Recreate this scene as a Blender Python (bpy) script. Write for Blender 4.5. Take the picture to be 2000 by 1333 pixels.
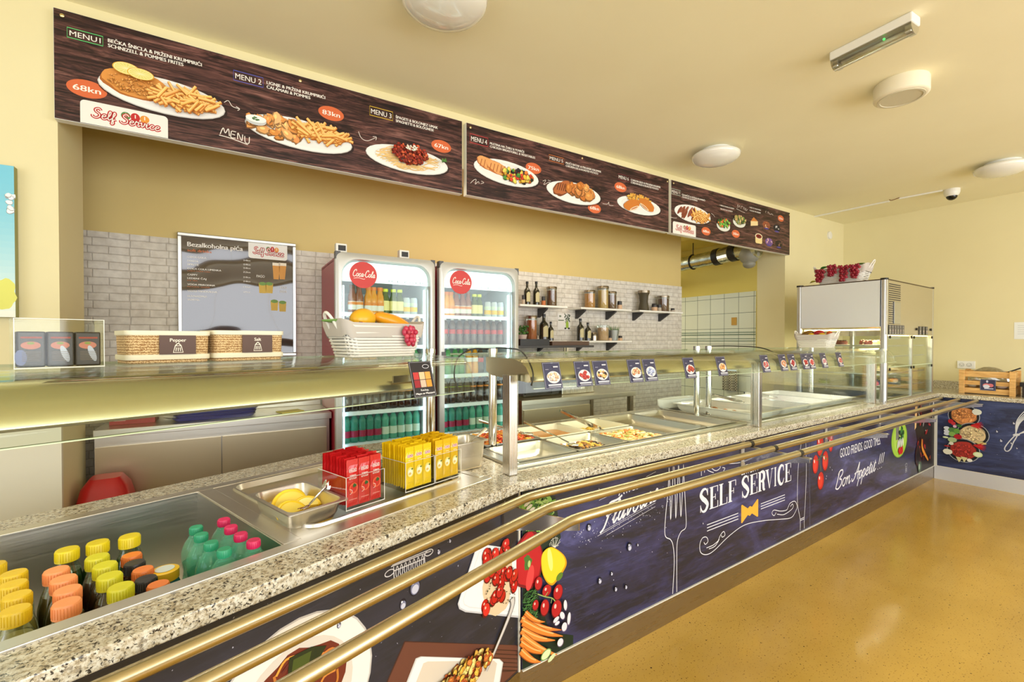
import bpy, bmesh, math, random
from mathutils import Vector, Matrix
from math import sin, cos, pi, radians, sqrt, atan2
random.seed(7)
for _o in list(bpy.data.objects): bpy.data.objects.remove(_o)
COL = bpy.context.scene.collection
SC = bpy.context.scene

# ---------------------------------------------------------------- camera
EYE = 1.45; FPX = 885.0; CYP = 675.2; PITCH = radians(0.64)
cam_d = bpy.data.cameras.new('camera'); cam = bpy.data.objects.new('camera', cam_d); COL.objects.link(cam)
cam.location = (0, 0, EYE); cam.rotation_euler = (radians(90) - PITCH, 0, 0)
cam_d.sensor_width = 36; cam_d.lens = FPX / 2000 * 36; cam_d.shift_y = (CYP - 666.5) / 2000
cam_d.clip_start = 0.02; cam_d.clip_end = 60
SC.camera = cam
SC.view_settings.view_transform = 'Standard'; SC.view_settings.look = 'None'
SC.view_settings.gamma = 1.0; SC.view_settings.use_curve_mapping = False
SC.view_settings.exposure = -0.04

# three building directions: back wall, long counter, near counter leg
ANG = {'W': radians(31.67), 'C': radians(33.94), 'L': radians(50.98)}
def P3(F, s, o, z=0.0):
    a = ANG[F]; return Vector((s * cos(a) - o * sin(a), s * sin(a) + o * cos(a), z))
def ray(px, py):
    a = (px - 1000) / FPX; b = -(py - CYP) / FPX
    return Vector((a, cos(PITCH) + b * sin(PITCH), -sin(PITCH) + b * cos(PITCH)))
def onO(F, off, px, py):          # point of the vertical plane o = off -> (s, z)
    a = ANG[F]; r = ray(px, py); t = off / (-sin(a) * r.x + cos(a) * r.y)
    return ((cos(a) * r.x + sin(a) * r.y) * t, r.z * t + EYE)
def onS(F, s, px, py):            # point of the vertical plane s = const -> (o, z)
    a = ANG[F]; r = ray(px, py); t = s / (cos(a) * r.x + sin(a) * r.y)
    return ((-sin(a) * r.x + cos(a) * r.y) * t, r.z * t + EYE)
def onZ(F, z, px, py):            # point of the horizontal plane z -> (s, o)
    a = ANG[F]; r = ray(px, py); t = (z - EYE) / r.z
    return ((cos(a) * r.x + sin(a) * r.y) * t, (-sin(a) * r.x + cos(a) * r.y) * t)

# ---------------------------------------------------------------- world and lights
wd = bpy.data.worlds.new('sky'); SC.world = wd; wd.use_nodes = True
bg = wd.node_tree.nodes['Background']; bg.inputs[0].default_value = (0.75, 0.87, 1.0, 1); bg.inputs[1].default_value = 1.2
def area(name, F, s, o, z, w, h, power, color, face, tilt=0.0):
    """rectangular lamp; face = heading in the frame: angle of its outward direction"""
    d = bpy.data.lights.new(name, 'AREA'); d.shape = 'RECTANGLE'; d.size = w; d.size_y = h
    d.energy = power; d.color = color
    ob = bpy.data.objects.new(name, d); COL.objects.link(ob); ob.location = P3(F, s, o, z)
    if face == 'down': dr = Vector((0, 0, -1)); ob.rotation_euler = (0, 0, ANG[F]); return ob
    a = ANG[F] + face; dr = Vector((cos(a), sin(a), -tilt)).normalized()
    ob.rotation_euler = dr.to_track_quat('-Z', 'Y').to_euler(); return ob
DAY = (0.97, 0.985, 1.0)
# daylight through the glazed left end and the glazed front behind the viewer
area('daylight_left', 'C', -3.12, -1.0, 1.55, 4.4, 2.3, 66, DAY, 0.0)
area('daylight_front_a', 'C', 0.2, -3.52, 1.6, 3.4, 2.2, 135, DAY, pi / 2)
area('daylight_front_b', 'C', 4.4, -3.52, 1.6, 3.4, 2.2, 140, DAY, pi / 2)
# ceiling lamps of the kitchen rooms
area('kitchen_tube_light', 'W', 2.0, 3.05, 2.55, 1.8, 0.12, 6, (1.0, 0.84, 0.58), 'down')
# under the sneeze guards: hot lamp; near and cold lights added to brighten wells
area('guard_fill_near', 'L', -0.1, 1.50, 1.272, 2.0, 0.05, 3.5, (1.0, 0.95, 0.86), 'down')
area('guard_lamp_hot', 'C', 1.9, 1.72, 1.272, 1.6, 0.05, 9, (1.0, 0.88, 0.68), 'down')
area('guard_fill_cold', 'C', 3.9, 1.78, 1.372, 1.5, 0.05, 13, (1.0, 0.95, 0.86), 'down')
area('passage_tube_light', 'W', 4.2, 5.4, 2.9, 1.4, 0.3, 60, (1.0, 0.97, 0.75), 'down')

# ---------------------------------------------------------------- materials
def lin(c):
    return tuple(((v / 255) / 12.92 if v / 255 <= 0.04045 else (((v / 255) + 0.055) / 1.055) ** 2.4) for v in c)
MATS = {}
def mat(name, rgb=(200, 200, 200), rough=0.5, metal=0.0, spec=0.5, emit=None, estr=0.0, coat=0.0):
    if name in MATS: return MATS[name]
    m = bpy.data.materials.new(name); m.use_nodes = True; b = m.node_tree.nodes['Principled BSDF']
    b.inputs['Base Color'].default_value = (*lin(rgb), 1); b.inputs['Roughness'].default_value = rough
    b.inputs['Metallic'].default_value = metal; b.inputs['Specular IOR Level'].default_value = spec
    if coat: b.inputs['Coat Weight'].default_value = coat; b.inputs['Coat Roughness'].default_value = 0.08
    if emit: b.inputs['Emission Color'].default_value = (*lin(emit), 1); b.inputs['Emission Strength'].default_value = estr
    m.diffuse_color = (*lin(rgb), 1); MATS[name] = m; return m
def nt(name, **k):
    m = mat(name, **k); return m, m.node_tree, m.node_tree.nodes['Principled BSDF']
def add(t, typ, **k):
    n = t.nodes.new(typ)
    for a, v in k.items():
        if a in n.inputs.keys() if hasattr(n.inputs, 'keys') else False: n.inputs[a].default_value = v
        else: setattr(n, a, v)
    return n
def ramp(t, fac, stops):
    r = t.nodes.new('ShaderNodeValToRGB'); e = r.color_ramp.elements
    while len(e) < len(stops): e.new(0.5)
    for x, (p, c) in zip(e, stops): x.position = p; x.color = (*lin(c), 1)
    t.links.new(fac, r.inputs[0]); return r.outputs[0]
def coords(t, scale=(1, 1, 1), kind='Object', rot=(0, 0, 0)):
    tc = t.nodes.new('ShaderNodeTexCoord'); mp = t.nodes.new('ShaderNodeMapping')
    mp.inputs['Scale'].default_value = scale; mp.inputs['Rotation'].default_value = rot
    t.links.new(tc.outputs[kind], mp.inputs[0]); return mp.outputs[0]
def noise(t, vec, scale, detail=4, rough=0.55, dist=0.0):
    n = t.nodes.new('ShaderNodeTexNoise'); n.inputs['Scale'].default_value = scale
    n.inputs['Detail'].default_value = detail; n.inputs['Roughness'].default_value = rough
    n.inputs['Distortion'].default_value = dist; t.links.new(vec, n.inputs['Vector']); return n.outputs['Fac']
def bump(t, b, h, strength=0.3, dist=0.01):
    n = t.nodes.new('ShaderNodeBump'); n.inputs['Strength'].default_value = strength; n.inputs['Distance'].default_value = dist
    t.links.new(h, n.inputs['Height']); t.links.new(n.outputs[0], b.inputs['Normal'])
def mixc(t, fac, a, b, mode='MIX'):
    n = t.nodes.new('ShaderNodeMix'); n.data_type = 'RGBA'; n.blend_type = mode
    for sock, v in ((0, fac), (6, a), (7, b)):
        if hasattr(v, 'is_output'): t.links.new(v, n.inputs[sock])
        elif sock == 0: n.inputs[0].default_value = v
        else: n.inputs[sock].default_value = (*lin(v), 1)
    return n.outputs[2]

# painted plaster
def plaster(name, rgb, rgb2):
    m, t, b = nt(name, rgb=rgb, rough=0.75, spec=0.25); v = coords(t)
    t.links.new(ramp(t, noise(t, v, 1.3, 3), [(0.3, rgb), (0.7, rgb2)]), b.inputs['Base Color'])
    bump(t, b, noise(t, v, 90, 3), 0.05, 0.004); return m
M_WALL = plaster('yellow_wall_paint', (232, 222, 178), (228, 217, 172))
M_CEIL = plaster('cream_ceiling_paint', (245, 238, 206), (241, 233, 200))
M_KITCH = plaster('kitchen_yellow_paint', (216, 194, 132), (211, 188, 126))
M_PASS = plaster('passage_yellow_paint', (224, 206, 112), (218, 200, 106))
M_WHITEPAINT = plaster('cream_white_panel', (236, 232, 212), (232, 227, 206))
# poured floor with fine specks
m, t, b = nt('ochre_speckled_floor', rgb=(214, 176, 100), rough=0.3, spec=0.45); v = coords(t)
base = ramp(t, noise(t, v, 2.2, 5), [(0.32, (190, 152, 66)), (0.7, (204, 166, 80))])
s1 = ramp(t, noise(t, v, 130, 2, 0.4), [(0.30, (255, 255, 255)), (0.35, (0, 0, 0))])
s2 = ramp(t, noise(t, v, 70, 2, 0.3), [(0.235, (255, 255, 255)), (0.26, (0, 0, 0))])
c1 = mixc(t, s1, base, (120, 84, 34)); c2 = mixc(t, s2, c1, (60, 42, 22)); t.links.new(c2, b.inputs['Base Color'])
t.links.new(ramp(t, noise(t, v, 3, 4), [(0.3, (95, 95, 95)), (0.7, (135, 135, 135))]), b.inputs['Roughness'])
M_FLOOR = m
# granite
def granite(name, k):
    m, t, b = nt(name, rgb=(190, 178, 150), rough=0.14, spec=0.55); v = coords(t)
    a = ramp(t, noise(t, v, 95, 5, 0.7), [(0.30, (118, 106, 88)), (0.42, (176, 162, 134)), (0.52, (208, 200, 180)), (0.66, (226, 222, 208)), (0.8, (236, 234, 226))])
    d = ramp(t, noise(t, v, 135, 4, 0.62, 0.5), [(0.385, (255, 255, 255)), (0.45, (0, 0, 0))])
    g = ramp(t, noise(t, v, 80, 4, 0.6, 0.3), [(0.58, (0, 0, 0)), (0.66, (255, 255, 255))])
    x = mixc(t, d, a, (46, 40, 36)); x = mixc(t, g, x, (146, 136, 118))
    t.links.new(x, b.inputs['Base Color']); return m
M_GRAN = granite('speckled_granite', 1)
# metals
def metal(name, rgb, rough, streak=(1, 40, 40), amt=0.10):
    m, t, b = nt(name, rgb=rgb, rough=rough, metal=1.0); v = coords(t, streak)
    n = noise(t, v, 6, 3)
    mr = t.nodes.new('ShaderNodeMapRange'); mr.inputs['To Min'].default_value = max(0.03, rough - amt); mr.inputs['To Max'].default_value = rough + amt
    t.links.new(n, mr.inputs[0]); t.links.new(mr.outputs[0], b.inputs['Roughness']); return m
M_STEEL = metal('brushed_steel', (214, 209, 198), 0.33)
M_STEELV = metal('brushed_steel_vertical', (200, 195, 186), 0.28, (40, 40, 1))
M_STEELD = metal('kick_plate_steel', (170, 160, 146), 0.30)
M_CHROME = metal('polished_steel', (222, 220, 214), 0.10, amt=0.03)
M_RAIL = mat('warm_steel_rail', (198, 184, 148), 0.30, 1.0)
M_ALU = metal('satin_aluminium', (205, 206, 206), 0.36, amt=0.05)
M_HOOD = metal('golden_steel_hood', (212, 204, 172), 0.24, amt=0.04)
M_BLACK = mat('black_plastic', (24, 23, 23), 0.4)
M_DARK = mat('dark_grey_plastic', (58, 56, 56), 0.45)
M_WHITE = mat('white_plastic', (236, 234, 226), 0.35)
M_GLOBE = mat('opal_glass', (236, 234, 226), 0.12, coat=0.6)
M_PORC = mat('white_porcelain', (238, 236, 228), 0.12, coat=0.3)
M_OFFW = mat('offwhite_plastic', (232, 226, 206), 0.3)
# clear sheets: a see-through layer with a mirror film that grows towards grazing angles
def sheet(name, tint=(245, 250, 246), refl=0.06, rough=0.02, blend=0.25):
    m = bpy.data.materials.new(name); m.use_nodes = True; t = m.node_tree; t.nodes.clear()
    out = t.nodes.new('ShaderNodeOutputMaterial'); tr = t.nodes.new('ShaderNodeBsdfTransparent'); gl = t.nodes.new('ShaderNodeBsdfGlossy')
    tr.inputs[0].default_value = (*lin(tint), 1); gl.inputs['Roughness'].default_value = rough; gl.inputs[0].default_value = (1, 1, 1, 1)
    lw = t.nodes.new('ShaderNodeLayerWeight'); lw.inputs[0].default_value = blend
    ma = t.nodes.new('ShaderNodeMath'); ma.operation = 'MULTIPLY_ADD'; ma.inputs[1].default_value = 0.55; ma.inputs[2].default_value = refl
    t.links.new(lw.outputs['Fresnel'], ma.inputs[0]); mx = t.nodes.new('ShaderNodeMixShader')
    t.links.new(ma.outputs[0], mx.inputs[0]); t.links.new(tr.outputs[0], mx.inputs[1]); t.links.new(gl.outputs[0], mx.inputs[2])
    t.links.new(mx.outputs[0], out.inputs[0]); MATS[name] = m; return m
M_GLASS = sheet('clear_glass', (248, 252, 248), 0.02, 0.015, 0.10)
M_GLASSEDGE = mat('green_glass_edge', (190, 205, 170), 0.1, spec=0.8)
M_ACRYL = sheet('clear_acrylic', (250, 251, 248), 0.015, 0.04, 0.08)
M_BOTG = mat('green_bottle_plastic', (96, 200, 160), 0.05, coat=1.0); M_BOTG.node_tree.nodes['Principled BSDF'].inputs['Alpha'].default_value = 0.30
M_BOTC = sheet('clear_bottle_plastic', (228, 232, 215), 0.12, 0.06, 0.3)
M_JAR = sheet('clear_jar_glass', (236, 240, 232), 0.08, 0.04, 0.25)
# printed / painted mixed colours stored per face
def colmat(name, rough, spec=0.5, coat=0.0):
    m, t, b = nt(name, rough=rough, spec=spec, coat=coat); a = t.nodes.new('ShaderNodeAttribute'); a.attribute_name = 'ink'
    t.links.new(a.outputs['Color'], b.inputs['Base Color']); return m
M_INK = colmat('printed_ink', 0.42, 0.35)
M_FOOD = colmat('food_colours', 0.4, 0.5)
M_FRUIT = colmat('fruit_skin', 0.3, 0.5)
# printed wood planks
m, t, b = nt('printed_dark_planks', rgb=(70, 44, 38), rough=0.38, spec=0.4); v = coords(t, (0.8, 1, 6.5))
w = noise(t, v, 3.0, 9, 0.64, 2.4); cw = ramp(t, w, [(0.32, (30, 19, 20)), (0.44, (66, 40, 40)), (0.56, (112, 72, 66)), (0.70, (156, 112, 102))])
w2 = noise(t, coords(t, (1.4, 1, 26)), 5, 6, 0.6, 0.8); l2 = ramp(t, w2, [(0.38, (60, 50, 50)), (0.56, (255, 255, 255))])
cw = mixc(t, 0.8, cw, l2, 'MULTIPLY')
edge = noise(t, coords(t, (0.6, 1, 1.6)), 1.8, 3); cw = mixc(t, 0.55, cw, ramp(t, edge, [(0.36, (66, 56, 56)), (0.56, (255, 255, 255))]), 'MULTIPLY')
t.links.new(cw, b.inputs['Base Color']); M_PLANK = m
# printed chalkboard panels
def chalk(name, dark, mid, light, k=1.0):
    m, t, b = nt(name, rgb=mid, rough=0.34, spec=0.45); v = coords(t, (1, 1, 3.5), rot=(0, radians(-12), 0))
    a = ramp(t, noise(t, v, 1.4 * k, 8, 0.62, 1.2), [(0.40, dark), (0.58, mid), (0.78, light)])
    sc = ramp(t, noise(t, coords(t, (1.2, 1, 14), rot=(0, radians(-14), 0)), 5, 7, 0.7, 0.8), [(0.50, (0, 0, 0)), (0.78, (150, 150, 150))])
    x = mixc(t, sc, a, light)
    sp = ramp(t, noise(t, coords(t), 85, 2, 0.4), [(0.76, (0, 0, 0)), (0.785, (255, 255, 255))]); x = mixc(t, sp, x, (190, 192, 215))
    t.links.new(x, b.inputs['Base Color']); return m
M_CHALK = chalk('indigo_chalkboard_print', (31, 30, 44), (52, 52, 92), (100, 102, 160))
M_CHALKG = chalk('charcoal_chalkboard_print', (34, 34, 38), (46, 46, 58), (70, 72, 92))
M_CHALKB = chalk('blue_chalkboard_print', (38, 42, 70), (56, 66, 108), (104, 118, 160), 1.4)
# brick wallpaper, tiles
def bricks(name, bw, bh, mortar, c1, c2, cm, off=0.5, rough=0.6, bstr=0.5, plane='xz', msm=0.2, wob=0.0):
    m, t, b = nt(name, rgb=c1, rough=rough, spec=0.4)
    v = coords(t); sx = t.nodes.new('ShaderNodeSeparateXYZ'); cb = t.nodes.new('ShaderNodeCombineXYZ'); t.links.new(v, sx.inputs[0])
    t.links.new(sx.outputs[0 if plane[0] == 'x' else 1], cb.inputs[0]); t.links.new(sx.outputs[2], cb.inputs[1])
    vec = cb.outputs[0]
    if wob:
        nn = t.nodes.new('ShaderNodeTexNoise'); nn.inputs['Scale'].default_value = 9; t.links.new(v, nn.inputs['Vector'])
        mm = t.nodes.new('ShaderNodeVectorMath'); mm.operation = 'MULTIPLY_ADD'; mm.inputs[1].default_value = (wob, wob, 0)
        t.links.new(nn.outputs['Color'], mm.inputs[0]); t.links.new(vec, mm.inputs[2]); vec = mm.outputs[0]
    br = t.nodes.new('ShaderNodeTexBrick'); br.offset = off; br.inputs['Scale'].default_value = 1.0
    br.inputs['Brick Width'].default_value = bw; br.inputs['Row Height'].default_value = bh; br.inputs['Mortar Size'].default_value = mortar
    br.inputs['Mortar Smooth'].default_value = msm
    if wob: br.squash = 0.55; br.squash_frequency = 2
    for i, c in ((1, c1), (2, c2), (3, cm)): br.inputs[i].default_value = (*lin(c), 1)
    t.links.new(vec, br.inputs[0]); x = br.outputs[0]
    if wob: x = mixc(t, 0.5, x, ramp(t, noise(t, v, 24, 5), [(0.3, (196, 190, 184)), (0.7, (255, 255, 255))]), 'MULTIPLY')
    t.links.new(x, b.inputs['Base Color'])
    iv = t.nodes.new('ShaderNodeMath'); iv.operation = 'SUBTRACT'; iv.inputs[0].default_value = 1; t.links.new(br.outputs['Fac'], iv.inputs[1])
    bump(t, b, iv.outputs[0], bstr, 0.006); return m
M_BRICK = bricks('white_brick_wallpaper', 0.175, 0.047, 0.005, (230, 225, 216), (222, 216, 206), (198, 190, 180), bstr=0.45, wob=0.010, msm=1.0)
M_TILE = bricks('white_wall_tile', 0.20, 0.20, 0.003, (222, 226, 206), (218, 222, 200), (96, 110, 88), off=0.0, rough=0.15, bstr=0.2, plane='yz')
M_TILEX = bricks('white_wall_tile_far', 0.20, 0.20, 0.003, (222, 226, 206), (218, 222, 200), (96, 110, 88), off=0.0, rough=0.15, bstr=0.2, plane='xz')
# straw weave
m, t, b = nt('woven_straw', rgb=(206, 168, 112), rough=0.6); v = coords(t)
w = t.nodes.new('ShaderNodeTexWave'); w.wave_type = 'BANDS'; w.bands_direction = 'Z'; w.inputs['Scale'].default_value = 42; w.inputs['Distortion'].default_value = 6; w.inputs['Detail'].default_value = 2; w.inputs['Detail Scale'].default_value = 9
t.links.new(v, w.inputs[0]); t.links.new(ramp(t, w.outputs['Fac'], [(0.1, (160, 112, 62)), (0.5, (212, 172, 116)), (0.9, (240, 210, 160))]), b.inputs['Base Color']); bump(t, b, w.outputs['Fac'], 0.5, 0.003)
M_STRAW = m
m, t, b = nt('pine_wood', rgb=(214, 168, 100), rough=0.5); v = coords(t, (1, 1, 8))
t.links.new(ramp(t, noise(t, v, 7, 5, 0.6, 0.6), [(0.3, (190, 138, 70)), (0.6, (222, 176, 108)), (0.8, (236, 198, 134))]), b.inputs['Base Color']); M_PINE = m

# ---------------------------------------------------------------- mesh tools
class MB:
    def __init__(s): s.v = []; s.f = []; s.c = []; s.m = []; s.cc = None; s.mi = 0; s.L = 0
    def face(s, idx): s.f.append(idx); s.c.append(s.cc); s.m.append(s.mi)
    def vert(s, p): s.v.append(tuple(p)); return len(s.v) - 1
    def add(s, vs, fs):
        n = len(s.v); s.v += [tuple(p) for p in vs]
        for f in fs: s.face([i + n for i in f])
    def box(s, x0, x1, y0, y1, z0, z1):
        s.add([(x0, y0, z0), (x1, y0, z0), (x1, y1, z0), (x0, y1, z0), (x0, y0, z1), (x1, y0, z1), (x1, y1, z1), (x0, y1, z1)],
              [(0, 3, 2, 1), (4, 5, 6, 7), (0, 1, 5, 4), (1, 2, 6, 5), (2, 3, 7, 6), (3, 0, 4, 7)]); return s
    def prism(s, pts, a, b, ax='z'):
        n = len(pts)
        def q(p, h): return {'z': (p[0], p[1], h), 'y': (p[0], h, p[1]), 'x': (h, p[0], p[1])}[ax]
        ar = sum(pts[i][0] * pts[(i + 1) % n][1] - pts[(i + 1) % n][0] * pts[i][1] for i in range(n))
        if (ar < 0) != (ax == 'y'): pts = pts[::-1]
        if ax == 'y' : pass
        s.add([q(p, a) for p in pts] + [q(p, b) for p in pts],
              [tuple(range(n))[::-1], tuple(range(n, 2 * n))] + [(i, (i + 1) % n, n + (i + 1) % n, n + i) for i in range(n)]); return s
    def lathe(s, prof, cx=0, cy=0, cz=0, seg=20, cap=True):
        rings = []
        for r, z in prof: rings.append([s.vert((cx + r * cos(2 * pi * k / seg), cy + r * sin(2 * pi * k / seg), cz + z)) for k in range(seg)])
        for a, b in zip(rings, rings[1:]):
            for k in range(seg): s.face([a[k], a[(k + 1) % seg], b[(k + 1) % seg], b[k]])
        if cap: s.face(rings[0][::-1]); s.face(rings[-1])
        return s
    def tube(s, path, r, seg=10, cap=True, closed=False):
        path = [Vector(p) for p in path]; n = len(path); rings = []; up = None
        rr = r if isinstance(r, (list, tuple)) else [r] * n
        for i, p in enumerate(path):
            if closed: t = (path[(i + 1) % n] - path[i - 1]).normalized()
            else: t = (path[min(i + 1, n - 1)] - path[max(i - 1, 0)]).normalized()
            if up is None: up = Vector((0, 0, 1)) if abs(t.z) < 0.9 else Vector((1, 0, 0))
            u = (up - t * up.dot(t)).normalized(); w = t.cross(u); up = u
            rings.append([s.vert(p + (u * cos(2 * pi * k / seg) + w * sin(2 * pi * k / seg)) * rr[i]) for k in range(seg)])
        pr = list(zip(rings, rings[1:])) + ([(rings[-1], rings[0])] if closed else [])
        for a, b in pr:
            for k in range(seg): s.face([a[k], a[(k + 1) % seg], b[(k + 1) % seg], b[k]])
        if cap and not closed: s.face(rings[0][::-1]); s.face(rings[-1])
        return s
    def ell(s, c, r, seg=12, rg=8, rot=None):
        c = Vector(c); R = rot or Matrix.Identity(3); rings = []
        if not isinstance(r, (list, tuple)): r = (r, r, r)
        top = s.vert(c + R @ Vector((0, 0, r[2]))); bot = s.vert(c + R @ Vector((0, 0, -r[2])))
        for j in range(1, rg):
            a = pi * j / rg; rings.append([s.vert(c + R @ Vector((r[0] * sin(a) * cos(2 * pi * k / seg), r[1] * sin(a) * sin(2 * pi * k / seg), r[2] * cos(a)))) for k in range(seg)])
        for k in range(seg):
            s.face([top, rings[0][k], rings[0][(k + 1) % seg]]); s.face([bot, rings[-1][(k + 1) % seg], rings[-1][k]])
        for a, b in zip(rings, rings[1:]):
            for k in range(seg): s.face([a[k], b[k], b[(k + 1) % seg], a[(k + 1) % seg]])
        return s
    def loft(s, loops, cap0=True, cap1=True):
        R = [[s.vert(p) for p in l] for l in loops]; n = len(R[0])
        for a, b in zip(R, R[1:]):
            for k in range(n): s.face([a[k], a[(k + 1) % n], b[(k + 1) % n], b[k]])
        if cap0: s.face(R[0][::-1])
        if cap1: s.face(R[-1])
        return s
    def mesh(s, name, mats):
        me = bpy.data.meshes.new(name); me.from_pydata(s.v, [], s.f)
        for m_ in (mats if isinstance(mats, (list, tuple)) else [mats]): me.materials.append(m_)
        if any(s.m): me.polygons.foreach_set('material_index', s.m)
        if any(c is not None for c in s.c):
            at = me.color_attributes.new('ink', 'FLOAT_COLOR', 'CORNER'); buf = []
            for p, c in zip(s.f, s.c): buf += list((*(c or (0.5, 0.5, 0.5)), 1.0)) * len(p)
            at.data.foreach_set('color', buf)
        me.update(); return me
def rr(w, d, r, n=4, cx=0, cy=0):           # rounded rectangle loop
    out = []
    for (sx, sy, a0) in ((1, 1, 0), (-1, 1, pi / 2), (-1, -1, pi), (1, -1, 3 * pi / 2)):
        for k in range(n + 1):
            a = a0 + pi / 2 * k / n; out.append((cx + sx * (w / 2 - r) + r * cos(a), cy + sy * (d / 2 - r) + r * sin(a)))
    return out
def finish(ob, smooth, bevel):
    if smooth:
        for p in ob.data.polygons: p.use_smooth = True
        if smooth is not True:
            md = ob.modifiers.new('edges', 'EDGE_SPLIT'); md.split_angle = radians(smooth)
    if bevel:
        md = ob.modifiers.new('bevel', 'BEVEL'); md.width = bevel; md.segments = 2; md.limit_method = 'ANGLE'; md.angle_limit = radians(40)
def part(mb, name, mats, parent, label=None, smooth=False, bevel=0, loc=None, kind=None):
    me = mb.mesh(name, mats) if isinstance(mb, MB) else mb
    ob = bpy.data.objects.new(name, me); COL.objects.link(ob); ob.parent = parent
    if loc: ob.location = loc
    finish(ob, smooth, bevel)
    if label: ob['label'] = label
    if kind: ob['kind'] = kind
    return ob
def tag(ob, label, cat, group=None, kind=None):
    ob['label'] = label; ob['category'] = cat
    if group: ob['group'] = group
    if kind: ob['kind'] = kind
    return ob
def thing(name, label, cat, F, s, o, z=0.0, rot=0.0, group=None):
    ob = bpy.data.objects.new(name, None); COL.objects.link(ob); ob.empty_display_size = 0.05
    ob.location = P3(F, s, o, z); ob.rotation_euler = (0, 0, ANG[F] + rot); return tag(ob, label, cat, group)
def solo(mb, name, mats, label, cat, F, s, o, z=0.0, rot=0.0, group=None, smooth=False, bevel=0, kind=None):
    me = mb.mesh(name, mats) if isinstance(mb, MB) else mb
    ob = bpy.data.objects.new(name, me); COL.objects.link(ob)
    ob.location = P3(F, s, o, z); ob.rotation_euler = (0, 0, ANG[F] + rot); finish(ob, smooth, bevel)
    return tag(ob, label, cat, group, kind)
def struct(mb, name, mats, F='W', bevel=0):
    ob = bpy.data.objects.new(name, mb.mesh(name, mats)); COL.objects.link(ob); ob.rotation_euler = (0, 0, ANG[F])
    ob['kind'] = 'structure'; finish(ob, False, bevel); return ob
def dup(root, F, s, o, z, rot=0.0, label=None, group=None, scale=None):
    def cp(x, par):
        y = x.copy(); COL.objects.link(y); y.parent = par
        for ch in list(x.children): cp(ch, y)
        return y
    r = cp(root, None); r.location = P3(F, s, o, z); r.rotation_euler = (0, 0, ANG[F] + rot)
    if label: r['label'] = label
    if group: r['group'] = group
    if scale: r.scale = scale
    return r
def move(r, F, s, o, z, rot=0.0):
    r.location = P3(F, s, o, z); r.rotation_euler = (0, 0, ANG[F] + rot); return r
ORD = ['first', 'second', 'third', 'fourth', 'fifth', 'sixth', 'seventh', 'eighth', 'ninth', 'tenth', 'eleventh', 'twelfth', 'thirteenth', 'fourteenth', 'fifteenth', 'sixteenth', 'seventeenth', 'eighteenth']
def nth(i, n): return 'leftmost' if i == 0 else ('rightmost' if i == n - 1 else ORD[i] + ' from the left')

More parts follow.
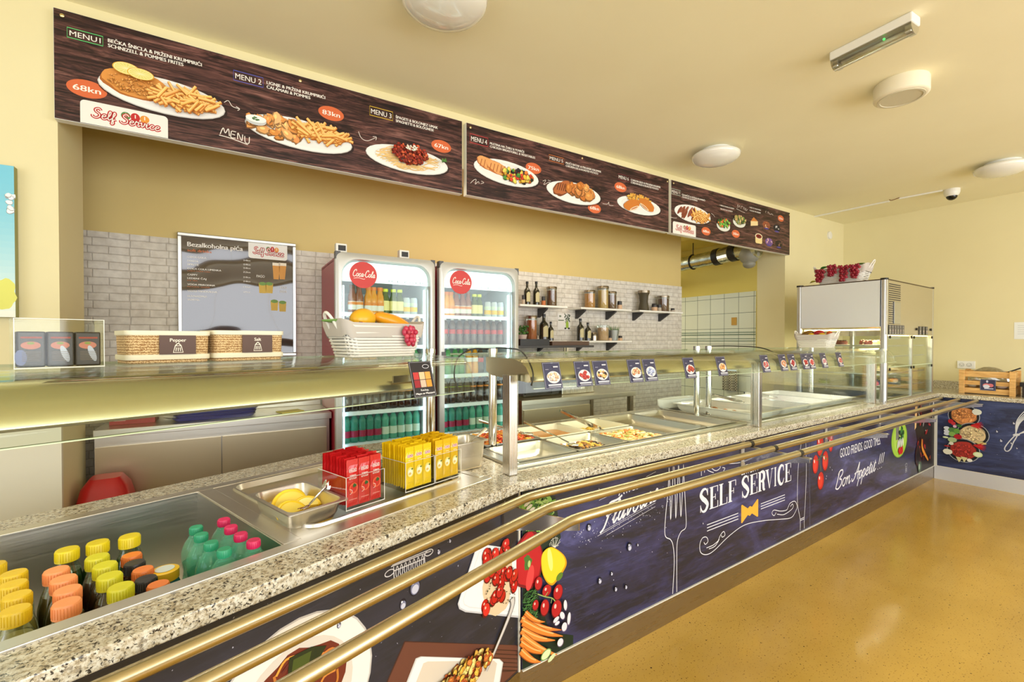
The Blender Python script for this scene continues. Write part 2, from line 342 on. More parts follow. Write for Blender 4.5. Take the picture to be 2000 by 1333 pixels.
# ---------------------------------------------------------------- ink: flat printed art on a vertical sheet (x right, z up, printed side faces -y)
TXT = {}
def glyphs(txt, bold=0.0):
    bold = 0.0; k = (txt, bold)
    if k not in TXT:
        cu = bpy.data.curves.new('lettering', 'FONT'); cu.body = txt; cu.size = 1.0; cu.resolution_u = 3; cu.offset = bold; cu.fill_mode = 'FRONT'
        cu.space_character = 1.0 + bold * 2
        ob = bpy.data.objects.new('lettering', cu); COL.objects.link(ob)
        dg = bpy.context.evaluated_depsgraph_get(); dg.update(); me = bpy.data.meshes.new_from_object(ob.evaluated_get(dg))
        TXT[k] = ([(v.co.x, v.co.y) for v in me.vertices], [tuple(p.vertices) for p in me.polygons])
        bpy.data.objects.remove(ob); bpy.data.curves.remove(cu); bpy.data.meshes.remove(me)
    return TXT[k]
STEP = 0.00004
class Ink(MB):
    def __init__(s, base=0.0004): MB.__init__(s); s.base = base
    def y(s): return -(s.base + s.L * STEP)
    def up(s, n=1): s.L += n; return s
    def poly(s, pts, c):
        y = s.y(); n = len(s.v); s.v += [(p[0], y, p[1]) for p in pts]; s.cc = lin(c)
        ar = sum(pts[i][0] * pts[(i + 1) % len(pts)][1] - pts[(i + 1) % len(pts)][0] * pts[i][1] for i in range(len(pts)))
        ix = list(range(n, n + len(pts))); s.face(ix if ar > 0 else ix[::-1]); s.L += 1; return s
    def rect(s, x0, z0, x1, z1, c): return s.poly([(x0, z0), (x1, z0), (x1, z1), (x0, z1)], c)
    def oval(s, cx, cz, rx, rz, c, rot=0.0, n=28, irr=0.0, rnd=None):
        R = rnd or random; ca, sa = cos(rot), sin(rot); pts = []; ph = [R.uniform(0, 6.28) for _ in range(3)]
        for k in range(n):
            a = 2 * pi * k / n; f = 1 + irr * (sin(3 * a + ph[0]) * 0.4 + sin(5 * a + ph[1]) * 0.3 + sin(8 * a + ph[2]) * 0.3)
            x, z = rx * f * cos(a), rz * f * sin(a); pts.append((cx + x * ca - z * sa, cz + x * sa + z * ca))
        return s.poly(pts, c)
    def rrect(s, x0, z0, x1, z1, r, c): return s.poly(rr(x1 - x0, z1 - z0, r, 4, (x0 + x1) / 2, (z0 + z1) / 2), c)
    def line(s, pts, w, c, closed=False):
        pts = [Vector((p[0], p[1])) for p in pts]; n = len(pts); L = []; Rr = []
        for i, p in enumerate(pts):
            a = pts[i - 1] if (i > 0 or closed) else p; b = pts[(i + 1) % n] if (i < n - 1 or closed) else p
            d = (b - a); d = d.normalized() if d.length > 1e-9 else Vector((1, 0)); nn = Vector((-d.y, d.x)) * (w[i] if isinstance(w, list) else w) / 2
            L.append(p + nn); Rr.append(p - nn)
        s.cc = lin(c); y = s.y(); i0 = len(s.v); s.v += [(p.x, y, p.y) for p in L] + [(p.x, y, p.y) for p in Rr]
        for i in range(n if closed else n - 1): j = (i + 1) % n; s.face([i0 + n + i, i0 + n + j, i0 + j, i0 + i])
        s.L += 1; return s
    def box_line(s, x0, z0, x1, z1, w, c): return s.line([(x0, z0), (x1, z0), (x1, z1), (x0, z1)], w, c, True)
    def text(s, txt, x, z, h, c, bold=0.0, wid=None, shear=0.0, align='l', up=None, dz=0.0, sx=1.0):
        """h = capital height; wid = force the overall width; dz = rise over the whole width"""
        V, Fc = glyphs(txt, bold)
        if not V: return s
        x0 = min(p[0] for p in V); x1 = max(p[0] for p in V); k = h / 0.72; kx = (wid / (x1 - x0)) if wid else k * sx
        w = (x1 - x0) * kx; ox = x - (0 if align == 'l' else w / 2 if align == 'c' else w)
        y = s.y(); n = len(s.v); s.cc = lin(c)
        for sh in ((0,) if not bold else (-bold * 1.1, 0, bold * 1.1)):
            n = len(s.v); yy = s.y(); s.L += 1
            for a, b_ in V: X = (a - x0) * kx; s.v.append((ox + X + sh * k + shear * b_ * k, yy, z + b_ * k + (dz * X / w if w else 0)))
            for f in Fc: s.face([i + n for i in f])
        s.L += 1; return s
    def sq(s, x, z, w, h, rot, c):
        ca, sa = cos(rot), sin(rot); return s.poly([(x + a * ca - b_ * sa, z + a * sa + b_ * ca) for a, b_ in ((-w / 2, -h / 2), (w / 2, -h / 2), (w / 2, h / 2), (-w / 2, h / 2))], c)
def crv(pts, n=8, closed=False):              # smooth curve through points
    P = [Vector(p) for p in pts]; m_ = len(P); out = []
    rng = range(m_ if closed else m_ - 1)
    for i in rng:
        p0 = P[(i - 1) % m_] if (i > 0 or closed) else P[i]; p1 = P[i]; p2 = P[(i + 1) % m_]; p3 = P[(i + 2) % m_] if (i + 2 < m_ or closed) else p2
        for k in range(n):
            t = k / n; out.append(0.5 * ((2 * p1) + (p2 - p0) * t + (2 * p0 - 5 * p1 + 4 * p2 - p3) * t * t + (3 * p1 - p0 - 3 * p2 + p3) * t ** 3))
    if not closed: out.append(P[-1])
    return out
def jit(c, k=14, R=random): d = R.uniform(-k, k); return tuple(max(0, min(255, v + d + R.uniform(-k / 3, k / 3))) for v in c)

# cursive single-stroke letters: unit = x-height 1, (pen strokes, advance)
CUR = {
 'B': ([[(0.2, 0.1), (0.55, 2.0), (0.35, 1.7), (0.7, 2.15), (1.25, 2.1), (1.3, 1.6), (0.8, 1.15), (1.3, 0.95), (1.35, 0.35), (0.8, -0.05), (0.25, 0.1)]], 1.55),
 'A': ([[(-0.25, 0.45), (-0.1, 0.05), (0.35, 0.3), (0.9, 1.4), (1.2, 2.2), (1.15, 1.0), (1.2, 0.0)], [(0.3, 0.85), (0.8, 1.0), (1.5, 0.95)]], 1.4),
 'F': ([[(0.2, 1.5), (0.5, 2.1), (1.4, 2.1), (1.9, 2.3)], [(1.0, 2.05), (0.7, 1.0), (0.45, 0.0), (0.1, -0.3)], [(0.4, 1.0), (1.3, 1.15)]], 1.35),
 'S': ([[(1.2, 1.75), (0.9, 2.15), (0.45, 1.9), (0.5, 1.4), (1.0, 0.95), (1.05, 0.35), (0.6, -0.05), (0.15, 0.15), (0.1, 0.5)]], 1.3),
 'C': ([[(1.15, 1.6), (1.0, 2.1), (0.5, 1.9), (0.2, 1.1), (0.3, 0.3), (0.8, -0.05), (1.3, 0.35)]], 1.35),
 'o': ([[(0.55, 1.0), (0.2, 0.85), (0.15, 0.3), (0.45, 0.0), (0.75, 0.3), (0.75, 0.8), (0.55, 1.0), (0.75, 0.85), (1.0, 0.85)]], 0.95),
 'a': ([[(0.75, 0.85), (0.45, 1.0), (0.15, 0.6), (0.2, 0.1), (0.5, 0.1), (0.75, 0.9), (0.72, 0.3), (0.8, 0.0), (1.05, 0.3)]], 1.0),
 'n': ([[(0.0, 0.75), (0.15, 1.0), (0.18, 0.0), (0.25, 0.6), (0.55, 1.0), (0.7, 0.8), (0.68, 0.2), (0.8, 0.0), (1.05, 0.3)]], 1.0),
 'p': ([[(0.0, 0.5), (0.25, 1.0), (0.15, 0.0), (0.0, -0.9)], [(0.22, 0.7), (0.5, 1.0), (0.75, 0.7), (0.6, 0.1), (0.3, 0.05), (0.55, 0.0), (0.95, 0.35)]], 0.9),
 'e': ([[(0.1, 0.45), (0.55, 0.6), (0.65, 0.9), (0.4, 1.0), (0.15, 0.6), (0.2, 0.1), (0.5, 0.0), (0.9, 0.35)]], 0.85),
 't': ([[(0.0, 0.3), (0.35, 1.5), (0.22, 0.3), (0.35, 0.0), (0.7, 0.35)], [(0.05, 1.05), (0.6, 1.15)]], 0.65),
 'i': ([[(0.0, 0.4), (0.2, 1.0), (0.15, 0.2), (0.3, 0.0), (0.6, 0.35)], [(0.27, 1.35), (0.31, 1.42)]], 0.55),
 'l': ([[(0.0, 0.3), (0.4, 1.2), (0.45, 1.9), (0.25, 1.8), (0.15, 0.4), (0.3, 0.0), (0.6, 0.35)]], 0.6),
 'f': ([[(0.0, 0.3), (0.45, 1.4), (0.4, 1.95), (0.25, 1.6), (0.15, 0.0), (0.1, -0.8), (0.35, -0.6), (0.3, 0.1), (0.7, 0.4)]], 0.65),
 'v': ([[(0.0, 0.8), (0.2, 1.0), (0.3, 0.05), (0.6, 0.5), (0.65, 1.0), (0.9, 0.85)]], 0.85),
 'u': ([[(0.0, 0.7), (0.18, 1.0), (0.15, 0.3), (0.35, 0.0), (0.65, 0.5), (0.72, 1.0), (0.68, 0.2), (0.85, 0.0), (1.05, 0.3)]], 1.0),
 'r': ([[(0.0, 0.4), (0.2, 1.15), (0.3, 0.9), (0.6, 0.95), (0.5, 0.3), (0.6, 0.0), (0.85, 0.35)]], 0.8),
 's': ([[(0.0, 0.3), (0.35, 1.15), (0.6, 0.5), (0.45, 0.0), (0.1, 0.1)], [(0.45, 0.0), (0.8, 0.3)]], 0.75),
 'c': ([[(0.65, 0.8), (0.4, 1.0), (0.15, 0.6), (0.2, 0.1), (0.5, 0.0), (0.85, 0.35)]], 0.8),
 '!': ([[(0.35, 2.1), (0.2, 0.7)], [(0.08, 0.12), (0.1, 0.0)]], 0.55), '-': ([[(0.0, 0.6), (0.4, 0.65)]], 0.4), ' ': ([], 0.6)}
def cursive(ink, txt, x, z, xh, wid, c, pen, shear=0.15, dz=0.0, outline=None):
    tot = sum(CUR[ch][1] for ch in txt); k = wid / tot
    for (cc, pw) in ([(outline[0], pen + outline[1])] if outline else []) + [(c, pen)]:
        ax = 0; ink.up()
        for ch in txt:
            st, adv = CUR[ch]
            for q in st:
                pts = crv([(ax + a, b) for a, b in q], 5)
                l0 = ink.L; ink.line([(x + p.x * k + shear * p.y * xh, z + p.y * xh + dz * p.x / tot) for p in pts], pw, cc); ink.L = l0 + (0 if cc == c else 0)
            ax += adv
        ink.up()
    return ink
def logo(ink, x0, z0, w, h, hang=False):
    """cream badge with the red outlined script and three little cutlery discs"""
    ink.rrect(x0, z0, x0 + w, z0 + h, h * 0.16, (236, 233, 226))
    if hang: ink.rect(x0, z0 + h * 0.7, x0 + w, z0 + h, (236, 233, 226))
    else: ink.rect(x0, z0, x0 + w, z0 + h * 0.3, (236, 233, 226))
    for i, (cx, c) in enumerate(((0.50, (84, 132, 74)), (0.61, (190, 44, 44)), (0.72, (226, 150, 60)))):
        ink.oval(x0 + w * cx, z0 + h * 0.66, w * 0.055, h * (0.17 if i != 1 else 0.20), c); ink.rect(x0 + w * (cx - 0.006), z0 + h * 0.62, x0 + w * (cx + 0.006), z0 + h * 0.78, (240, 236, 226))
    cursive(ink, 'Self Service', x0 + w * 0.12, z0 + h * 0.34, h * 0.19, w * 0.78, (240, 232, 224), h * 0.035, 0.1, -h * 0.08, ((184, 38, 44), h * 0.085))

# ================================================================ the building
ZC = 3.0
def fpoly(F, pts): return [tuple(P3(F, s, o))[:2] for s, o in pts]
def wflat(F, pts):     # frame points -> C frame coords
    out = []
    for s, o in pts:
        p = P3(F, s, o); a = ANG['C']; out.append((p.x * cos(a) + p.y * sin(a), -p.x * sin(a) + p.y * cos(a)))
    return out
ROOM = [(-3.1, -3.5), (7.06, -3.5), (7.06, 8.4), (-3.1, 8.4)]
b = MB(); b.prism(ROOM, -0.1, 0.0); struct(b, 'floor', M_FLOOR, 'C')
b = MB(); b.prism(ROOM, ZC, ZC + 0.1); struct(b, 'ceiling', M_CEIL, 'C')
b = MB(); b.box(7.06, 7.26, -3.5, 8.4, 0, ZC); struct(b, 'wall_right', M_WALL, 'C')
# left end and front: sills, headers and piers around the glazing the daylight comes through
b = MB()
for (o0, o1, z0, z1) in ((-3.5, 8.4, 0, 0.35), (-3.5, 8.4, 2.75, ZC), (-3.5, -3.3, 0.35, 2.75), (1.3, 8.4, 0.35, 2.75)): b.box(-3.3, -3.1, o0, o1, z0, z1)
struct(b, 'wall_left', M_WALL, 'C')
b = MB()
for (s0, s1, z0, z1) in ((-3.3, 7.26, 0, 0.45), (-3.3, 7.26, 2.75, ZC), (-3.3, -1.6, 0.45, 2.75), (1.95, 2.65, 0.45, 2.75), (6.15, 7.26, 0.45, 2.75)): b.box(s0, s1, -3.7, -3.5, z0, z1)
struct(b, 'wall_front', M_WALL, 'C')
for i, (s0, s1) in enumerate(((-1.6, 1.95), (2.65, 6.15))):
    b = MB(); b.box(s0, s1, -3.64, -3.56, 0.45, 0.51); b.box(s0, s1, -3.64, -3.56, 2.69, 2.75)
    for k in range(4): x = s0 + (s1 - s0 - 0.06) * k / 3; b.box(x, x + 0.06, -3.64, -3.56, 0.51, 2.69)
    struct(b, 'window_%d' % (i + 1), M_ALU, 'C')
b = MB(); b.box(-3.24, -3.16, -3.3, 1.3, 0.35, 0.41); b.box(-3.24, -3.16, -3.3, 1.3, 2.69, 2.75)
for k in range(5): y = -3.3 + 4.54 * k / 4; b.box(-3.24, -3.16, y, y + 0.06, 0.41, 2.69)
struct(b, 'window_3', M_ALU, 'C')
# main wall with the wide serving opening (left pier deeper than the right jamb)
b = MB(); b.box(-4.6, -0.669, 2.84, 3.24, 0, ZC); b.box(-0.669, 5.50, 2.84, 3.17, 2.63, ZC); b.box(5.50, 7.4, 2.84, 3.17, 0, ZC)
struct(b, 'wall_back', M_WALL, 'W')
b = MB(); b.box(-1.75, -0.664, 2.822, 2.845, 0.0, 1.30); struct(b, 'trim_1', M_WHITEPAINT, 'W')
# kitchen: brick papered wall, passage with tiles behind it
b = MB(); b.box(-4.4, 4.62, 3.60, 3.74, 0, ZC); struct(b, 'wall_kitchen', M_KITCH, 'W')
b = MB(); b.box(-4.4, 4.625, 3.592, 3.60, 0, 2.10); b.box(4.62, 4.628, 3.592, 3.74, 0, 2.10); struct(b, 'trim_2', M_BRICK, 'W')
b = MB(); b.box(5.50, 5.62, 3.17, 8.2, 0, ZC); struct(b, 'wall_passage', M_PASS, 'W')
b = MB(); b.box(5.49, 5.50, 3.18, 8.2, 0, 2.06); struct(b, 'trim_3', M_TILE, 'W')
b = MB(); b.box(5.484, 5.49, 3.18, 8.2, 1.52, 1.53); b.box(5.484, 5.49, 3.18, 8.2, 1.55, 1.557); b.box(5.484, 5.49, 3.18, 8.2, 1.44, 1.447); b.box(5.484, 5.49, 3.18, 8.2, 1.47, 1.476); struct(b, 'trim_4', mat('green_tile_line', (92, 118, 84), 0.3), 'W')
b = MB(); b.box(2.0, 5.49, 7.6, 7.75, 0, ZC); struct(b, 'wall_far', M_PASS, 'W')
b = MB(); b.box(4.9, 5.49, 3.3, 7.6, 2.72, ZC); struct(b, 'trim_5', M_PASS, 'W')

# ================================================================ counters
GT = 0.90; GB = 0.86
BEND = (1.02, 1.46)
b = MB()
def cl(F, pts): return wflat(F, pts)
def Lp(s, o): return cl('L', [(s, o)])[0]
gp_front = [Lp(-1.6, 1.075), (1.005, 1.435), (6.32, 1.435), (6.32, -2.4), (7.055, -2.4), (7.055, 1.56), (1.08, 1.58), Lp(1.36, 1.20), Lp(-1.6, 1.20)]
b.prism(gp_front, GB, GT)
b.prism([Lp(-1.6, 1.94), Lp(1.36, 1.94), (1.08, 2.33), (7.055, 2.30), (7.055, 2.40), (0.62, 2.42), Lp(-1.6, 2.00)], GB, GT)
b.prism([Lp(1.345, 1.20), (1.08, 1.58), (1.08, 2.33), Lp(1.345, 1.95)], GB, GT)
b.prism([(4.78, 1.56), (7.055, 1.56), (7.055, 2.30), (4.78, 2.30)], GB, GT)
b.prism([(2.925, 1.58), (2.99, 1.58), (2.99, 2.32), (2.925, 2.33)], GB, GT)
solo(b, 'granite_worktop', M_GRAN, 'long speckled granite worktop running along the counter to the right wall', 'worktop', 'C', 0, 0, 0, bevel=0.004)
b = MB(); b.box(7.03, 7.055, -2.4, 2.40, GT, 0.985)
solo(b, 'granite_splashback', M_GRAN, 'low speckled granite upstand along the foot of the right wall', 'splashback', 'C', 0, 0, 0)
# carcasses behind the panels (below the worktop), kick plates
def carcass(F, s0, s1, o0, o1, lab):
    q = MB(); q.box(s0, s1, o0, o1, 0.0, 0.60); return q
b = MB(); b.prism([Lp(-1.6, 1.12), (1.03, 1.48), (6.33, 1.48), (6.37, 1.48), (6.37, -2.4), (7.05, -2.4), (7.05, 2.36), (0.7, 2.36), Lp(-1.6, 1.94)], 0.0, 0.64)
base = thing('counter_base', 'long steel counter base carrying the granite top, hidden behind printed front panels', 'counter', 'C', 0, 0, 0)
part(b, 'carcass', M_STEELD, base)
b = MB(); b.prism([Lp(-1.6, 1.105), (1.025, 1.465), (6.345, 1.465), (6.345, -2.4), (6.37, -2.4), (6.37, 1.485), (1.03, 1.485), Lp(-1.6, 1.13)], 0.0, 0.137)
part(b, 'kick_plate', M_STEELD, base)
b = MB(); b.box(6.336, 6.345, -2.4, 1.462, 0.0, 0.137); part(b, 'kick_plate', mat('kick_painted_sheen', (216, 218, 222), 0.35, 0.45), base, 'kick plate paled for the window reflection')  # paler copy of the kick steel, window reflection painted into its colour
b = MB(); b.prism([Lp(-1.6, 1.93), (0.63, 2.40), (7.05, 2.38), (7.05, 2.36), (0.66, 2.36), Lp(-1.6, 1.92)], 0.64, GB - .001)
part(b, 'back_rail', M_STEELD, base)  # side panel base colour whitened to stand in for reflected window light
# printed front panels: thin boards in front of the carcass
ZP0, ZP1 = 0.139, 0.858
def panel(name, lab, m_, F, s0, s1, o, rot=0):
    t_ = thing(name, lab, 'panel', F, 0, 0, 0)
    q = MB(); q.box(s0, s1, o, o + 0.018, ZP0, ZP1); part(q, 'board', m_, t_); return t_
PNL = panel('printed_counter_panel', 'charcoal printed front panel below the near leg of the counter, with plates of food', M_CHALKG, 'L', -1.6, 1.395, 1.10)
PNC = panel('printed_counter_panel', 'indigo printed front panel with self service lettering, fork and vegetables', M_CHALK, 'C', 1.028, 0, 1.46) if False else None
PNC = panel('printed_counter_panel', 'indigo printed front panel with self service lettering, fork and vegetables', M_CHALK, 'C', 1.030, 3.50, 1.46)
PND = panel('printed_counter_panel', 'indigo printed front panel wishing bon appetit, next to the inner corner', M_CHALK, 'C', 3.505, 6.315, 1.46)
# right-hand counter front: a sheet facing the left; local x runs towards the viewer side
PNP = thing('printed_counter_panel', 'blue printed front panel of the right-hand counter with three pans and a whisk', 'panel', 'C', 6.34, 1.46, 0, rot=-pi / 2)
q = MB(); q.box(0.012, 3.85, 0.0, 0.018, ZP0, ZP1); part(q, 'board', M_CHALKB, PNP)
WP = mat('white_edge_strip', (226, 222, 208), 0.4)
q = MB(); q.box(1.395, 1.4025, 1.094, 1.10, ZP0, ZP1); part(q, 'edge_strip', WP, PNL, 'thin pale corner strip')
q = MB(); q.box(6.316, 6.334, 1.44, 1.47, ZP0, ZP1); part(q, 'edge_strip', WP, PND, 'thin pale corner strip')
q = MB(); q.box(1.03, 3.50, 1.452, 1.46, ZP0 - 0.004, ZP0 + 0.001); part(q, 'bottom_strip', WP, PNC, 'thin pale strip')
q = MB(); q.box(3.505, 6.315, 1.452, 1.46, ZP0 - 0.004, ZP0 + 0.001); part(q, 'bottom_strip', WP, PND, 'thin pale strip')
q = MB(); q.box(0.012, 3.85, -0.006, 0.0, ZP0 - 0.004, ZP0 + 0.001); part(q, 'bottom_strip', WP, PNP, 'thin pale strip')
# tray slide: three rails in one run with a bend, on triangular brackets
ts = thing('tray_slide', 'tray slide of three warm metal tubes running along the counter front', 'tray slide', 'C', 0, 0, 0)
RZ = 0.848; RR = 0.0168
bendC = [(1.03, 1.406), (1.022, 1.274), (1.014, 1.143)]; endS = 6.30
for i, (s_, o_) in enumerate(bendC):
    oL = cl('L', [(0, 0)]); q = MB()
    pb = P3('C', s_, o_); aL = ANG['L']; offL = -pb.x * sin(aL) + pb.y * cos(aL); sL = pb.x * cos(aL) + pb.y * sin(aL)
    far = Lp(-1.6, offL); near1 = Lp(sL - 0.05, offL)
    pth = crv([Vector((*near1, RZ)), Vector((s_ - 0.004, o_ - 0.004, RZ)), Vector((s_ + 0.05, o_, RZ))], 4)
    q.tube([Vector((*far, RZ))] + pth + [Vector((2.60, o_, RZ))], RR, 14); part(q, 'rail', M_RAIL, ts, smooth=50)
    q = MB(); q.tube([(2.635, o_, RZ), (endS, o_, RZ)], RR, 14); part(q, 'rail', M_RAIL, ts, smooth=50)
    q = MB(); q.tube([(2.60, o_, RZ), (2.635, o_, RZ)], RR * 0.86, 14); part(q, 'joint_sleeve', M_BLACK, ts, 'black joint sleeve')
M_BRK = metal('bracket_steel', (216, 218, 224), 0.12, amt=0.04)
for s_ in (2.623, 3.738, 4.775, 6.25):
    q = MB(); q.prism([(1.458, 0.855), (1.458, 0.735), (1.44, 0.73), (1.095, 0.805), (1.095, 0.829), (1.44, 0.829)], s_ - 0.003, s_ + 0.003, 'x'); br = part(q, 'bracket', M_BRK, ts, 'triangular steel bracket')
    q = MB(); q.box(s_ - 0.02, s_ + 0.02, 1.452, 1.459, 0.70, 0.857); part(q, 'mounting_plate', M_ALU, br)
    q = MB(); q.box(s_ - 0.014, s_ + 0.014, 1.09, 1.445, 0.824, 0.831); part(q, 'bearer', M_ALU, br)
q = MB(); aa = ANG['L'] - ANG['C']; dx, dy = sin((aa) / 2), -cos((aa) / 2)
p0 = Vector(Lp(1.302, 1.092)); p1 = Vector((1.051, 1.150)); dx, dy = (p1 - p0).normalized(); th_ = Vector((-dy, dx)) * 0.003
q.loft([[(p0.x - th_.x, p0.y - th_.y, 0.735), (p1.x - th_.x, p1.y - th_.y, 0.80), (p1.x - th_.x, p1.y - th_.y, 0.830), (p0.x - th_.x, p0.y - th_.y, 0.830)],
        [(p0.x + th_.x, p0.y + th_.y, 0.735), (p1.x + th_.x, p1.y + th_.y, 0.80), (p1.x + th_.x, p1.y + th_.y, 0.830), (p0.x + th_.x, p0.y + th_.y, 0.830)]])
part(q, 'bracket', M_BRK, ts, 'triangular steel bracket at the bend')
# ---------------------------------------------------------------- steel insert in the near leg: bottle well and shallow drainer
su = thing('steel_bottle_well', 'brushed steel insert with a deep bottle well and a shallow drainer tray', 'bottle well', 'L', 0, 0, 0)
q = MB(); ZT = 0.905
for (a, c_, d, e) in ((-1.6, 1.345, 1.19, 1.232), (-1.6, 1.345, 1.905, 1.95), (0.552, 0.60, 1.232, 1.905), (1.315, 1.345, 1.232, 1.905)): q.box(a, c_, d, e, 0.894, ZT)
part(q, 'rim', M_STEEL, su, bevel=0.002)
q = MB(); q.box(-1.6, 0.556, 1.226, 1.232, 0.66, 0.900); q.box(-1.6, 0.556, 1.905, 1.911, 0.66, 0.900); q.box(0.55, 0.556, 1.226, 1.911, 0.66, 0.900); q.box(-1.6, 0.556, 1.226, 1.911, 0.655, 0.662)
part(q, 'well', M_STEEL, su)
q = MB(); q.lathe([(0.010, 0), (0.013, 0.003), (0.012, 0.005), (0.006, 0.005)], seg=20)
o_ = part(q, 'overflow_ring', M_CHROME, su, smooth=40); o_.location = (0.065, 1.904, 0.872); o_.rotation_euler = (radians(90), 0, 0)
q = MB(); lp = []
for (w_, d_, r_, z_) in ((0.715, 0.675, 0.001, ZT - 0.002), (0.64, 0.60, 0.05, ZT - 0.002), (0.636, 0.596, 0.05, ZT + 0.006), (0.622, 0.582, 0.045, ZT + 0.006), (0.61, 0.57, 0.04, ZT - 0.014), (0.60, 0.56, 0.035, ZT - 0.016)):
    lp.append([(x, y, z_) for x, y in rr(w_, d_, r_, 5, 0.957, 1.568)])
q.loft(lp, False, True); part(q, 'drainer_tray', M_STEEL, su, smooth=30)
# hot well insert and cold well insert
hw = thing('hot_well', 'steel hot food well with a raised lip around the warm pans', 'food well', 'C', 0, 0, 0)
q = MB()
for (a, c_, d, e) in ((1.085, 2.92, 1.59, 1.632), (1.085, 2.92, 2.285, 2.325), (1.085, 1.14, 1.632, 2.285), (2.885, 2.92, 1.632, 2.285)): q.box(a, c_, d, e, 0.888, 0.912)
part(q, 'rim', M_STEEL, hw, bevel=0.003)
q = MB(); q.box(1.14, 2.885, 1.632, 2.285, 0.70, 0.705); q.box(1.134, 1.14, 1.632, 2.285, 0.70, 0.9); q.box(2.885, 2.891, 1.632, 2.285, 0.70, 0.9); q.box(1.134, 2.891, 1.626, 1.632, 0.70, 0.9); q.box(1.134, 2.891, 2.285, 2.291, 0.70, 0.9)
part(q, 'basin', M_STEEL, hw)
cw = thing('cold_well', 'steel cold plate well under the white serving trays', 'food well', 'C', 0, 0, 0)
q = MB()
for (a, c_, d, e) in ((2.995, 4.78, 1.575, 1.60), (2.995, 4.78, 2.29, 2.315), (2.995, 3.02, 1.60, 2.29), (4.755, 4.78, 1.60, 2.29)): q.box(a, c_, d, e, 0.888, 0.908)
part(q, 'rim', M_STEEL, cw, bevel=0.002)
q = MB(); q.box(3.02, 4.755, 1.60, 2.29, 0.875, 0.886); part(q, 'plate', M_STEEL, cw)

# ---------------------------------------------------------------- sneeze guards
def guard(F, s0, s1, op, lab, posts, housing, mitre=0.0, s0m=0.0):
    """op = offset of the posts; glass runs towards the guest side and curls down"""
    t_ = thing('sneeze_guard', lab, 'sneeze guard', F, 0, 0, 0)
    prof = [(op + 0.10, 1.385), (op - 0.50, 1.385)] + [(op - 0.50 - 0.10 * sin(a), 1.285 + 0.10 * cos(a)) for a in [radians(k) for k in (18, 36, 54, 72, 88)]] + [(op - 0.605, 1.268)]
    TH = 0.008; up_ = [(o_, z_) for o_, z_ in prof]; dn = [(op + 0.10, 1.377), (op - 0.498, 1.377)] + [(op - 0.50 - 0.092 * sin(a), 1.285 + 0.092 * cos(a)) for a in [radians(k) for k in (18, 36, 54, 72, 88)]] + [(op - 0.597, 1.268)]
    q = MB(); lo = up_ + dn[::-1]
    def se(o_): return s1 + mitre * (o_ - (op - 0.6))
    q.loft([[(s0, o_, z_) for o_, z_ in lo], [(se(o_), o_, z_) for o_, z_ in lo]]); part(q, 'curved_glass', M_GLASS, t_, smooth=30)
    q = MB(); q.box(s0, se(op - 0.6), op - 0.6055, op - 0.5965, 1.2655, 1.268); q.box(s0, s1 + mitre * 0.7, op + 0.10, op + 0.1015, 1.377, 1.385); part(q, 'glass_edge', M_GLASSEDGE, t_, 'greenish polished glass edge')
    for sp in posts:
        q = MB(); q.lathe([(0.0, 0.0), (0.034, 0.0), (0.034, 0.006), (0.0215, 0.008), (0.0215, 0.49), (0.024, 0.492), (0.024, 0.508), (0.0, 0.508)], sp, op, GT + 0.0005, 24, False)
        pp = part(q, 'support_post', M_CHROME, t_, smooth=40)
        q = MB(); q.lathe([(0.0, 0), (0.026, 0), (0.026, 0.02), (0.0, 0.02)], sp, op, 1.386, 24, False); part(q, 'clamp', M_CHROME, pp, smooth=40)
    if housing:
        h0, h1 = housing; q = MB(); hp = [(op - 0.17, 1.372), (op - 0.40, 1.374), (op - 0.46, 1.362), (op - 0.50, 1.335), (op - 0.515, 1.30), (op - 0.505, 1.282), (op - 0.48, 1.278), (op - 0.22, 1.292), (op - 0.17, 1.31)]
        hp = [(op - 0.17, 1.374), (op - 0.36, 1.374), (op - 0.43, 1.366), (op - 0.485, 1.342), (op - 0.515, 1.305), (op - 0.518, 1.288), (op - 0.50, 1.280), (op - 0.22, 1.292), (op - 0.17, 1.31)]
        q.loft([[(h0, o_, z_) for o_, z_ in hp], [(h1 + mitre * (o_ - (op - 0.6)), o_, z_) for o_, z_ in hp]]); hh = part(q, 'lamp_housing', M_HOOD, t_, 'golden reflecting lamp housing', smooth=35)
        for sp in posts:
            if h0 < sp + 0.3 and h1 > sp - 0.35:
                q = MB(); q.tube([(sp, op - 0.02, 1.34), (sp + 0.0, op - 0.19, 1.34)], 0.017, 12); part(q, 'holder', M_CHROME, hh, smooth=40)
    return t_
g1 = guard('L', -1.6, 1.19, 1.745, 'long sneeze guard of the near leg carrying the baskets and boxes', (1.505,), (-1.6, 0.98), 0.42)
g2 = guard('C', 1.02, 2.975, 1.975, 'middle sneeze guard above the hot food pans', (1.21, 2.945), (1.07, 2.72))
g3 = guard('C', 3.045, 4.86, 1.975, 'far sneeze guard above the white trays', (3.09, 4.75), (3.13, 3.75))
q = MB(); q.box(1.13, 1.155, 1.46, 1.466, 1.335, 1.357); 
# small marks on the housings
q = MB(); q.box(1.165, 1.20, 1.4585, 1.466, 1.312, 1.332); part(q, 'switch', M_BLACK, [c for c in g2.children if c.name.startswith('lamp_housing')][0], 'small black rocker switch')
q = MB(); q.box(0.90, 0.985, 1.2245, 1.231, 1.312, 1.334); pl = part(q, 'rating_plate', M_STEELD, [c for c in g1.children if c.name.startswith('lamp_housing')][0])
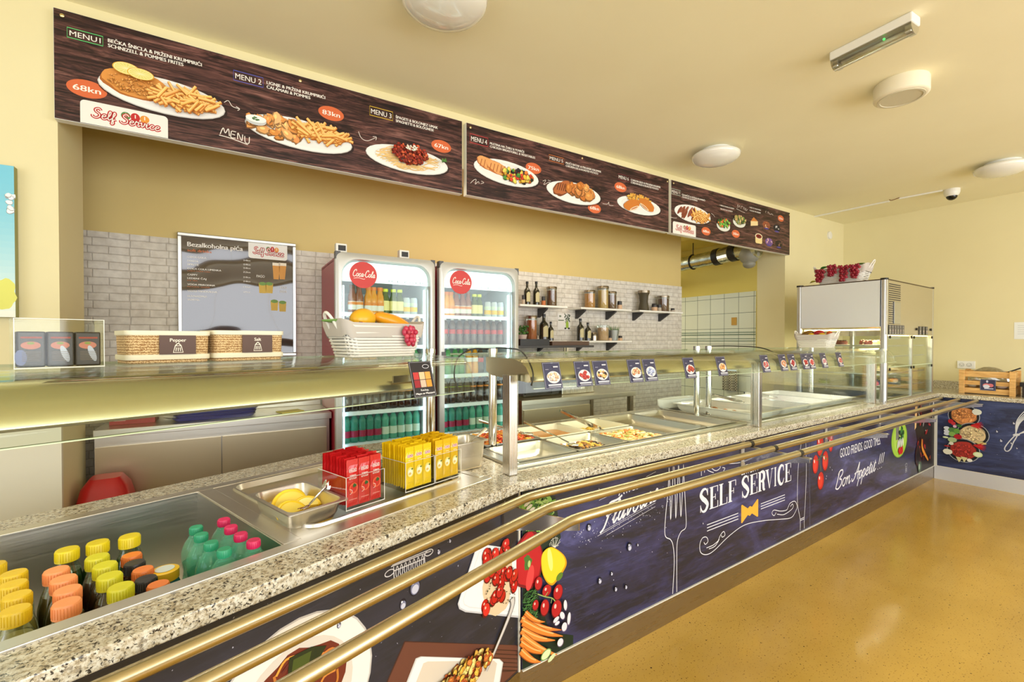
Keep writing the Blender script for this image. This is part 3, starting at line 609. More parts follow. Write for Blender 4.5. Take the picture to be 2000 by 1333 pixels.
# cables looping from the posts into the housings
def cable(lab, F, pts, r=0.0035):
    q = MB(); q.tube(crv(pts, 8), r, 8); s_, o_, z_ = pts[0]
    return solo(q, 'power_cable', M_BLACK, lab, 'cable', F, 0, 0, 0, smooth=True)
cable('black power cable arching from the front pole into the middle lamp housing', 'C', [Vector(p) for p in ((1.225, 1.965, 1.412), (1.19, 1.80, 1.412), (1.13, 1.62, 1.407), (1.085, 1.50, 1.375), (1.075, 1.448, 1.32), (1.07, 1.452, 1.27))])
cable('thin black cable hanging in a loop left of the round pole', 'C', [Vector(p) for p in ((1.20, 2.005, 1.405), (1.12, 2.03, 1.405), (1.05, 2.05, 1.36), (1.03, 2.05, 1.27), (1.05, 2.04, 1.20))])
cable('black power cable arching over the far lamp housing behind the square post', 'C', [Vector(p) for p in ((3.10, 1.965, 1.408), (3.12, 1.80, 1.410), (3.10, 1.60, 1.400), (3.06, 1.48, 1.36), (3.03, 1.42, 1.30), (3.02, 1.40, 1.26))])
# ---------------------------------------------------------------- guest-side glass screen with square posts
gs = thing('glass_screen', 'upright glass screen between square steel posts along the guest side', 'glass screen', 'C', 0, 0, 0)
for i, (s_, o_) in enumerate(((1.03, 1.545), (2.915, 1.53), (4.83, 1.53))):
    q = MB(); q.box(s_ - 0.020, s_ + 0.020, o_ - 0.027, o_ + 0.027, GT + 0.0005, 1.31); pp = part(q, 'square_post', M_STEELV, gs, bevel=0.003)
    q = MB(); q.box(s_ + 0.021, s_ + 0.032, o_ - 0.008, o_ + 0.008, GT + 0.01, 1.305); part(q, 'glass_channel', M_ALU, pp)
for a, c_, o_ in ((1.062, 2.895, 1.54), (2.95, 4.81, 1.53)):
    q = MB(); q.box(a, c_, o_ - 0.004, o_ + 0.004, GT + 0.012, 1.30); part(q, 'pane', M_GLASS, gs)

# ================================================================ menu boards
WF = 'W'
def board(s0, s1, lab):
    t_ = thing('menu_board', lab, 'menu board', 'W', s0, 2.795, 2.44)
    L_ = s1 - s0; q = MB(); q.box(0, L_, 0.0, 0.044, 0, 0.49); part(q, 'backing', mat('white_board_edge', (232, 230, 220), 0.5), t_)
    q = MB(); q.box(0.002, L_ - 0.002, -0.003, 0.0, 0.002, 0.488); part(q, 'printed_sheet', M_PLANK, t_)
    return t_, L_
MB1, w1 = board(-0.669, 1.328, 'leftmost menu board above the opening showing menus one to three')
MB2, w2_ = board(1.359, 3.410, 'middle menu board above the opening showing menus four to six')
MB3, w3 = board(3.445, 5.505, 'rightmost menu board above the opening showing menu seven, salads and sweets')
def screw(t_, x, z):
    q = MB(); q.lathe([(0.0, 0), (0.008, 0), (0.008, 0.003), (0.004, 0.006), (0, 0.006)], seg=12, cap=False)
    o_ = part(q, 'screw', mat('brass_screw', (226, 205, 150), 0.3, 1.0), t_, smooth=40); o_.location = (x, -0.003, z); o_.rotation_euler = (radians(90), 0, 0)
for t_, L_, xs in ((MB1, w1, (0.03, 1.0)), (MB2, w2_, (0.03, 1.02, 2.03)), (MB3, w3, (0.03, 2.045))):
    for x in xs: screw(t_, x, 0.462)
def bx(t_, s0): return lambda px, py: (lambda p: (p[0] - s0, p[1] - 2.44))(onO('W', 2.792, px, py))
B1, B2, B3 = bx(MB1, -0.669), bx(MB2, 1.359), bx(MB3, 3.445)
WHT = (238, 234, 226)
def ink_part(i, name, parent, label=None): return part(i, name, M_INK, parent, label)
# printed food pictures
RG = random.Random(5)
def plate(i, cx, cz, rx, rz, rot=0.0, sh=True):
    if sh: i.oval(cx + rx * 0.02, cz - rz * 0.10, rx * 1.02, rz * 1.0, (44, 26, 24), rot)
    i.oval(cx, cz, rx, rz, (206, 204, 200), rot); i.oval(cx, cz + rz * 0.03, rx * 0.985, rz * 0.97, (240, 240, 236), rot); i.oval(cx, cz + rz * 0.02, rx * 0.80, rz * 0.76, (222, 221, 216), rot); i.oval(cx, cz, rx * 0.78, rz * 0.74, (236, 236, 232), rot)
def fries(i, cx, cz, w, h, n, ln, rot0=0.0):
    i.oval(cx, cz - h * 0.05, w * 0.86, h * 0.72, (214, 140, 58), rot0, irr=0.06, rnd=RG)
    for k in range(int(n * 1.5)):
        a = RG.uniform(0, 6.28); r_ = sqrt(RG.random()) * 0.80; x = cx + w * r_ * cos(a); z = cz + h * r_ * sin(a) + h * 0.10 * (1 - abs(cos(a)))
        t = rot0 + RG.choice((-0.5, -0.25, 0.05, 0.45, 0.8, -0.9)) + RG.uniform(-0.25, 0.25); l_ = ln * RG.uniform(0.7, 1.15); th_ = ln * 0.14
        i.sq(x + 0.001, z - th_ * 0.35, l_, th_ * 1.25, t, (190, 112, 38)); i.sq(x, z, l_, th_, t, jit((240, 182, 96), 16, RG)); i.sq(x, z + th_ * 0.22, l_ * 0.92, th_ * 0.4, t, jit((250, 208, 132), 10, RG))
def bits(i, cx, cz, w, h, n, sz, cols, rot=0.0, lo=0.5, irr=0.15):
    for k in range(n):
        a = RG.uniform(0, 6.28); r_ = sqrt(RG.random()) * 0.88; ca, sa = cos(rot), sin(rot); x_, z_ = w * r_ * cos(a), h * r_ * sin(a); c = RG.choice(cols)
        x = cx + x_ * ca - z_ * sa; z = cz + x_ * sa + z_ * ca; s_ = sz * RG.uniform(0.7, 1.3); ra = RG.uniform(0, 3.1)
        i.oval(x, z - s_ * 0.15, s_ * 1.08, s_ * lo * 1.2, tuple(v * 0.62 for v in c), ra, 9, irr, RG); i.oval(x, z, s_, s_ * lo, jit(c, 12, RG), ra, 9, irr, RG)
        i.oval(x - s_ * 0.15, z + s_ * lo * 0.25, s_ * 0.4, s_ * lo * 0.35, tuple(min(255, v * 1.16 + 10) for v in c), ra, 7, 0, RG)
def lemon(i, x, z, rx, rz, rot=0):
    i.oval(x, z, rx, rz, (226, 178, 60), rot); i.oval(x, z, rx * 0.92, rz * 0.92, (244, 232, 170), rot); i.oval(x, z, rx * 0.84, rz * 0.84, (226, 216, 122), rot)
    for k in range(8): a = pi * k / 8; i.line([(x - rx * 0.8 * cos(a), z - rz * 0.8 * sin(a)), (x + rx * 0.8 * cos(a), z + rz * 0.8 * sin(a))], rx * 0.03, (240, 232, 176))
def badge(t_, P, px, py, txt, sz=1.0, c=(214, 106, 62)):
    x, z = P(px, py); i = Ink(0.0034); i.oval(x, z, 0.070 * sz, 0.040 * sz, c); i.up(2); i.text(txt, x, z - 0.013 * sz, 0.026 * sz, (248, 240, 230), 0.02, wid=0.095 * sz, align='c'); ink_part(i, 'price_badge', t_)
def heading(t_, P, px0, py0, px1, py1, txt, col, tx, lines, th, num):
    """framed menu number between the two pixel corners plus the two dish lines"""
    x0, z1 = P(px0, py0); x1, z0 = P(px1, py1); i = Ink(0.0034); i.box_line(x0, z0, x1, z1, 0.0035, col); i.up(2)
    i.text(txt, x0 + 0.008, z0 + (z1 - z0) * 0.22, (z1 - z0) * 0.56, WHT, 0.006, wid=(x1 - x0) - 0.016); ink_part(i, 'menu_number', t_)
    i = Ink(0.0034); x, z = P(*tx)
    for k, (l_, wd) in enumerate(lines): i.text(l_, x, z - k * th * 1.35, th, WHT, 0.028, wid=wd)
    ink_part(i, 'dish_lettering', t_)
def wpx(P, a, b): return P(*b)[0] - P(*a)[0]
# --- board one
heading(MB1, B1, 131, 53, 201, 90, 'MENU1', (96, 204, 120), (211, 82), [('BEČKA ŠNICLA & PRŽENI KRUMPIRIĆI', wpx(B1, (211, 80), (394, 125))), ('SCHNIZELL & POMMES FRITES', wpx(B1, (211, 90), (358, 130)))], 0.017, 1)
heading(MB1, B1, 456, 137, 514, 171, 'MENU 2', (86, 96, 190), (521, 164), [('LIGNJE & PRŽENI KRUMPIRIĆI', wpx(B1, (521, 160), (635, 190))), ('CALAMARI & POMMES', wpx(B1, (521, 170), (606, 190)))], 0.017, 2)
heading(MB1, B1, 722, 207, 767, 236, 'MENU 3', (226, 190, 60), (773, 231), [('ŠPAGETI & BOLONJEZ UMAK', wpx(B1, (773, 230), (855, 250))), ('SPAGHETTI & BOLOGNESE', wpx(B1, (773, 235), (847, 252)))], 0.017, 3)
badge(MB1, B1, 170, 174, '68kn'); badge(MB1, B1, 647, 222, '83kn'); badge(MB1, B1, 862, 286, '67kn')
x0, z0 = B1(157, 247); x1, z1 = B1(328, 240)
i = Ink(0.0034); logo(i, x0, 0.003, x1 - x0, 0.085 + 0.02); ink_part(i, 'logo_badge', MB1, 'cream badge with red outlined script')
def scrawl(t_, P, strokes, w=0.003, c=(232, 224, 216)):
    i = Ink(0.0034)
    for st in strokes: i.line([tuple(p) for p in crv([P(*q) for q in st], 6)], w, c)
    ink_part(i, 'chalk_scribble', t_)
scrawl(MB1, B1, [[(430, 262), (436, 250), (440, 260), (446, 252), (448, 266)], [(452, 256), (451, 268), (460, 270)], [(453, 262), (459, 264)], [(453, 256), (461, 258)], [(464, 272), (465, 260), (472, 275), (474, 263)], [(478, 266), (479, 278), (486, 280), (487, 268)]], 0.004)
scrawl(MB1, B1, [[(428, 264), (450, 270), (484, 283)]], 0.004)
scrawl(MB1, B1, [[(438, 200), (446, 197), (454, 208), (468, 213)], [(461, 208), (468, 213), (464, 216)]])
scrawl(MB1, B1, [[(700, 257), (706, 270), (718, 275), (734, 269)], [(728, 267), (735, 268), (734, 274)]])
i = Ink(0.0034); cz = B1(313, 182)[1]; xa, xb = B1(190, 150)[0], B1(440, 205)[0]; cx = (xa + xb) / 2; sL_ = (xb - xa) / 2
plate(i, cx, cz - 0.012, sL_, 0.085, -0.03); xa, xb = B1(197, 150)[0], B1(330, 190)[0]; cL = ((xa + xb) / 2 - 0.02, cz + 0.012); rS = (xb - xa) / 2
i.oval(cL[0] + 0.02, cL[1], rS, 0.066, (176, 104, 40), -0.05, irr=0.08, rnd=RG); i.oval(cL[0] + 0.02, cL[1] + 0.006, rS * .97, 0.062, (222, 150, 72), -0.05, irr=0.08, rnd=RG)
bits(i, cL[0] + 0.02, cL[1], rS * .9, 0.052, 150, 0.0045, [(222, 150, 74), (210, 138, 62), (228, 160, 84)], lo=0.7)
fries(i, *B1(363, 200), 0.155, 0.055, 62, 0.075, 0.0)
lemon(i, *B1(249, 140), 0.050, 0.028); lemon(i, *B1(277, 151), 0.050, 0.026); ink_part(i, 'dish_picture', MB1, 'printed plate of breaded schnitzel, lemon slices and fries')
i = Ink(0.0034); a_, b_ = B1(478, 240), B1(688, 275); plate(i, (a_[0] + b_[0]) / 2, B1(583, 258)[1] - 0.012, (b_[0] - a_[0]) / 2, 0.083, -0.03)
c_ = B1(535, 250); bits(i, c_[0] + 0.02, c_[1] + 0.012, 0.15, 0.058, 46, 0.028, [(228, 156, 84), (214, 138, 66), (240, 180, 112)], lo=0.6, irr=0.3); fries(i, *B1(628, 262), 0.165, 0.056, 58, 0.085)
c_ = B1(500, 236); i.oval(c_[0], c_[1] - 0.006, 0.048, 0.024, (196, 200, 200)); i.oval(c_[0], c_[1] + 0.004, 0.048, 0.019, (240, 242, 238)); bits(i, c_[0], c_[1] + 0.004, 0.02, 0.008, 8, 0.005, [(60, 110, 50)]); ink_part(i, 'dish_picture', MB1, 'printed plate of calamari rings and fries')
i = Ink(0.0034); c_ = B1(795, 312); xa, xb = B1(714, 305)[0], B1(875, 320)[0]; c_ = ((xa + xb) / 2, c_[1]); plate(i, c_[0], c_[1], (xb - xa) / 2, 0.080)
for k in range(110):
    a = RG.uniform(0, 6.28); r_ = RG.uniform(0.6, 1.15); x, z = c_[0] + 0.15 * r_ * cos(a), c_[1] + 0.010 + 0.052 * r_ * sin(a); i.line([tuple(p) for p in crv([(x - 0.04, z - .010), (x, z + RG.uniform(-.018, .014)), (x + 0.04, z + RG.uniform(-.012, .008))], 4)], 0.006, jit((232, 196, 130), 12, RG))
bits(i, c_[0], c_[1] + 0.030, 0.13, 0.066, 330, 0.009, [(176, 58, 34), (150, 44, 28), (204, 92, 52), (128, 36, 24)], lo=0.8, irr=0.3); bits(i, c_[0] + 0.005, c_[1] + 0.062, 0.05, 0.020, 30, 0.007, [(246, 240, 220)], lo=0.4)
bits(i, *B1(862, 318), 0.014, 0.012, 4, 0.016, [(70, 120, 52)], lo=0.4); ink_part(i, 'dish_picture', MB1, 'printed plate of spaghetti bolognese')
# --- board two
heading(MB2, B2, 918, 261, 953, 287, 'MENU 4', (206, 60, 66), (957, 282), [('PILETINA NA ŽARU & POVRĆE', wpx(B2, (957, 282), (1024, 300))), ('CHICKEN BREASTGRILL & VEGETABLES', wpx(B2, (957, 282), (1045, 300)))], 0.016, 4)
heading(MB2, B2, 1072, 302, 1101, 321, 'MENU 5', (214, 122, 56), (1105, 320), [('PILEĆI BATAK & PEKARSKI KRUMPIR', wpx(B2, (1105, 320), (1174, 330))), ('CHICKEN LEG & ROASTED POTATO', wpx(B2, (1105, 320), (1168, 330)))], 0.016, 5)
heading(MB2, B2, 1207, 339, 1229, 356, 'MENU 6', (120, 40, 52), (1232, 353), [('CORDON BLEU & PEKARSKI KRUMPIR', wpx(B2, (1232, 353), (1290, 366))), ('CORDON BLEU & ROASTED POTATO', wpx(B2, (1232, 353), (1286, 366)))], 0.016, 6)
badge(MB2, B2, 1042, 329, '75kn'); badge(MB2, B2, 1161, 407, '68kn'); badge(MB2, B2, 1212, 366, '68kn')
scrawl(MB2, B2, [[(919, 358), (925, 352), (930, 351), (928, 360), (934, 355), (936, 359)], [(940, 354), (945, 357), (939, 359)]]); scrawl(MB2, B2, [[(1060, 354), (1066, 352), (1062, 361), (1072, 356), (1076, 360)], [(1070, 352), (1076, 354)]]); scrawl(MB2, B2, [[(1177, 398), (1186, 399), (1189, 395), (1190, 401), (1198, 402)]])
i = Ink(0.0034); c_ = B2(988, 338); xa, xb = B2(925, 325)[0], B2(1052, 350)[0]; plate(i, (xa + xb) / 2, c_[1], (xb - xa) / 2, 0.085, -0.03)
for k, (u, v) in enumerate(((955, 322), (973, 330))):
    d_ = B2(u, v); i.oval(d_[0], d_[1], 0.10, 0.042, (190, 110, 56), -0.25, irr=0.1, rnd=RG); i.oval(d_[0], d_[1] + 0.005, 0.096, 0.038, (228, 164, 100), -0.25, irr=0.1, rnd=RG)
    for j in range(6): x = d_[0] - 0.07 + j * 0.028; i.line([(x, d_[1] - 0.024), (x + 0.014, d_[1] + 0.03)], 0.005, (160, 84, 42))
c_ = B2(1010, 345); bits(i, c_[0], c_[1], 0.15, 0.05, 120, 0.015, [(206, 60, 36), (236, 178, 52), (70, 140, 50), (226, 120, 44), (40, 34, 40), (232, 206, 90)], lo=0.75, irr=0.3); ink_part(i, 'dish_picture', MB2, 'printed plate of grilled chicken and colourful vegetables')
i = Ink(0.0034); c_ = B2(1120, 375); xa, xb = B2(1067, 360)[0], B2(1173, 385)[0]; plate(i, (xa + xb) / 2, c_[1] - 0.01, (xb - xa) / 2, 0.083)
d_ = B2(1098, 368); i.oval(d_[0], d_[1], 0.10, 0.05, (120, 64, 32), 0.5, irr=0.12, rnd=RG); i.oval(d_[0] + 0.005, d_[1] + 0.006, 0.09, 0.044, (178, 102, 56), 0.5, irr=0.12, rnd=RG)
for j in range(6): i.line([(d_[0] - 0.05 + j * 0.02, d_[1] - 0.02), (d_[0] - 0.03 + j * 0.02, d_[1] + 0.04)], 0.006, (72, 36, 24))
d_ = B2(1136, 374); bits(i, d_[0], d_[1] + 0.004, 0.15, 0.055, 34, 0.034, [(214, 140, 70), (228, 164, 92), (198, 120, 52)], lo=0.75); ink_part(i, 'dish_picture', MB2, 'printed plate of chicken leg and roast potatoes')
i = Ink(0.0034); c_ = B2(1247, 402); xa, xb = B2(1205, 400)[0], B2(1290, 410)[0]; plate(i, (xa + xb) / 2, c_[1], (xb - xa) / 2, 0.075); d_ = B2(1247, 396); bits(i, d_[0], d_[1] + 0.032, 0.17, 0.03, 60, 0.022, [(236, 182, 84), (224, 160, 64)], lo=0.4)
for u, rt in ((1233, 0.3), (1262, -0.3)):
    d_ = B2(u, 402); i.oval(d_[0], d_[1] + 0.005, 0.10, 0.045, (206, 124, 48), rt, irr=0.06, rnd=RG); i.oval(d_[0] + (0.03 if rt > 0 else -0.03), d_[1] - 0.018, 0.06, 0.012, (240, 216, 176), rt * 1.4); i.oval(d_[0] + (0.03 if rt > 0 else -0.03), d_[1] - 0.018, 0.045, 0.005, (190, 110, 84), rt * 1.4)
ink_part(i, 'dish_picture', MB2, 'printed plate of cut cordon bleu with chips')
# --- board three
heading(MB3, B3, 1311, 368, 1329, 383, 'MENU 7', (196, 214, 196), (1332, 382), [('ĆEVAPČIĆI & PRŽENI KRUMPIRIĆI', wpx(B3, (1332, 382), (1377, 390))), ('CEVAPCICI & POMMES', wpx(B3, (1332, 382), (1362, 390)))], 0.015, 7)
i = Ink(0.0034)
for (u, v, l_, wd) in ((1405, 402, '+ MENU DANA & DESERT', (1405, 1434)), (1407, 409, 'SALATA ILI DESERT', (1407, 1431)), (1463, 406, '+ ADD TO YOUR MENU', (1463, 1486)), (1464, 412, 'A SALAD OR DESSERT', (1464, 1486))):
    x, z = B3(u, v); i.text(l_, x, z, 0.013, WHT, 0.028, wid=wpx(B3, (wd[0], v), (wd[1], v)))
ink_part(i, 'dish_lettering', MB3)
badge(MB3, B3, 1379, 452, '68kn'); badge(MB3, B3, 1437, 457, '30kn'); badge(MB3, B3, 1525, 427, '25kn', 0.9)
x0, _ = B3(1314, 455); x1, _ = B3(1359, 460); i = Ink(0.0034); logo(i, x0, 0.003, x1 - x0, 0.11); ink_part(i, 'logo_badge', MB3, 'cream badge with red outlined script')
scrawl(MB3, B3, [[(1440, 407), (1441, 400), (1443, 405), (1445, 401)], [(1447, 408), (1448, 403), (1451, 404)], [(1452, 410), (1453, 405), (1455, 411), (1456, 406)], [(1457, 407), (1457, 412), (1460, 409)], [(1438, 408), (1446, 412), (1455, 416)]])
scrawl(MB3, B3, [[(1495, 416), (1496, 412)], [(1500, 418), (1500, 414), (1504, 419), (1507, 418), (1510, 421)]]); scrawl(MB3, B3, [[(1389, 417), (1393, 420), (1396, 424)], [(1308, 424), (1316, 426), (1322, 426)]])
i = Ink(0.0034); c_ = B3(1353, 419); xa, xb = B3(1317, 410)[0], B3(1388, 425)[0]; plate(i, (xa + xb) / 2, c_[1], (xb - xa) / 2, 0.082, -0.02); d_ = B3(1339, 414)
for k in range(13): i.oval(d_[0] + RG.uniform(-0.11, 0.13), d_[1] + RG.uniform(-0.03, 0.04), 0.05, 0.015, jit((142, 74, 54), 14, RG), 0.9 + RG.uniform(-.2, .2))
fries(i, *B3(1367, 423), 0.16, 0.055, 48, 0.08); ink_part(i, 'dish_picture', MB3, 'printed plate of grilled meat rolls and fries')
for (u, v, cols) in ((1413, 438, [(96, 168, 60), (60, 128, 44), (134, 192, 80), (226, 120, 60), (48, 84, 36)]), (1444, 431, [(120, 150, 70), (176, 160, 96), (208, 176, 120), (70, 90, 44)])):
    i = Ink(0.0034); c_ = B3(u, v); i.oval(c_[0], c_[1] - 0.024, 0.115, 0.055, (50, 28, 26)); i.oval(c_[0], c_[1] - 0.018, 0.112, 0.055, (226, 228, 216)); bits(i, c_[0], c_[1] + 0.008, 0.115, 0.048, 70, 0.016, cols, lo=0.6, irr=0.35); ink_part(i, 'dish_picture', MB3, 'printed bowl of green salad')
i = Ink(0.0034); c_ = B3(1474, 434); i.poly([(c_[0] - 0.075, c_[1] - 0.05), (c_[0] + 0.06, c_[1] - 0.03), (c_[0] + 0.06, c_[1] + 0.015), (c_[0] - 0.075, c_[1] + 0.0)], (238, 214, 160)); i.poly([(c_[0] - 0.075, c_[1]), (c_[0] + 0.06, c_[1] + 0.015), (c_[0] - 0.02, c_[1] + 0.05)], (206, 130, 60)); ink_part(i, 'dessert_picture', MB3, 'printed slice of cheesecake')
for u, v, c1_, c2_ in ((1497, 440, (150, 82, 52), (232, 184, 140)), (1517, 446, (34, 30, 40), (214, 210, 214)), (1502, 473, (120, 84, 150), (214, 170, 180)), (1521, 477, (40, 28, 30), (150, 110, 84))):
    i = Ink(0.0034); c_ = B3(u, v); i.oval(c_[0], c_[1], 0.075, 0.042, c1_); bits(i, c_[0], c_[1], 0.06, 0.03, 12, 0.016, [c2_, c1_], lo=0.6); i.oval(c_[0], c_[1] - 0.038, 0.045, 0.009, (80, 70, 150)); ink_part(i, 'dessert_picture', MB3, 'small printed sweet on the menu board')
i = Ink(0.0034); c_ = B3(1482, 466); i.rrect(c_[0] - 0.065, c_[1] - 0.055, c_[0] + 0.065, c_[1] + 0.02, 0.02, (236, 214, 150)); i.oval(c_[0], c_[1] + 0.022, 0.07, 0.03, (236, 226, 190)); i.oval(c_[0], c_[1] + 0.022, 0.055, 0.022, (130, 28, 26)); i.oval(c_[0], c_[1] + 0.022, 0.02, 0.008, (60, 12, 16)); ink_part(i, 'dessert_picture', MB3, 'printed panna cotta with red sauce')

# ---------------------------------------------------------------- ceiling fittings
def dome(px, py, r, lab, z=2.965):
    s_, o_ = onZ('C', z, px, py); t_ = thing('ceiling_lamp', lab, 'ceiling lamp', 'C', s_, o_, ZC, group='round opal ceiling lamps')
    q = MB(); q.lathe([(0, 0), (r * 0.62, 0), (r * 0.62, -0.02), (0, -0.02)], seg=36, cap=False); part(q, 'base', M_WHITE, t_, smooth=40)
    q = MB(); q.lathe([(r * 0.60, -0.018)] + [(r * cos(a), -0.045 - (0.075 if a > 0 else 0.03) * sin(a)) for a in [radians(k) for k in (-60, -40, -20, 0, 15, 30, 45, 60, 75, 84)]] + [(0.0, -0.12)], seg=40, cap=False); part(q, 'shade', M_GLOBE, t_, smooth=True)
    return t_
dome(868, -6, 0.19, 'large opal dome lamp cut by the top edge of the view')
dome(1398, 302, 0.185, 'opal dome lamp on the ceiling right of the middle menu board')
dome(1958, 325, 0.185, 'opal dome lamp at the right edge near the camera dome')
s_, o_ = onZ('C', 2.93, 1760, 184); t_ = thing('ceiling_speaker', 'round cream surface speaker drum on the ceiling below the strip light', 'speaker', 'C', s_, o_, ZC)
q = MB(); q.lathe([(0, 0), (0.128, 0), (0.132, -0.01), (0.132, -0.085), (0.126, -0.092), (0.116, -0.094), (0.0, -0.094)], seg=44, cap=False); part(q, 'housing', mat('cream_drum', (238, 230, 206), 0.45), t_, smooth=40)
q = MB(); q.lathe([(0.112, -0.0935), (0.112, -0.098), (0.100, -0.099), (0.098, -0.096), (0, -0.096)], seg=44, cap=False); part(q, 'grille', mat('warm_grey_grille', (206, 198, 172), 0.5), t_, smooth=40)
# emergency strip light
a_ = onZ('C', 2.96, 1628, 122); c_ = onZ('C', 2.96, 1790, 43); dv = Vector((c_[0] - a_[0], c_[1] - a_[1])); LN = dv.length; an = atan2(dv.y, dv.x)
t_ = thing('emergency_light', 'white emergency strip light with a clear ribbed cover and green spot', 'strip light', 'C', (a_[0] + c_[0]) / 2, (a_[1] + c_[1]) / 2, ZC, rot=an)
q = MB(); q.box(-LN / 2, LN / 2, -0.045, 0.045, -0.045, 0.0); part(q, 'base_tray', M_WHITE, t_, bevel=0.006)
q = MB(); pr = [(0.042 * cos(a), -0.046 - 0.045 * sin(a)) for a in [pi * k / 10 for k in range(11)]]; q.loft([[(-LN / 2 + 0.005, y, z) for y, z in pr], [(LN / 2 - 0.005, y, z) for y, z in pr]]); part(q, 'clear_cover', sheet('ribbed_cover', (214, 212, 200), 0.14, 0.12, 0.3), t_, smooth=40)
q = MB(); q.tube([(-LN / 2 + 0.04, 0, -0.062), (LN / 2 - 0.04, 0, -0.062)], 0.008, 10); part(q, 'tube', M_WHITE, t_, smooth=True)
q = MB(); q.ell((LN / 2 - 0.12, -0.02, -0.058), 0.006, 8, 6); part(q, 'status_light', mat('green_led', (90, 220, 120), 0.3, emit=(60, 255, 120), estr=2.0), t_, 'small green status light', smooth=True)
q = MB(); q.box(LN / 2 - 0.035, LN / 2 - 0.008, -0.03, 0.03, -0.085, -0.047); q.box(-LN / 2 + 0.008, -LN / 2 + 0.035, -0.03, 0.03, -0.085, -0.047); part(q, 'lamp_holder', M_ALU, t_, bevel=0.004)
# dome camera and its conduit
s_, o_ = onZ('C', 2.96, 1859, 378); t_ = thing('security_camera', 'white dome security camera with a black eye on the ceiling', 'camera', 'C', s_, o_, ZC)
q = MB(); q.lathe([(0, 0), (0.064, 0), (0.064, -0.03), (0.058, -0.055), (0.046, -0.07), (0.0, -0.07)], seg=30, cap=False); part(q, 'housing', M_WHITE, t_, smooth=40)
q = MB(); q.lathe([(0.045 * cos(a), -0.068 - 0.042 * sin(a)) for a in [radians(k) for k in (0, 20, 40, 60, 80)]] + [(0, -0.11)], seg=24, cap=False); part(q, 'lens_dome', mat('black_gloss', (12, 12, 14), 0.08), t_, smooth=True)
for (pa, pb_, lb) in (((1587, 424), (1737, 393), 'long white cable duct on the ceiling coming from the corner'), ((1756, 388), (1841, 372), 'short white cable duct on the ceiling ending at the dome camera')):
    a_ = onZ('C', 2.995, *pa); c_ = onZ('C', 2.995, *pb_); q = MB(); d2 = Vector((c_[0] - a_[0], c_[1] - a_[1])); L2 = d2.length; q.box(0, L2, -0.011, 0.011, -0.014, 0)
    solo(q, 'cable_duct', M_WHITE, lb, 'cable duct', 'C', a_[0], a_[1], ZC, rot=atan2(d2.y, d2.x), bevel=0.002)
a_ = onZ('C', 2.99, 1737, 391); c_ = onZ('C', 2.99, 1757, 387); q = MB(); q.tube(crv([Vector((a_[0], a_[1], ZC - 0.006)), Vector(((a_[0] + c_[0]) / 2 - 0.01, (a_[1] + c_[1]) / 2 + 0.02, ZC - 0.02)), Vector((c_[0], c_[1], ZC - 0.006))], 6), 0.004, 8)
solo(q, 'cable', mat('brown_cable', (120, 76, 40), 0.5), 'short brown cable bridging the gap between the two ceiling ducts', 'cable', 'C', 0, 0, 0, smooth=True)
# small round sensor on the wall near the corner, socket, paper notice
s_, z_ = onO('W', 2.835, 1620, 460); t_ = thing('wall_sensor', 'small round white sensor high on the back wall near the corner', 'sensor', 'W', s_, 2.84, z_)
q = MB(); q.lathe([(0, 0), (0.05, 0), (0.048, 0.018), (0.03, 0.022), (0, 0.022)], seg=26, cap=False); o_ = part(q, 'cover', M_WHITE, t_, smooth=40); o_.rotation_euler = (radians(90), 0, 0)
o1, z1 = onS('C', 7.06, 1870, 705); o2, z2 = onS('C', 7.06, 1905, 721); t_ = thing('wall_socket', 'white double power socket on the right wall above the crate', 'socket', 'C', 7.06, (o1 + o2) / 2, (z1 + z2) / 2, rot=-pi / 2)
W_ = abs(o1 - o2) / 2; q = MB(); q.box(-W_, W_, -0.012, 0, -0.042, 0.042); part(q, 'plate', M_WHITE, t_, bevel=0.003)
for x in (-0.035, 0.025):
    q = MB(); q.lathe([(0.02, 0), (0.02, 0.002), (0.0185, 0.002), (0.0185, 0)], seg=20, cap=False); q.box(-0.003, 0.003, -0.012, -0.008, -0.0, 0.001); q.lathe([(0, 0.0015), (0.0028, 0.0015)], -0.008, 0, 0, 8, False); q.lathe([(0, 0.0015), (0.0028, 0.0015)], 0.008, 0, 0, 8, False)
    o_ = part(q, 'outlet', M_DARK, t_); o_.location = (x, -0.012, 0); o_.rotation_euler = (radians(90), 0, 0)
o1, z1 = onS('C', 7.06, 1981, 630); t_ = thing('paper_notice', 'white paper notice taped to the right wall at the edge of view', 'notice', 'C', 7.06, o1 - 0.105, z1 - 0.297, rot=-pi / 2)
q = MB(); q.box(-0.105, 0.105, -0.002, 0, 0.12, 0.297); part(q, 'sheet', mat('paper', (238, 240, 236), 0.7), t_)
i = Ink(0.0024); i.text('NOTICE', -0.08, 0.235, 0.018, (200, 204, 204)) if False else [i.rect(-0.08, 0.26 - k * 0.022, -0.02 + 0.02 * (k % 3), 0.264 - k * 0.022, (200, 204, 204)) for k in range(5)]; ink_part(i, 'faint_lines', t_)
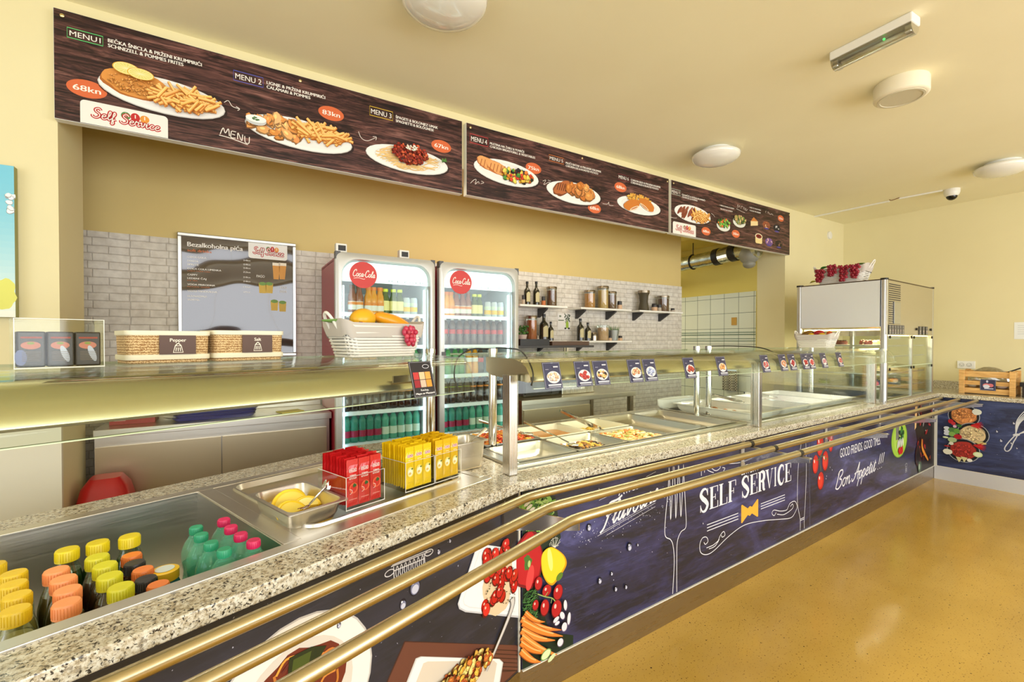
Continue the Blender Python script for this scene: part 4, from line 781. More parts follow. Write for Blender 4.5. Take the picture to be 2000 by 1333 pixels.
# sky-blue poster at the left edge, two little clocks above the fridges
sR, zt = onO('W', 2.80, 27, 325); _, zb = onO('W', 2.80, 28, 620)
t_ = thing('wall_poster', 'tall sky-blue poster board on the pier at the left edge', 'poster', 'W', sR, 2.80, zb); q = MB(); q.box(-0.70, 0, 0, 0.036, 0, zt - zb); part(q, 'board', mat('poster_edge', (150, 150, 96), 0.6), t_)
i = Ink(); H_ = zt - zb; n_ = 24
for k in range(n_): f = k / (n_ - 1); i.rect(-0.70, H_ * k / n_, 0, H_ * (k + 1) / n_, tuple((240, 244, 232)[j] * (1 - f) ** 1.6 + (122, 200, 224)[j] * (1 - (1 - f) ** 1.6) for j in range(3))); i.L = 0
i.up(4); i.oval(-0.04, 0.10, 0.045, 0.065, (222, 222, 110), irr=0.2); bits(i, -0.01, H_ * 0.76, 0.012, 0.05, 10, 0.010, [(246, 250, 250)], lo=0.8); ink_part(i, 'printed_sky', t_)
for u, v, wd, lb in ((667, 491, 11, 'small white wall clock box above the left fridge, the left one'), (790, 500, 10, 'small white clock box above the left fridge, the right one')):
    s_, z_ = onO('W', 3.03, u, v); t_ = thing('digital_display', lb, 'display', 'W', s_, 3.03, 2.006); q = MB(); q.box(-0.034, 0.034, 0, 0.05, 0, 0.062); part(q, 'case', M_WHITE, t_, bevel=0.004)
    q = MB(); q.box(-0.020, 0.026, -0.001, 0, 0.016, 0.050); part(q, 'screen', M_BLACK, t_)

# ================================================================ printed art on the counter fronts
INKW = (226, 226, 232)
PC = lambda px, py: onO('C', 1.459, px, py)
PLf = lambda px, py: onO('L', 1.099, px, py)
def PPf(px, py): o_, z_ = onS('C', 6.339, px, py); return (1.46 - o_, z_)
def pink(i, name, parent, off, label=None): o_ = part(i, name, M_INK, parent, label); o_.location = (0, off, 0); return o_
def drop(i, x, z, r, tail=0.0):
    i.oval(x, z, r, r * 1.35, (22, 22, 34)); i.oval(x + r * 0.1, z - r * 0.25, r * 0.78, r * 0.95, (120, 122, 150)); i.oval(x + r * 0.12, z - r * 0.45, r * 0.6, r * 0.62, (196, 198, 214)); i.oval(x - r * 0.25, z + r * 0.6, r * 0.22, r * 0.26, (244, 244, 250))
def pl(i, M, pts, w, c=INKW, n=6, closed=False): i.line([tuple(p) for p in crv([M(*p) for p in pts], n, closed)], w, c, closed)
def ll(i, M, pts, w, c=INKW): i.line([M(*p) for p in pts], w, c)
RG.seed(11)
# --- indigo panel, left part: vegetables
i = Ink()
def V(px, py): return PC(px, py)
def ov(i, M, px, py, w, h, c, rot=0.0, irr=0.0): x, z = M(px, py); i.oval(x, z, w, h, c, rot, irr=irr, rnd=RG)
x0, _ = 1.032, 0
i.poly([(1.032, 0.139), (1.30, 0.139), (1.30, 0.18), (1.17, 0.24), (1.10, 0.45), (1.23, 0.62), (1.20, 0.80), (1.032, 0.856)], (22, 40, 26))
for k in range(150):                                    # salad greens near the top
    a = RG.uniform(0, 6.28); r_ = sqrt(RG.random()); i.oval(1.10 + 0.10 * r_ * cos(a), 0.755 + 0.075 * r_ * sin(a), RG.uniform(0.008, 0.022), RG.uniform(0.004, 0.009), jit(RG.choice([(96, 150, 52), (140, 186, 84), (60, 104, 36), (176, 206, 120)]), 14, RG), RG.uniform(0, 3.1), 9, 0.3, RG)
for k in range(5): i.oval(1.05 + 0.012 * k, 0.80 - 0.014 * k, 0.016, 0.007, (226, 222, 206), 0.4)
ov(i, PC, 1030, 1095, 0.075, 0.115, (120, 14, 20), irr=0.08); ov(i, PC, 1031, 1094, 0.066, 0.105, (184, 30, 36), irr=0.10); i.oval(1.035 + 0.03, 0.50, 0.018, 0.05, (214, 66, 66), -0.2)
ov(i, PC, 1029, 1098, 0.018, 0.03, (70, 110, 44), irr=0.3); ov(i, PC, 1032, 1101, 0.007, 0.014, (176, 196, 120))
ov(i, PC, 1062, 1045, 0.03, 0.008, (236, 236, 226), -0.2); 
for k in range(14): a = RG.uniform(0, 6.28); x, z = PC(1082, 1060); i.line([(x, z - 0.02), (x + 0.02 * cos(a), z + 0.005 + 0.02 * sin(a)), (x + 0.03 * cos(a + 1), z + 0.02 * sin(a + 1))], 0.0012, (236, 236, 220))
yp = crv([PC(*p) for p in ((1057, 1082), (1075, 1068), (1098, 1082), (1105, 1100), (1096, 1120), (1086, 1134), (1076, 1143), (1064, 1134), (1056, 1112))], 6, True); i.poly([tuple(p) for p in yp], (206, 150, 16)); cx, cz = PC(1080, 1104)
i.poly([(cx + (p.x - cx) * 0.92 - 0.003, cz + (p.y - cz) * 0.93 + 0.004) for p in yp], (244, 206, 44)); i.oval(cx - 0.02, cz + 0.03, 0.012, 0.05, (252, 232, 120), 0.15); i.oval(cx + 0.03, cz - 0.055, 0.02, 0.014, (90, 122, 40), 0.6)
for k in range(170):                                    # dill
    x = RG.uniform(1.033, 1.098); z = RG.uniform(0.30, 0.45); a = RG.uniform(-0.8, 1.2); i.sq(x, z, RG.uniform(0.012, 0.03), 0.0022, a, jit(RG.choice([(56, 104, 50), (92, 146, 74), (36, 72, 34)]), 12, RG))
for (u, v, rx, rz) in ((1048, 1138, .020, .028), (1064, 1152, .024, .025), (1086, 1155, .026, .034), (1060, 1185, .023, .035), (1083, 1187, .028, .038), (1042, 1180, .016, .022)):
    ov(i, PC, u, v, rx, rz, (96, 10, 14)); x, z = PC(u, v); i.oval(x, z + 0.002, rx * 0.9, rz * 0.9, (176, 28, 32)); i.oval(x - rx * 0.25, z + rz * 0.35, rx * 0.22, rz * 0.25, (240, 190, 180))
pl(i, PC, [(1046, 1158), (1060, 1163), (1074, 1166), (1080, 1172)], 0.004, (150, 176, 96)); pl(i, PC, [(1060, 1163), (1066, 1154)], 0.003, (150, 176, 96)); pl(i, PC, [(1074, 1166), (1072, 1176)], 0.003, (150, 176, 96))
for (u0, v0, u1, v1, w_) in ((1015, 1206, 1092, 1228, .026), (1018, 1212, 1095, 1240, .030), (1015, 1228, 1080, 1248, .028), (1016, 1240, 1084, 1276, .030), (1014, 1252, 1064, 1272, .026), (1014, 1268, 1052, 1290, .028), (1022, 1194, 1060, 1212, .02)):
    a_ = Vector(PC(u0, v0)); c_ = Vector(PC(u1, v1)); n_ = 8; pts = [a_.lerp(c_, k / n_) + Vector((0, -0.012 * sin(pi * k / n_))) for k in range(n_ + 1)]
    i.line([tuple(p) for p in pts], [w_ * 1.12 * (1 - 0.9 * (k / n_) ** 2) for k in range(n_ + 1)], (150, 70, 24)); i.line([(p.x, p.y + 0.001) for p in pts], [w_ * 0.9 * (1 - 0.92 * (k / n_) ** 2) for k in range(n_ + 1)], jit((226, 130, 52), 10, RG)); i.line([(p.x, p.y + w_ * 0.2) for p in pts[:-2]], w_ * 0.18, (244, 180, 110))
for (u, v, rx, rz, r_) in ((1100, 1180, .010, .024, 0.1), (1107, 1206, .010, .028, -0.1), (1094, 1200, .012, .020, 0.5), (1082, 1208, .018, .010, 0.4), (1098, 1222, .016, .020, 0.1), (1084, 1215, .014, .008, 0.1), (1090, 1252, .017, .018, 0.5)):
    ov(i, PC, u, v, rx, rz, (120, 104, 130), r_); x, z = PC(u, v); i.oval(x - 0.001, z + 0.002, rx * 0.88, rz * 0.9, (226, 220, 226), r_)
ov(i, PC, 1062, 1275, .028, .020, (110, 150, 76), 0.4); ov(i, PC, 1062, 1275, .024, .016, (214, 226, 176), 0.4); ov(i, PC, 1073, 1281, .022, .010, (206, 218, 166), 0.5)
pink(i, 'vegetable_print', PNC, 1.46, 'printed peppers, cherry tomatoes, carrots and garlic')
# --- awesome flavours
i = Ink(); x0_, z0_ = PC(1208, 978); x1_, z1_ = PC(1278, 946)
i.text('Awesome', x0_, z0_ + 0.020, 0.046, INKW, 0.004, wid=x1_ - x0_, dz=(z1_ - z0_) * 0.55)
x0_, z0_ = PC(1172, 1036); x1_, z1_ = PC(1284, 976); i.up(2); cursive(i, 'Flavours', x0_, z0_, 0.050, x1_ - x0_, INKW, 0.0095, 0.35, (z1_ - z0_))
for (p, q_) in (((1167, 1048), (1280, 983)), ((1172, 1042), (1280, 979)), ((1185, 1046), (1280, 990)), ((1168, 972), (1205, 955)), ((1170, 978), (1205, 962)), ((1262, 932), (1281, 922))): ll(i, PC, [p, q_], 0.0016)
pink(i, 'flavours_lettering', PNC, 1.46)
i = Ink()
for k in range(150):
    t = RG.random(); u = 1120 + 190 * t; v = 1055 - 70 * t + RG.gauss(0, 11); x, z = PC(u, v); r_ = RG.uniform(0.0006, 0.0026); i.oval(x, z, r_, r_, jit((196, 198, 220), 20, RG), n=6)
for (u, v, r_) in ((1149, 1030, .013), (1228, 1068, .016), (1244, 1064, .006), (1170, 1134, .012), (1193, 1120, .008), (1201, 1150, .010), (1221, 1146, .009), (1182, 925, .005), (1168, 955, .004), (1371, 1022, .005)): x, z = PC(u, v); drop(i, x, z, r_)
pink(i, 'water_drop_print', PNC, 1.46)
# --- fork
i = Ink(); F_ = 0.0042
left = [(1314, 1161), (1317, 1100), (1315, 1068), (1310, 1055), (1299, 1045), (1301, 1000), (1305, 960), (1307, 914)]
pl(i, PC, left, F_); pl(i, PC, [(1322, 1157), (1322, 1100), (1323, 1060), (1330, 1040), (1340, 1029), (1339, 990), (1337, 950), (1335, 908)], F_)
for a_, c_, m_ in ((1307, 1315, 1310), (1317, 1325, 1320), (1326, 1335, 1330)):
    v_ = {1307: (914, 1016, 912), 1317: (912, 1013, 910), 1326: (910, 1010, 908)}[a_]; pl(i, PC, [(a_, v_[0]), (a_ + 2, v_[1] - 50), (m_, v_[1]), (c_ - 2, v_[1] - 50), (c_, v_[2])], F_, n=5)
pink(i, 'fork_outline', PNC, 1.46)
# --- ornament frame, EST, title, bow tie
i = Ink(); w_ = 0.0042
pl(i, PC, [(1399, 1057), (1415, 1037), (1413, 1042), (1403, 1052)], w_) if False else None
pl(i, PC, [(1554, 1000), (1545, 1012), (1522, 1015), (1490, 1018), (1455, 1026), (1425, 1047), (1395, 1076), (1380, 1084), (1369, 1080), (1367, 1065), (1372, 1052), (1380, 1050), (1383, 1058), (1378, 1064), (1375, 1060)], w_)
pl(i, PC, [(1385, 1073), (1398, 1066), (1408, 1045), (1414, 1039), (1416, 1046), (1411, 1050), (1409, 1046)], w_); pl(i, PC, [(1380, 1071), (1392, 1066), (1402, 1058), (1405, 1054), (1402, 1060)], w_)
pl(i, PC, [(1554, 1000), (1557, 990), (1553, 980), (1544, 983), (1540, 990), (1536, 997), (1524, 999), (1512, 997), (1508, 1003), (1512, 1008), (1516, 1002)], w_); pl(i, PC, [(1544, 990), (1548, 985), (1549, 992), (1541, 1000), (1530, 1006), (1518, 1005)], w_)
pl(i, PC, [(1370, 930), (1371, 915), (1378, 906), (1386, 912), (1398, 920), (1407, 914), (1404, 909), (1400, 913)], w_); pl(i, PC, [(1376, 924), (1377, 915), (1384, 920), (1394, 924)], w_); pl(i, PC, [(1413, 921), (1416, 915), (1411, 914)], w_); pl(i, PC, [(1412, 906), (1430, 906), (1450, 903), (1475, 893)], w_)
for k in range(3): ll(i, PC, [(1381, 1026 + k * 6.0), (1442, 1003 + k * 5.6)], 0.0045); ll(i, PC, [(1486, 985 + k * 5.0), (1533, 967 + k * 5.0)], 0.0045)
x0_, z0_ = PC(1448, 931); x1_, _ = PC(1481, 922); i.up(2); i.text('EST. 2014', x0_, z0_ + 0.006, 0.060, INKW, 0.0, wid=x1_ - x0_)
pink(i, 'ornament_print', PNC, 1.46)
# serif capitals drawn from strokes: unit height 1
def serif(i, ch, x, z, w, h, c):
    T = w * 0.26; t = h * 0.035; R_ = lambda a, b_, d, e: i.rect(x + a * w, z + b_ * h, x + d * w, z + e * h, c)
    st = T / w
    def foot(cx, at): R_(cx - st * 0.9, at - (0 if at < 0.5 else 0.04), cx + st * 0.9, at + (0.04 if at < 0.5 else 0))
    if ch in 'ELFIR':
        cx = 0.26 if ch != 'I' else 0.5; R_(cx - st / 2, 0, cx + st / 2, 1); foot(cx, 0); foot(cx, 1)
    if ch in 'EF': R_(0.2, 0.965, 0.9, 1.0); R_(0.86, 0.72, 0.93, 1.0); R_(0.2, 0.49, 0.66, 0.525); R_(0.62, 0.38, 0.68, 0.64)
    if ch in 'EL': R_(0.2, 0, 0.92, 0.035); R_(0.88, 0, 0.95, 0.30)
    if ch == 'R':
        pts = [(0.3, 0.98), (0.62, 0.97), (0.80, 0.86), (0.80, 0.64), (0.62, 0.52), (0.3, 0.50)]; P_ = crv([Vector((x + a * w, z + b_ * h)) for a, b_ in pts], 5); n_ = len(P_); i.line([tuple(p) for p in P_], [T * (0.25 + 0.95 * sin(pi * k / (n_ - 1))) for k in range(n_)], c)
        P_ = crv([Vector((x + a * w, z + b_ * h)) for a, b_ in ((0.5, 0.5), (0.70, 0.42), (0.76, 0.1), (0.95, 0.02))], 5); n_ = len(P_); i.line([tuple(p) for p in P_], [T * (0.3 + 0.75 * sin(pi * k / (n_ - 1))) for k in range(n_)], c)
    if ch == 'V':
        i.poly([(x + 0.05 * w, z + h), (x + (0.05 + st * 1.1) * w, z + h), (x + 0.56 * w, z), (x + 0.50 * w, z)], c); i.line([(x + 0.54 * w, z + 0.01 * h), (x + 0.88 * w, z + h)], t, c); R_(-0.04, 0.96, 0.42, 1.0); R_(0.72, 0.96, 1.04, 1.0)
    if ch in 'SC':
        pts = {'S': [(0.84, 0.74), (0.70, 0.97), (0.36, 0.97), (0.16, 0.78), (0.34, 0.60), (0.64, 0.44), (0.84, 0.24), (0.62, 0.02), (0.30, 0.03), (0.12, 0.28)], 'C': [(0.90, 0.72), (0.72, 0.97), (0.42, 0.96), (0.18, 0.72), (0.16, 0.30), (0.40, 0.03), (0.72, 0.03), (0.92, 0.28)]}[ch]
        P_ = crv([Vector((x + a * w, z + b_ * h)) for a, b_ in pts], 6); n_ = len(P_); i.line([tuple(p) for p in P_], [T * (0.22 + 0.95 * max(0, sin(pi * k / (n_ - 1))) ** 1.5) for k in range(n_)], c)
        R_(0.82, 0.68, 0.88, 1.0)
        if ch == 'S': R_(0.10, 0.0, 0.16, 0.32)
i = Ink(); a0 = PC(1366, 1003); a1 = PC(1439, 972); t0 = PC(1366, 961); c0 = PC(1448, 970); c1_ = PC(1546, 943); hh_ = t0[1] - a0[1]
hh_ = 0.122
for word, s_, e_ in (('SELF', a0, a1), ('SERVICE', c0, c1_)):
    adv = [0.62 if ch == 'I' else 1.0 for ch in word]; tot = sum(adv); x = s_[0]; L_ = e_[0] - s_[0]
    for ch, ad in zip(word, adv):
        w1_ = L_ * ad / tot; i.L = 0; serif(i, ch, x, a0[1] - 0.0 + 0.0, w1_ * 0.98, hh_, INKW); x += w1_
ttl = pink(i, 'title_lettering', PNC, 1.46, 'large SELF SERVICE capitals'); 
i = Ink(); bt = [(1448, 988), (1453, 989), (1461, 995), (1466, 993), (1473, 986), (1480, 976), (1481, 977), (1481, 1008), (1478, 1011), (1470, 1006), (1464, 1007), (1450, 1022), (1448, 1023)]
bow = [PC(*p) for p in bt]; cx = sum(p[0] for p in bow) / len(bow); cz = sum(p[1] for p in bow) / len(bow)
x0_, x1_ = PC(1448, 1000)[0], PC(1481, 1000)[0]; cz = PC(1464, 999)[1]; W_ = (x1_ - x0_) / 2; cx = (x0_ + x1_) / 2
i.poly([(cx - W_, cz + 0.052), (cx - W_ * 0.9, cz + 0.055), (cx - W_ * 0.25, cz + 0.020), (cx, cz + 0.030), (cx + W_ * 0.25, cz + 0.020), (cx + W_ * 0.9, cz + 0.055), (cx + W_, cz + 0.052), (cx + W_, cz - 0.052), (cx + W_ * 0.9, cz - 0.055), (cx + W_ * 0.25, cz - 0.020), (cx, cz - 0.030), (cx - W_ * 0.25, cz - 0.020), (cx - W_ * 0.9, cz - 0.055), (cx - W_, cz - 0.052)], (232, 172, 62))
pink(i, 'bow_tie_print', PNC, 1.46, 'amber bow tie')
# knife outline at the end of the indigo panel
i = Ink(); pl(i, PC, [(1563, 1037), (1563, 1015), (1558, 985), (1558, 940), (1560, 905), (1566, 860)], 0.0042); pl(i, PC, [(1571, 1033), (1571, 1012), (1573, 980), (1575, 920), (1574, 862)], 0.0042); ll(i, PC, [(1563, 1015), (1571, 1011)], 0.004); ll(i, PC, [(1563, 1018), (1571, 1014)], 0.004)
pink(i, 'knife_outline', PNC, 1.46)
# --- second indigo panel
i = Ink()
ll(i, PC, [(1582, 1034), (1582, 860)], 0.0022, (150, 150, 176))
for (u, v, rx, rz) in ((1602, 870, .075, .105), (1623, 868, .055, .075), (1593, 908, .065, .085), (1612, 901, .070, .092), (1603, 940, .072, .082)):
    x, z = PC(u, v); i.oval(x, z, rx * 0.72, rz * 0.8, (110, 14, 14)); i.oval(x, z + 0.003, rx * 0.66, rz * 0.75, (190, 34, 28)); i.oval(x - rx * 0.1, z - rz * 0.05, rx * 0.45, rz * 0.5, (212, 58, 44)); i.oval(x - rx * 0.3, z + rz * 0.3, rx * 0.10, rz * 0.16, (250, 226, 216), 0.3)
pl(i, PC, [(1605, 862), (1607, 880), (1601, 897), (1603, 920)], 0.008, (96, 110, 60)); pl(i, PC, [(1601, 897), (1594, 900)], 0.006, (96, 110, 60)); pl(i, PC, [(1604, 893), (1612, 890)], 0.006, (96, 110, 60))
for k in range(5): a = k * 1.256; x, z = PC(1613, 897); i.line([(x, z), (x + 0.03 * cos(a), z + 0.022 * sin(a))], 0.005, (84, 116, 52))
for (u, v) in ((1621, 913), (1625, 918), (1613, 935), (1614, 930)): drop(i, *PC(u, v), 0.006)
pink(i, 'tomato_print', PND, 1.46, 'printed truss of tomatoes')
i = Ink(); x0_, z0_ = PC(1641, 895); x1_, z1_ = PC(1720, 868); i.text('GOOD FRIENDS. GOOD TIMES.', x0_, z0_ - 0.0, 0.072, INKW, 0.0, wid=x1_ - x0_)
x0_, z0_ = PC(1630, 962); x1_, z1_ = PC(1731, 905); i.up(2); cursive(i, 'Bon Appetit !!!', x0_, z0_ + 0.015, 0.060, (x1_ - x0_) * 0.93, INKW, 0.011, 0.35, 0.022)
pink(i, 'greeting_lettering', PND, 1.46)
i = Ink(); x0_, x1_ = PC(1741, 860)[0], PC(1772, 860)[0]; zb_ = PC(1755, 895)[1]; cx = (x0_ + x1_) / 2; W_ = (x1_ - x0_) / 2
i.oval(cx, zb_ + 0.17, W_, 0.17, (110, 150, 40)); i.oval(cx, zb_ + 0.17, W_ * 0.95, 0.162, (156, 196, 60)); i.oval(cx, zb_ + 0.175, W_ * 0.7, 0.125, (170, 208, 84)); i.rect(cx - W_ * 0.45, zb_ + 0.17, cx - W_ * 0.05, zb_ + 0.34, (120, 120, 112)); bits(i, cx + W_ * 0.2, zb_ + 0.22, W_ * 0.35, 0.09, 40, 0.018, [(34, 90, 40), (60, 130, 60), (24, 60, 36)], lo=0.7)
for k in range(4): i.oval(cx - W_ * 0.25 + k * W_ * 0.2, zb_ + 0.13 + 0.01 * (k % 2), 0.014, 0.04, (236, 236, 230), -0.2 + 0.1 * k)
for k in range(10): i.oval(cx - W_ * 0.35 + RG.random() * W_ * 0.7, zb_ + RG.uniform(0.045, 0.09), 0.022, 0.020, jit((196, 34, 32), 14, RG))
pink(i, 'plate_print', PND, 1.46, 'printed green oval plate of salad')
i = Ink(); x, z = PC(1770, 914); S_ = 0.03
i.line([(x - S_ * 0.7, z - S_ * 1.4), (x + S_ * 0.7, z - S_ * 1.4), (x + S_ * 0.5, z + S_ * 0.3), (x - S_ * 0.5, z + S_ * 0.3)], 0.003, INKW, True); i.line([(x - S_ * 0.5, z + S_ * 0.3), (x - S_ * 0.9, z + S_), (x, z + S_ * 1.4), (x + S_ * 0.9, z + S_), (x + S_ * 0.5, z + S_ * 0.3)], 0.003, INKW); i.line([tuple(p) for p in crv([Vector((x + a * S_, z + b_ * S_)) for a, b_ in ((0, -0.1), (-0.3, -0.6), (0, -1.1), (0.3, -0.6))], 5, True)], 0.003, INKW, True)
pink(i, 'pepper_mill_outline', PND, 1.46)
i = Ink(); xr = 6.314; xl = PC(1786, 800)[0]
i.poly([(xl + 0.10, 0.139), (xr, 0.139), (xr, 0.856), (xl, 0.856), (xl + 0.02, 0.60), (xl + 0.13, 0.40), (xl + 0.05, 0.25)], (26, 14, 16))
def wr(a, b_): return RG.uniform(a, b_)
i.poly([(xl + 0.02, 0.855), (xl + 0.10, 0.855), (xl + 0.06, 0.60), (xl + 0.015, 0.58)], (226, 186, 130))
for k in range(60): i.oval(wr(xl + 0.12, xr - 0.05), wr(0.50, 0.80), wr(0.006, 0.03), wr(0.003, 0.008), jit(RG.choice([(20, 26, 26), (196, 200, 196), (60, 26, 30), (14, 14, 18)]), 8, RG), wr(0, 3), 8)
for k in range(40): a_, b2_ = wr(xl + 0.05, xr - 0.06), wr(0.22, 0.84); i.oval(a_, b2_, wr(0.015, 0.04), wr(0.008, 0.02), jit(RG.choice([(120, 18, 22), (160, 30, 34), (80, 12, 20), (150, 60, 40)]), 10, RG), wr(0, 3), 10, 0.2, RG)
x, z = PC(1800, 862); x2_, z2_ = PC(1812, 905); 
i.line([tuple(p) for p in crv([Vector((x, z + 0.02)), Vector((x + 0.02, z - 0.08)), Vector((x2_, z2_ + 0.03))], 6)], [0.02 + 0.02 * sin(pi * k / 12) for k in range(13)], (222, 142, 48))
i.oval(xl + 0.10, 0.32, 0.075, 0.10, (60, 12, 14)); i.oval(xl + 0.10, 0.32, 0.062, 0.086, (24, 14, 18)); i.oval(xl + 0.16, 0.20, 0.05, 0.055, (70, 92, 70)); i.oval(xl + 0.15, 0.20, 0.02, 0.03, (160, 176, 150))
pink(i, 'vegetable_print', PND, 1.46, 'printed spices, chillies and vegetables')
# --- blue right-hand panel
i = Ink()
def cP(px, py): return PPf(px, py)
for (u, v, c_) in ((1882, 813, (226, 148, 84)), (1900, 849, (222, 196, 148)), (1882, 880, (176, 54, 44))):
    x, z = cP(u, v); R_ = 0.118 if v < 870 else 0.122
    i.oval(x, z, R_, R_ * 0.98, (166, 170, 176)); i.oval(x, z, R_ * 0.95, R_ * 0.93, (26, 28, 34)); i.oval(x, z, R_ * 0.80, R_ * 0.74, tuple(v_ * 0.8 for v_ in c_), irr=0.08, rnd=RG); i.oval(x, z + 0.002, R_ * 0.76, R_ * 0.70, c_, irr=0.1, rnd=RG); bits(i, x, z, R_ * 0.7, R_ * 0.62, 60, 0.010, [c_, tuple(min(255, k * 1.12) for k in c_), tuple(k * 0.8 for k in c_)], lo=0.7)
for (u, v, rx, rz, c_) in ((1858, 823, .020, .022, (190, 34, 40)), (1863, 827, .018, .018, (196, 50, 60)), (1866, 833, .014, .014, (222, 180, 196)), (1850, 836, .022, .017, (216, 222, 226)), (1850, 842, .022, .017, (216, 222, 226)), (1850, 847, .022, .017, (210, 216, 222)), (1861, 840, .030, .026, (84, 132, 66)), (1861, 848, .028, .024, (134, 176, 84)), (1870, 842, .022, .026, (104, 160, 64)), (1875, 832, .018, .016, (60, 110, 50)), (1872, 853, .030, .025, (180, 34, 40)), (1861, 859, .034, .026, (176, 196, 140)), (1848, 854, .022, .010, (214, 226, 170)), (1859, 866, .018, .016, (224, 224, 200)), (1851, 871, .022, .008, (170, 40, 44)), (1852, 882, .036, .028, (236, 232, 206)), (1909, 805, .034, .030, (226, 228, 214)), (1911, 888, .034, .026, (206, 220, 160)), (1911, 888, .024, .017, (226, 232, 196)), (1895, 899, .020, .016, (236, 234, 220)), (1918, 866, .036, .013, (206, 190, 124)), (1868, 796, .018, .008, (220, 220, 190))): x, z = cP(u, v); i.oval(x, z, rx, rz, c_, irr=0.06, rnd=RG)
for (u, v, sg) in ((1903, 830, 1), (1908, 872, -1)):
    x, z = cP(u, v)
    for k in range(6): a = sg * (0.6 - 0.28 * k); i.line([(x - 0.02, z - 0.01 * sg), (x + 0.03 * cos(a), z + 0.03 * sin(a)), (x + 0.07 * cos(a), z + 0.06 * sin(a))], [0.010, 0.012, 0.002], jit((188, 34, 36), 14, RG))
for (u, v) in ((1873, 896), (1883, 896)): x, z = cP(u, v); i.poly([(x - 0.02, z + 0.02), (x + 0.03, z + 0.015), (x + 0.005, z - 0.035)], (214, 206, 150))
pink(i, 'pan_print', PNP, 0.0, 'printed pans of food with vegetables')
i = Ink()
for (u, v, r_) in ((1927, 843, .012), (1947, 843, .010), (1955, 861, .012), (1975, 866, .009), (1980, 827, .010), (1986, 876, .007)): drop(i, *cP(u, v), r_)
pink(i, 'water_drop_print', PNP, 0.0)
i = Ink(); WC = (206, 208, 214); x, z = cP(1985, 850)
i.line([tuple(p) for p in crv([Vector(cP(*p)) for p in ((1984, 850), (1972, 862), (1963, 874), (1963, 880), (1968, 882), (1974, 877), (1979, 865), (1986, 853))], 6, True)], 0.008, WC, True)
i.oval(x, z, 0.024, 0.012, WC, 0.3)
for k in range(5):
    d_ = 0.03 + 0.026 * k; i.line([tuple(p) for p in crv([Vector((x - 0.004, z + 0.01)), Vector((x - 0.005 + 0.3 * d_, z + 0.14)), Vector((x + 0.05 + 0.9 * d_, z + 0.26)), Vector((x + 0.13 + 0.7 * d_, z + 0.24)), Vector((x + 0.10 + 0.6 * d_, z + 0.12)), Vector((x + 0.012, z + 0.008))], 6)], 0.0055, WC)
pink(i, 'whisk_print', PNP, 0.0, 'printed wire whisk')
# --- near leg: charcoal panel
i = Ink(); M = PLf; w_ = 0.0028
ll(i, M, [(766, 1105), (840, 1074)], w_); ll(i, M, [(764, 1108), (842, 1077)], w_) ; ll(i, M, [(769, 1108), (770, 1132)], w_); ll(i, M, [(829, 1083), (830, 1102)], w_); ll(i, M, [(770, 1116), (829, 1092)], w_)
for k in range(7): u = 776 + k * 8.2; x, z = M(u, 1118 - k * 3.6); i.line([tuple(p) for p in crv([Vector((x, z + 0.018)), Vector((x - 0.005, z)), Vector((x, z - 0.018)), Vector((x + 0.005, z))], 4, True)], w_ * 0.8, INKW, True)
for u, v in ((761, 1120), (838, 1080)): x, z = M(u, v); i.line([tuple(p) for p in crv([Vector((x + 0.016 * cos(a), z + 0.009 * sin(a))) for a in [k * pi / 4 for k in range(8)]], 4, True)], w_, INKW, True)
pink(i, 'pot_outline', PNL, 1.10)
i = Ink()
for (u, v, r_) in ((810, 1146, .022), (787, 1181, .013), (857, 1078, .008), (879, 1057, .006), (662, 1222, .006)): x, z = M(u, v); drop(i, x, z, r_)
pink(i, 'water_drop_print', PNL, 1.10)
i = Ink(0.003); A = M(928, 1066); B_ = M(905, 1196); e_ = 1.394
sqp = [(930, 1067), (940, 1063), (1012, 1074), (1012, 1207), (908, 1196), (896, 1190), (893, 1180)]
cxm, czm = M(965, 1135); pq = [M(*p) for p in sqp]; pq = [(min(x, e_), z) for x, z in pq]
i.poly(pq, (196, 196, 200)); i.poly([(cxm + (x - cxm) * .97 if x < e_ else e_, czm + (z - czm) * .97 + .002) for x, z in pq], (236, 236, 236))
i.line([(min(cxm + (x - cxm) * .86, e_), czm + (z - czm) * .84) for x, z in pq], .003, (214, 214, 216), True)
cx, cz = M(975, 1125); i.oval(cx - 0.005, cz - 0.03, 0.085, 0.115, (222, 196, 160), irr=0.1, rnd=RG)
for k in range(34):
    x, z = cx + RG.uniform(-0.085, 0.09), cz + RG.uniform(-0.10, 0.11); x = min(x, e_ - 0.02); i.oval(x, z - 0.002, 0.021, 0.026, (92, 12, 12), RG.uniform(-.5, .5)); i.oval(x, z, 0.018, 0.023, jit((196, 36, 28), 14, RG), RG.uniform(-.5, .5)); i.oval(x - 0.005, z + 0.008, 0.004, 0.005, (246, 190, 170))
for k in range(70): i.oval(cx + RG.uniform(-0.08, 0.085), cz + RG.uniform(-0.12, 0.12), 0.0045, 0.002, jit(RG.choice([(40, 60, 30), (30, 20, 18)]), 8, RG), RG.uniform(0, 3), 6)
pink(i, 'tomato_plate_print', PNL, 1.10, 'printed square white plate of roast cherry tomatoes')
i = Ink(); a_ = M(790, 1253); x1_ = e_
def cz_(p): x, z = M(*p); return (min(x, e_), max(z, 0.145))
bp = [cz_(p) for p in ((790, 1253), (1012, 1261), (1012, 1325), (960, 1372), (738, 1395), (755, 1333))]; i.poly(bp, (70, 40, 32)); cxm, czm = M(890, 1310); i.poly([(min(cxm + (x - cxm) * .985, e_), czm + (z - czm) * .975) for x, z in bp], (104, 62, 48))
for k in range(7): p0 = cz_((930, 1268 + k * 8)); p1 = cz_((1012, 1272 + k * 8)); i.line([p0, p1], .003, (60, 34, 28))
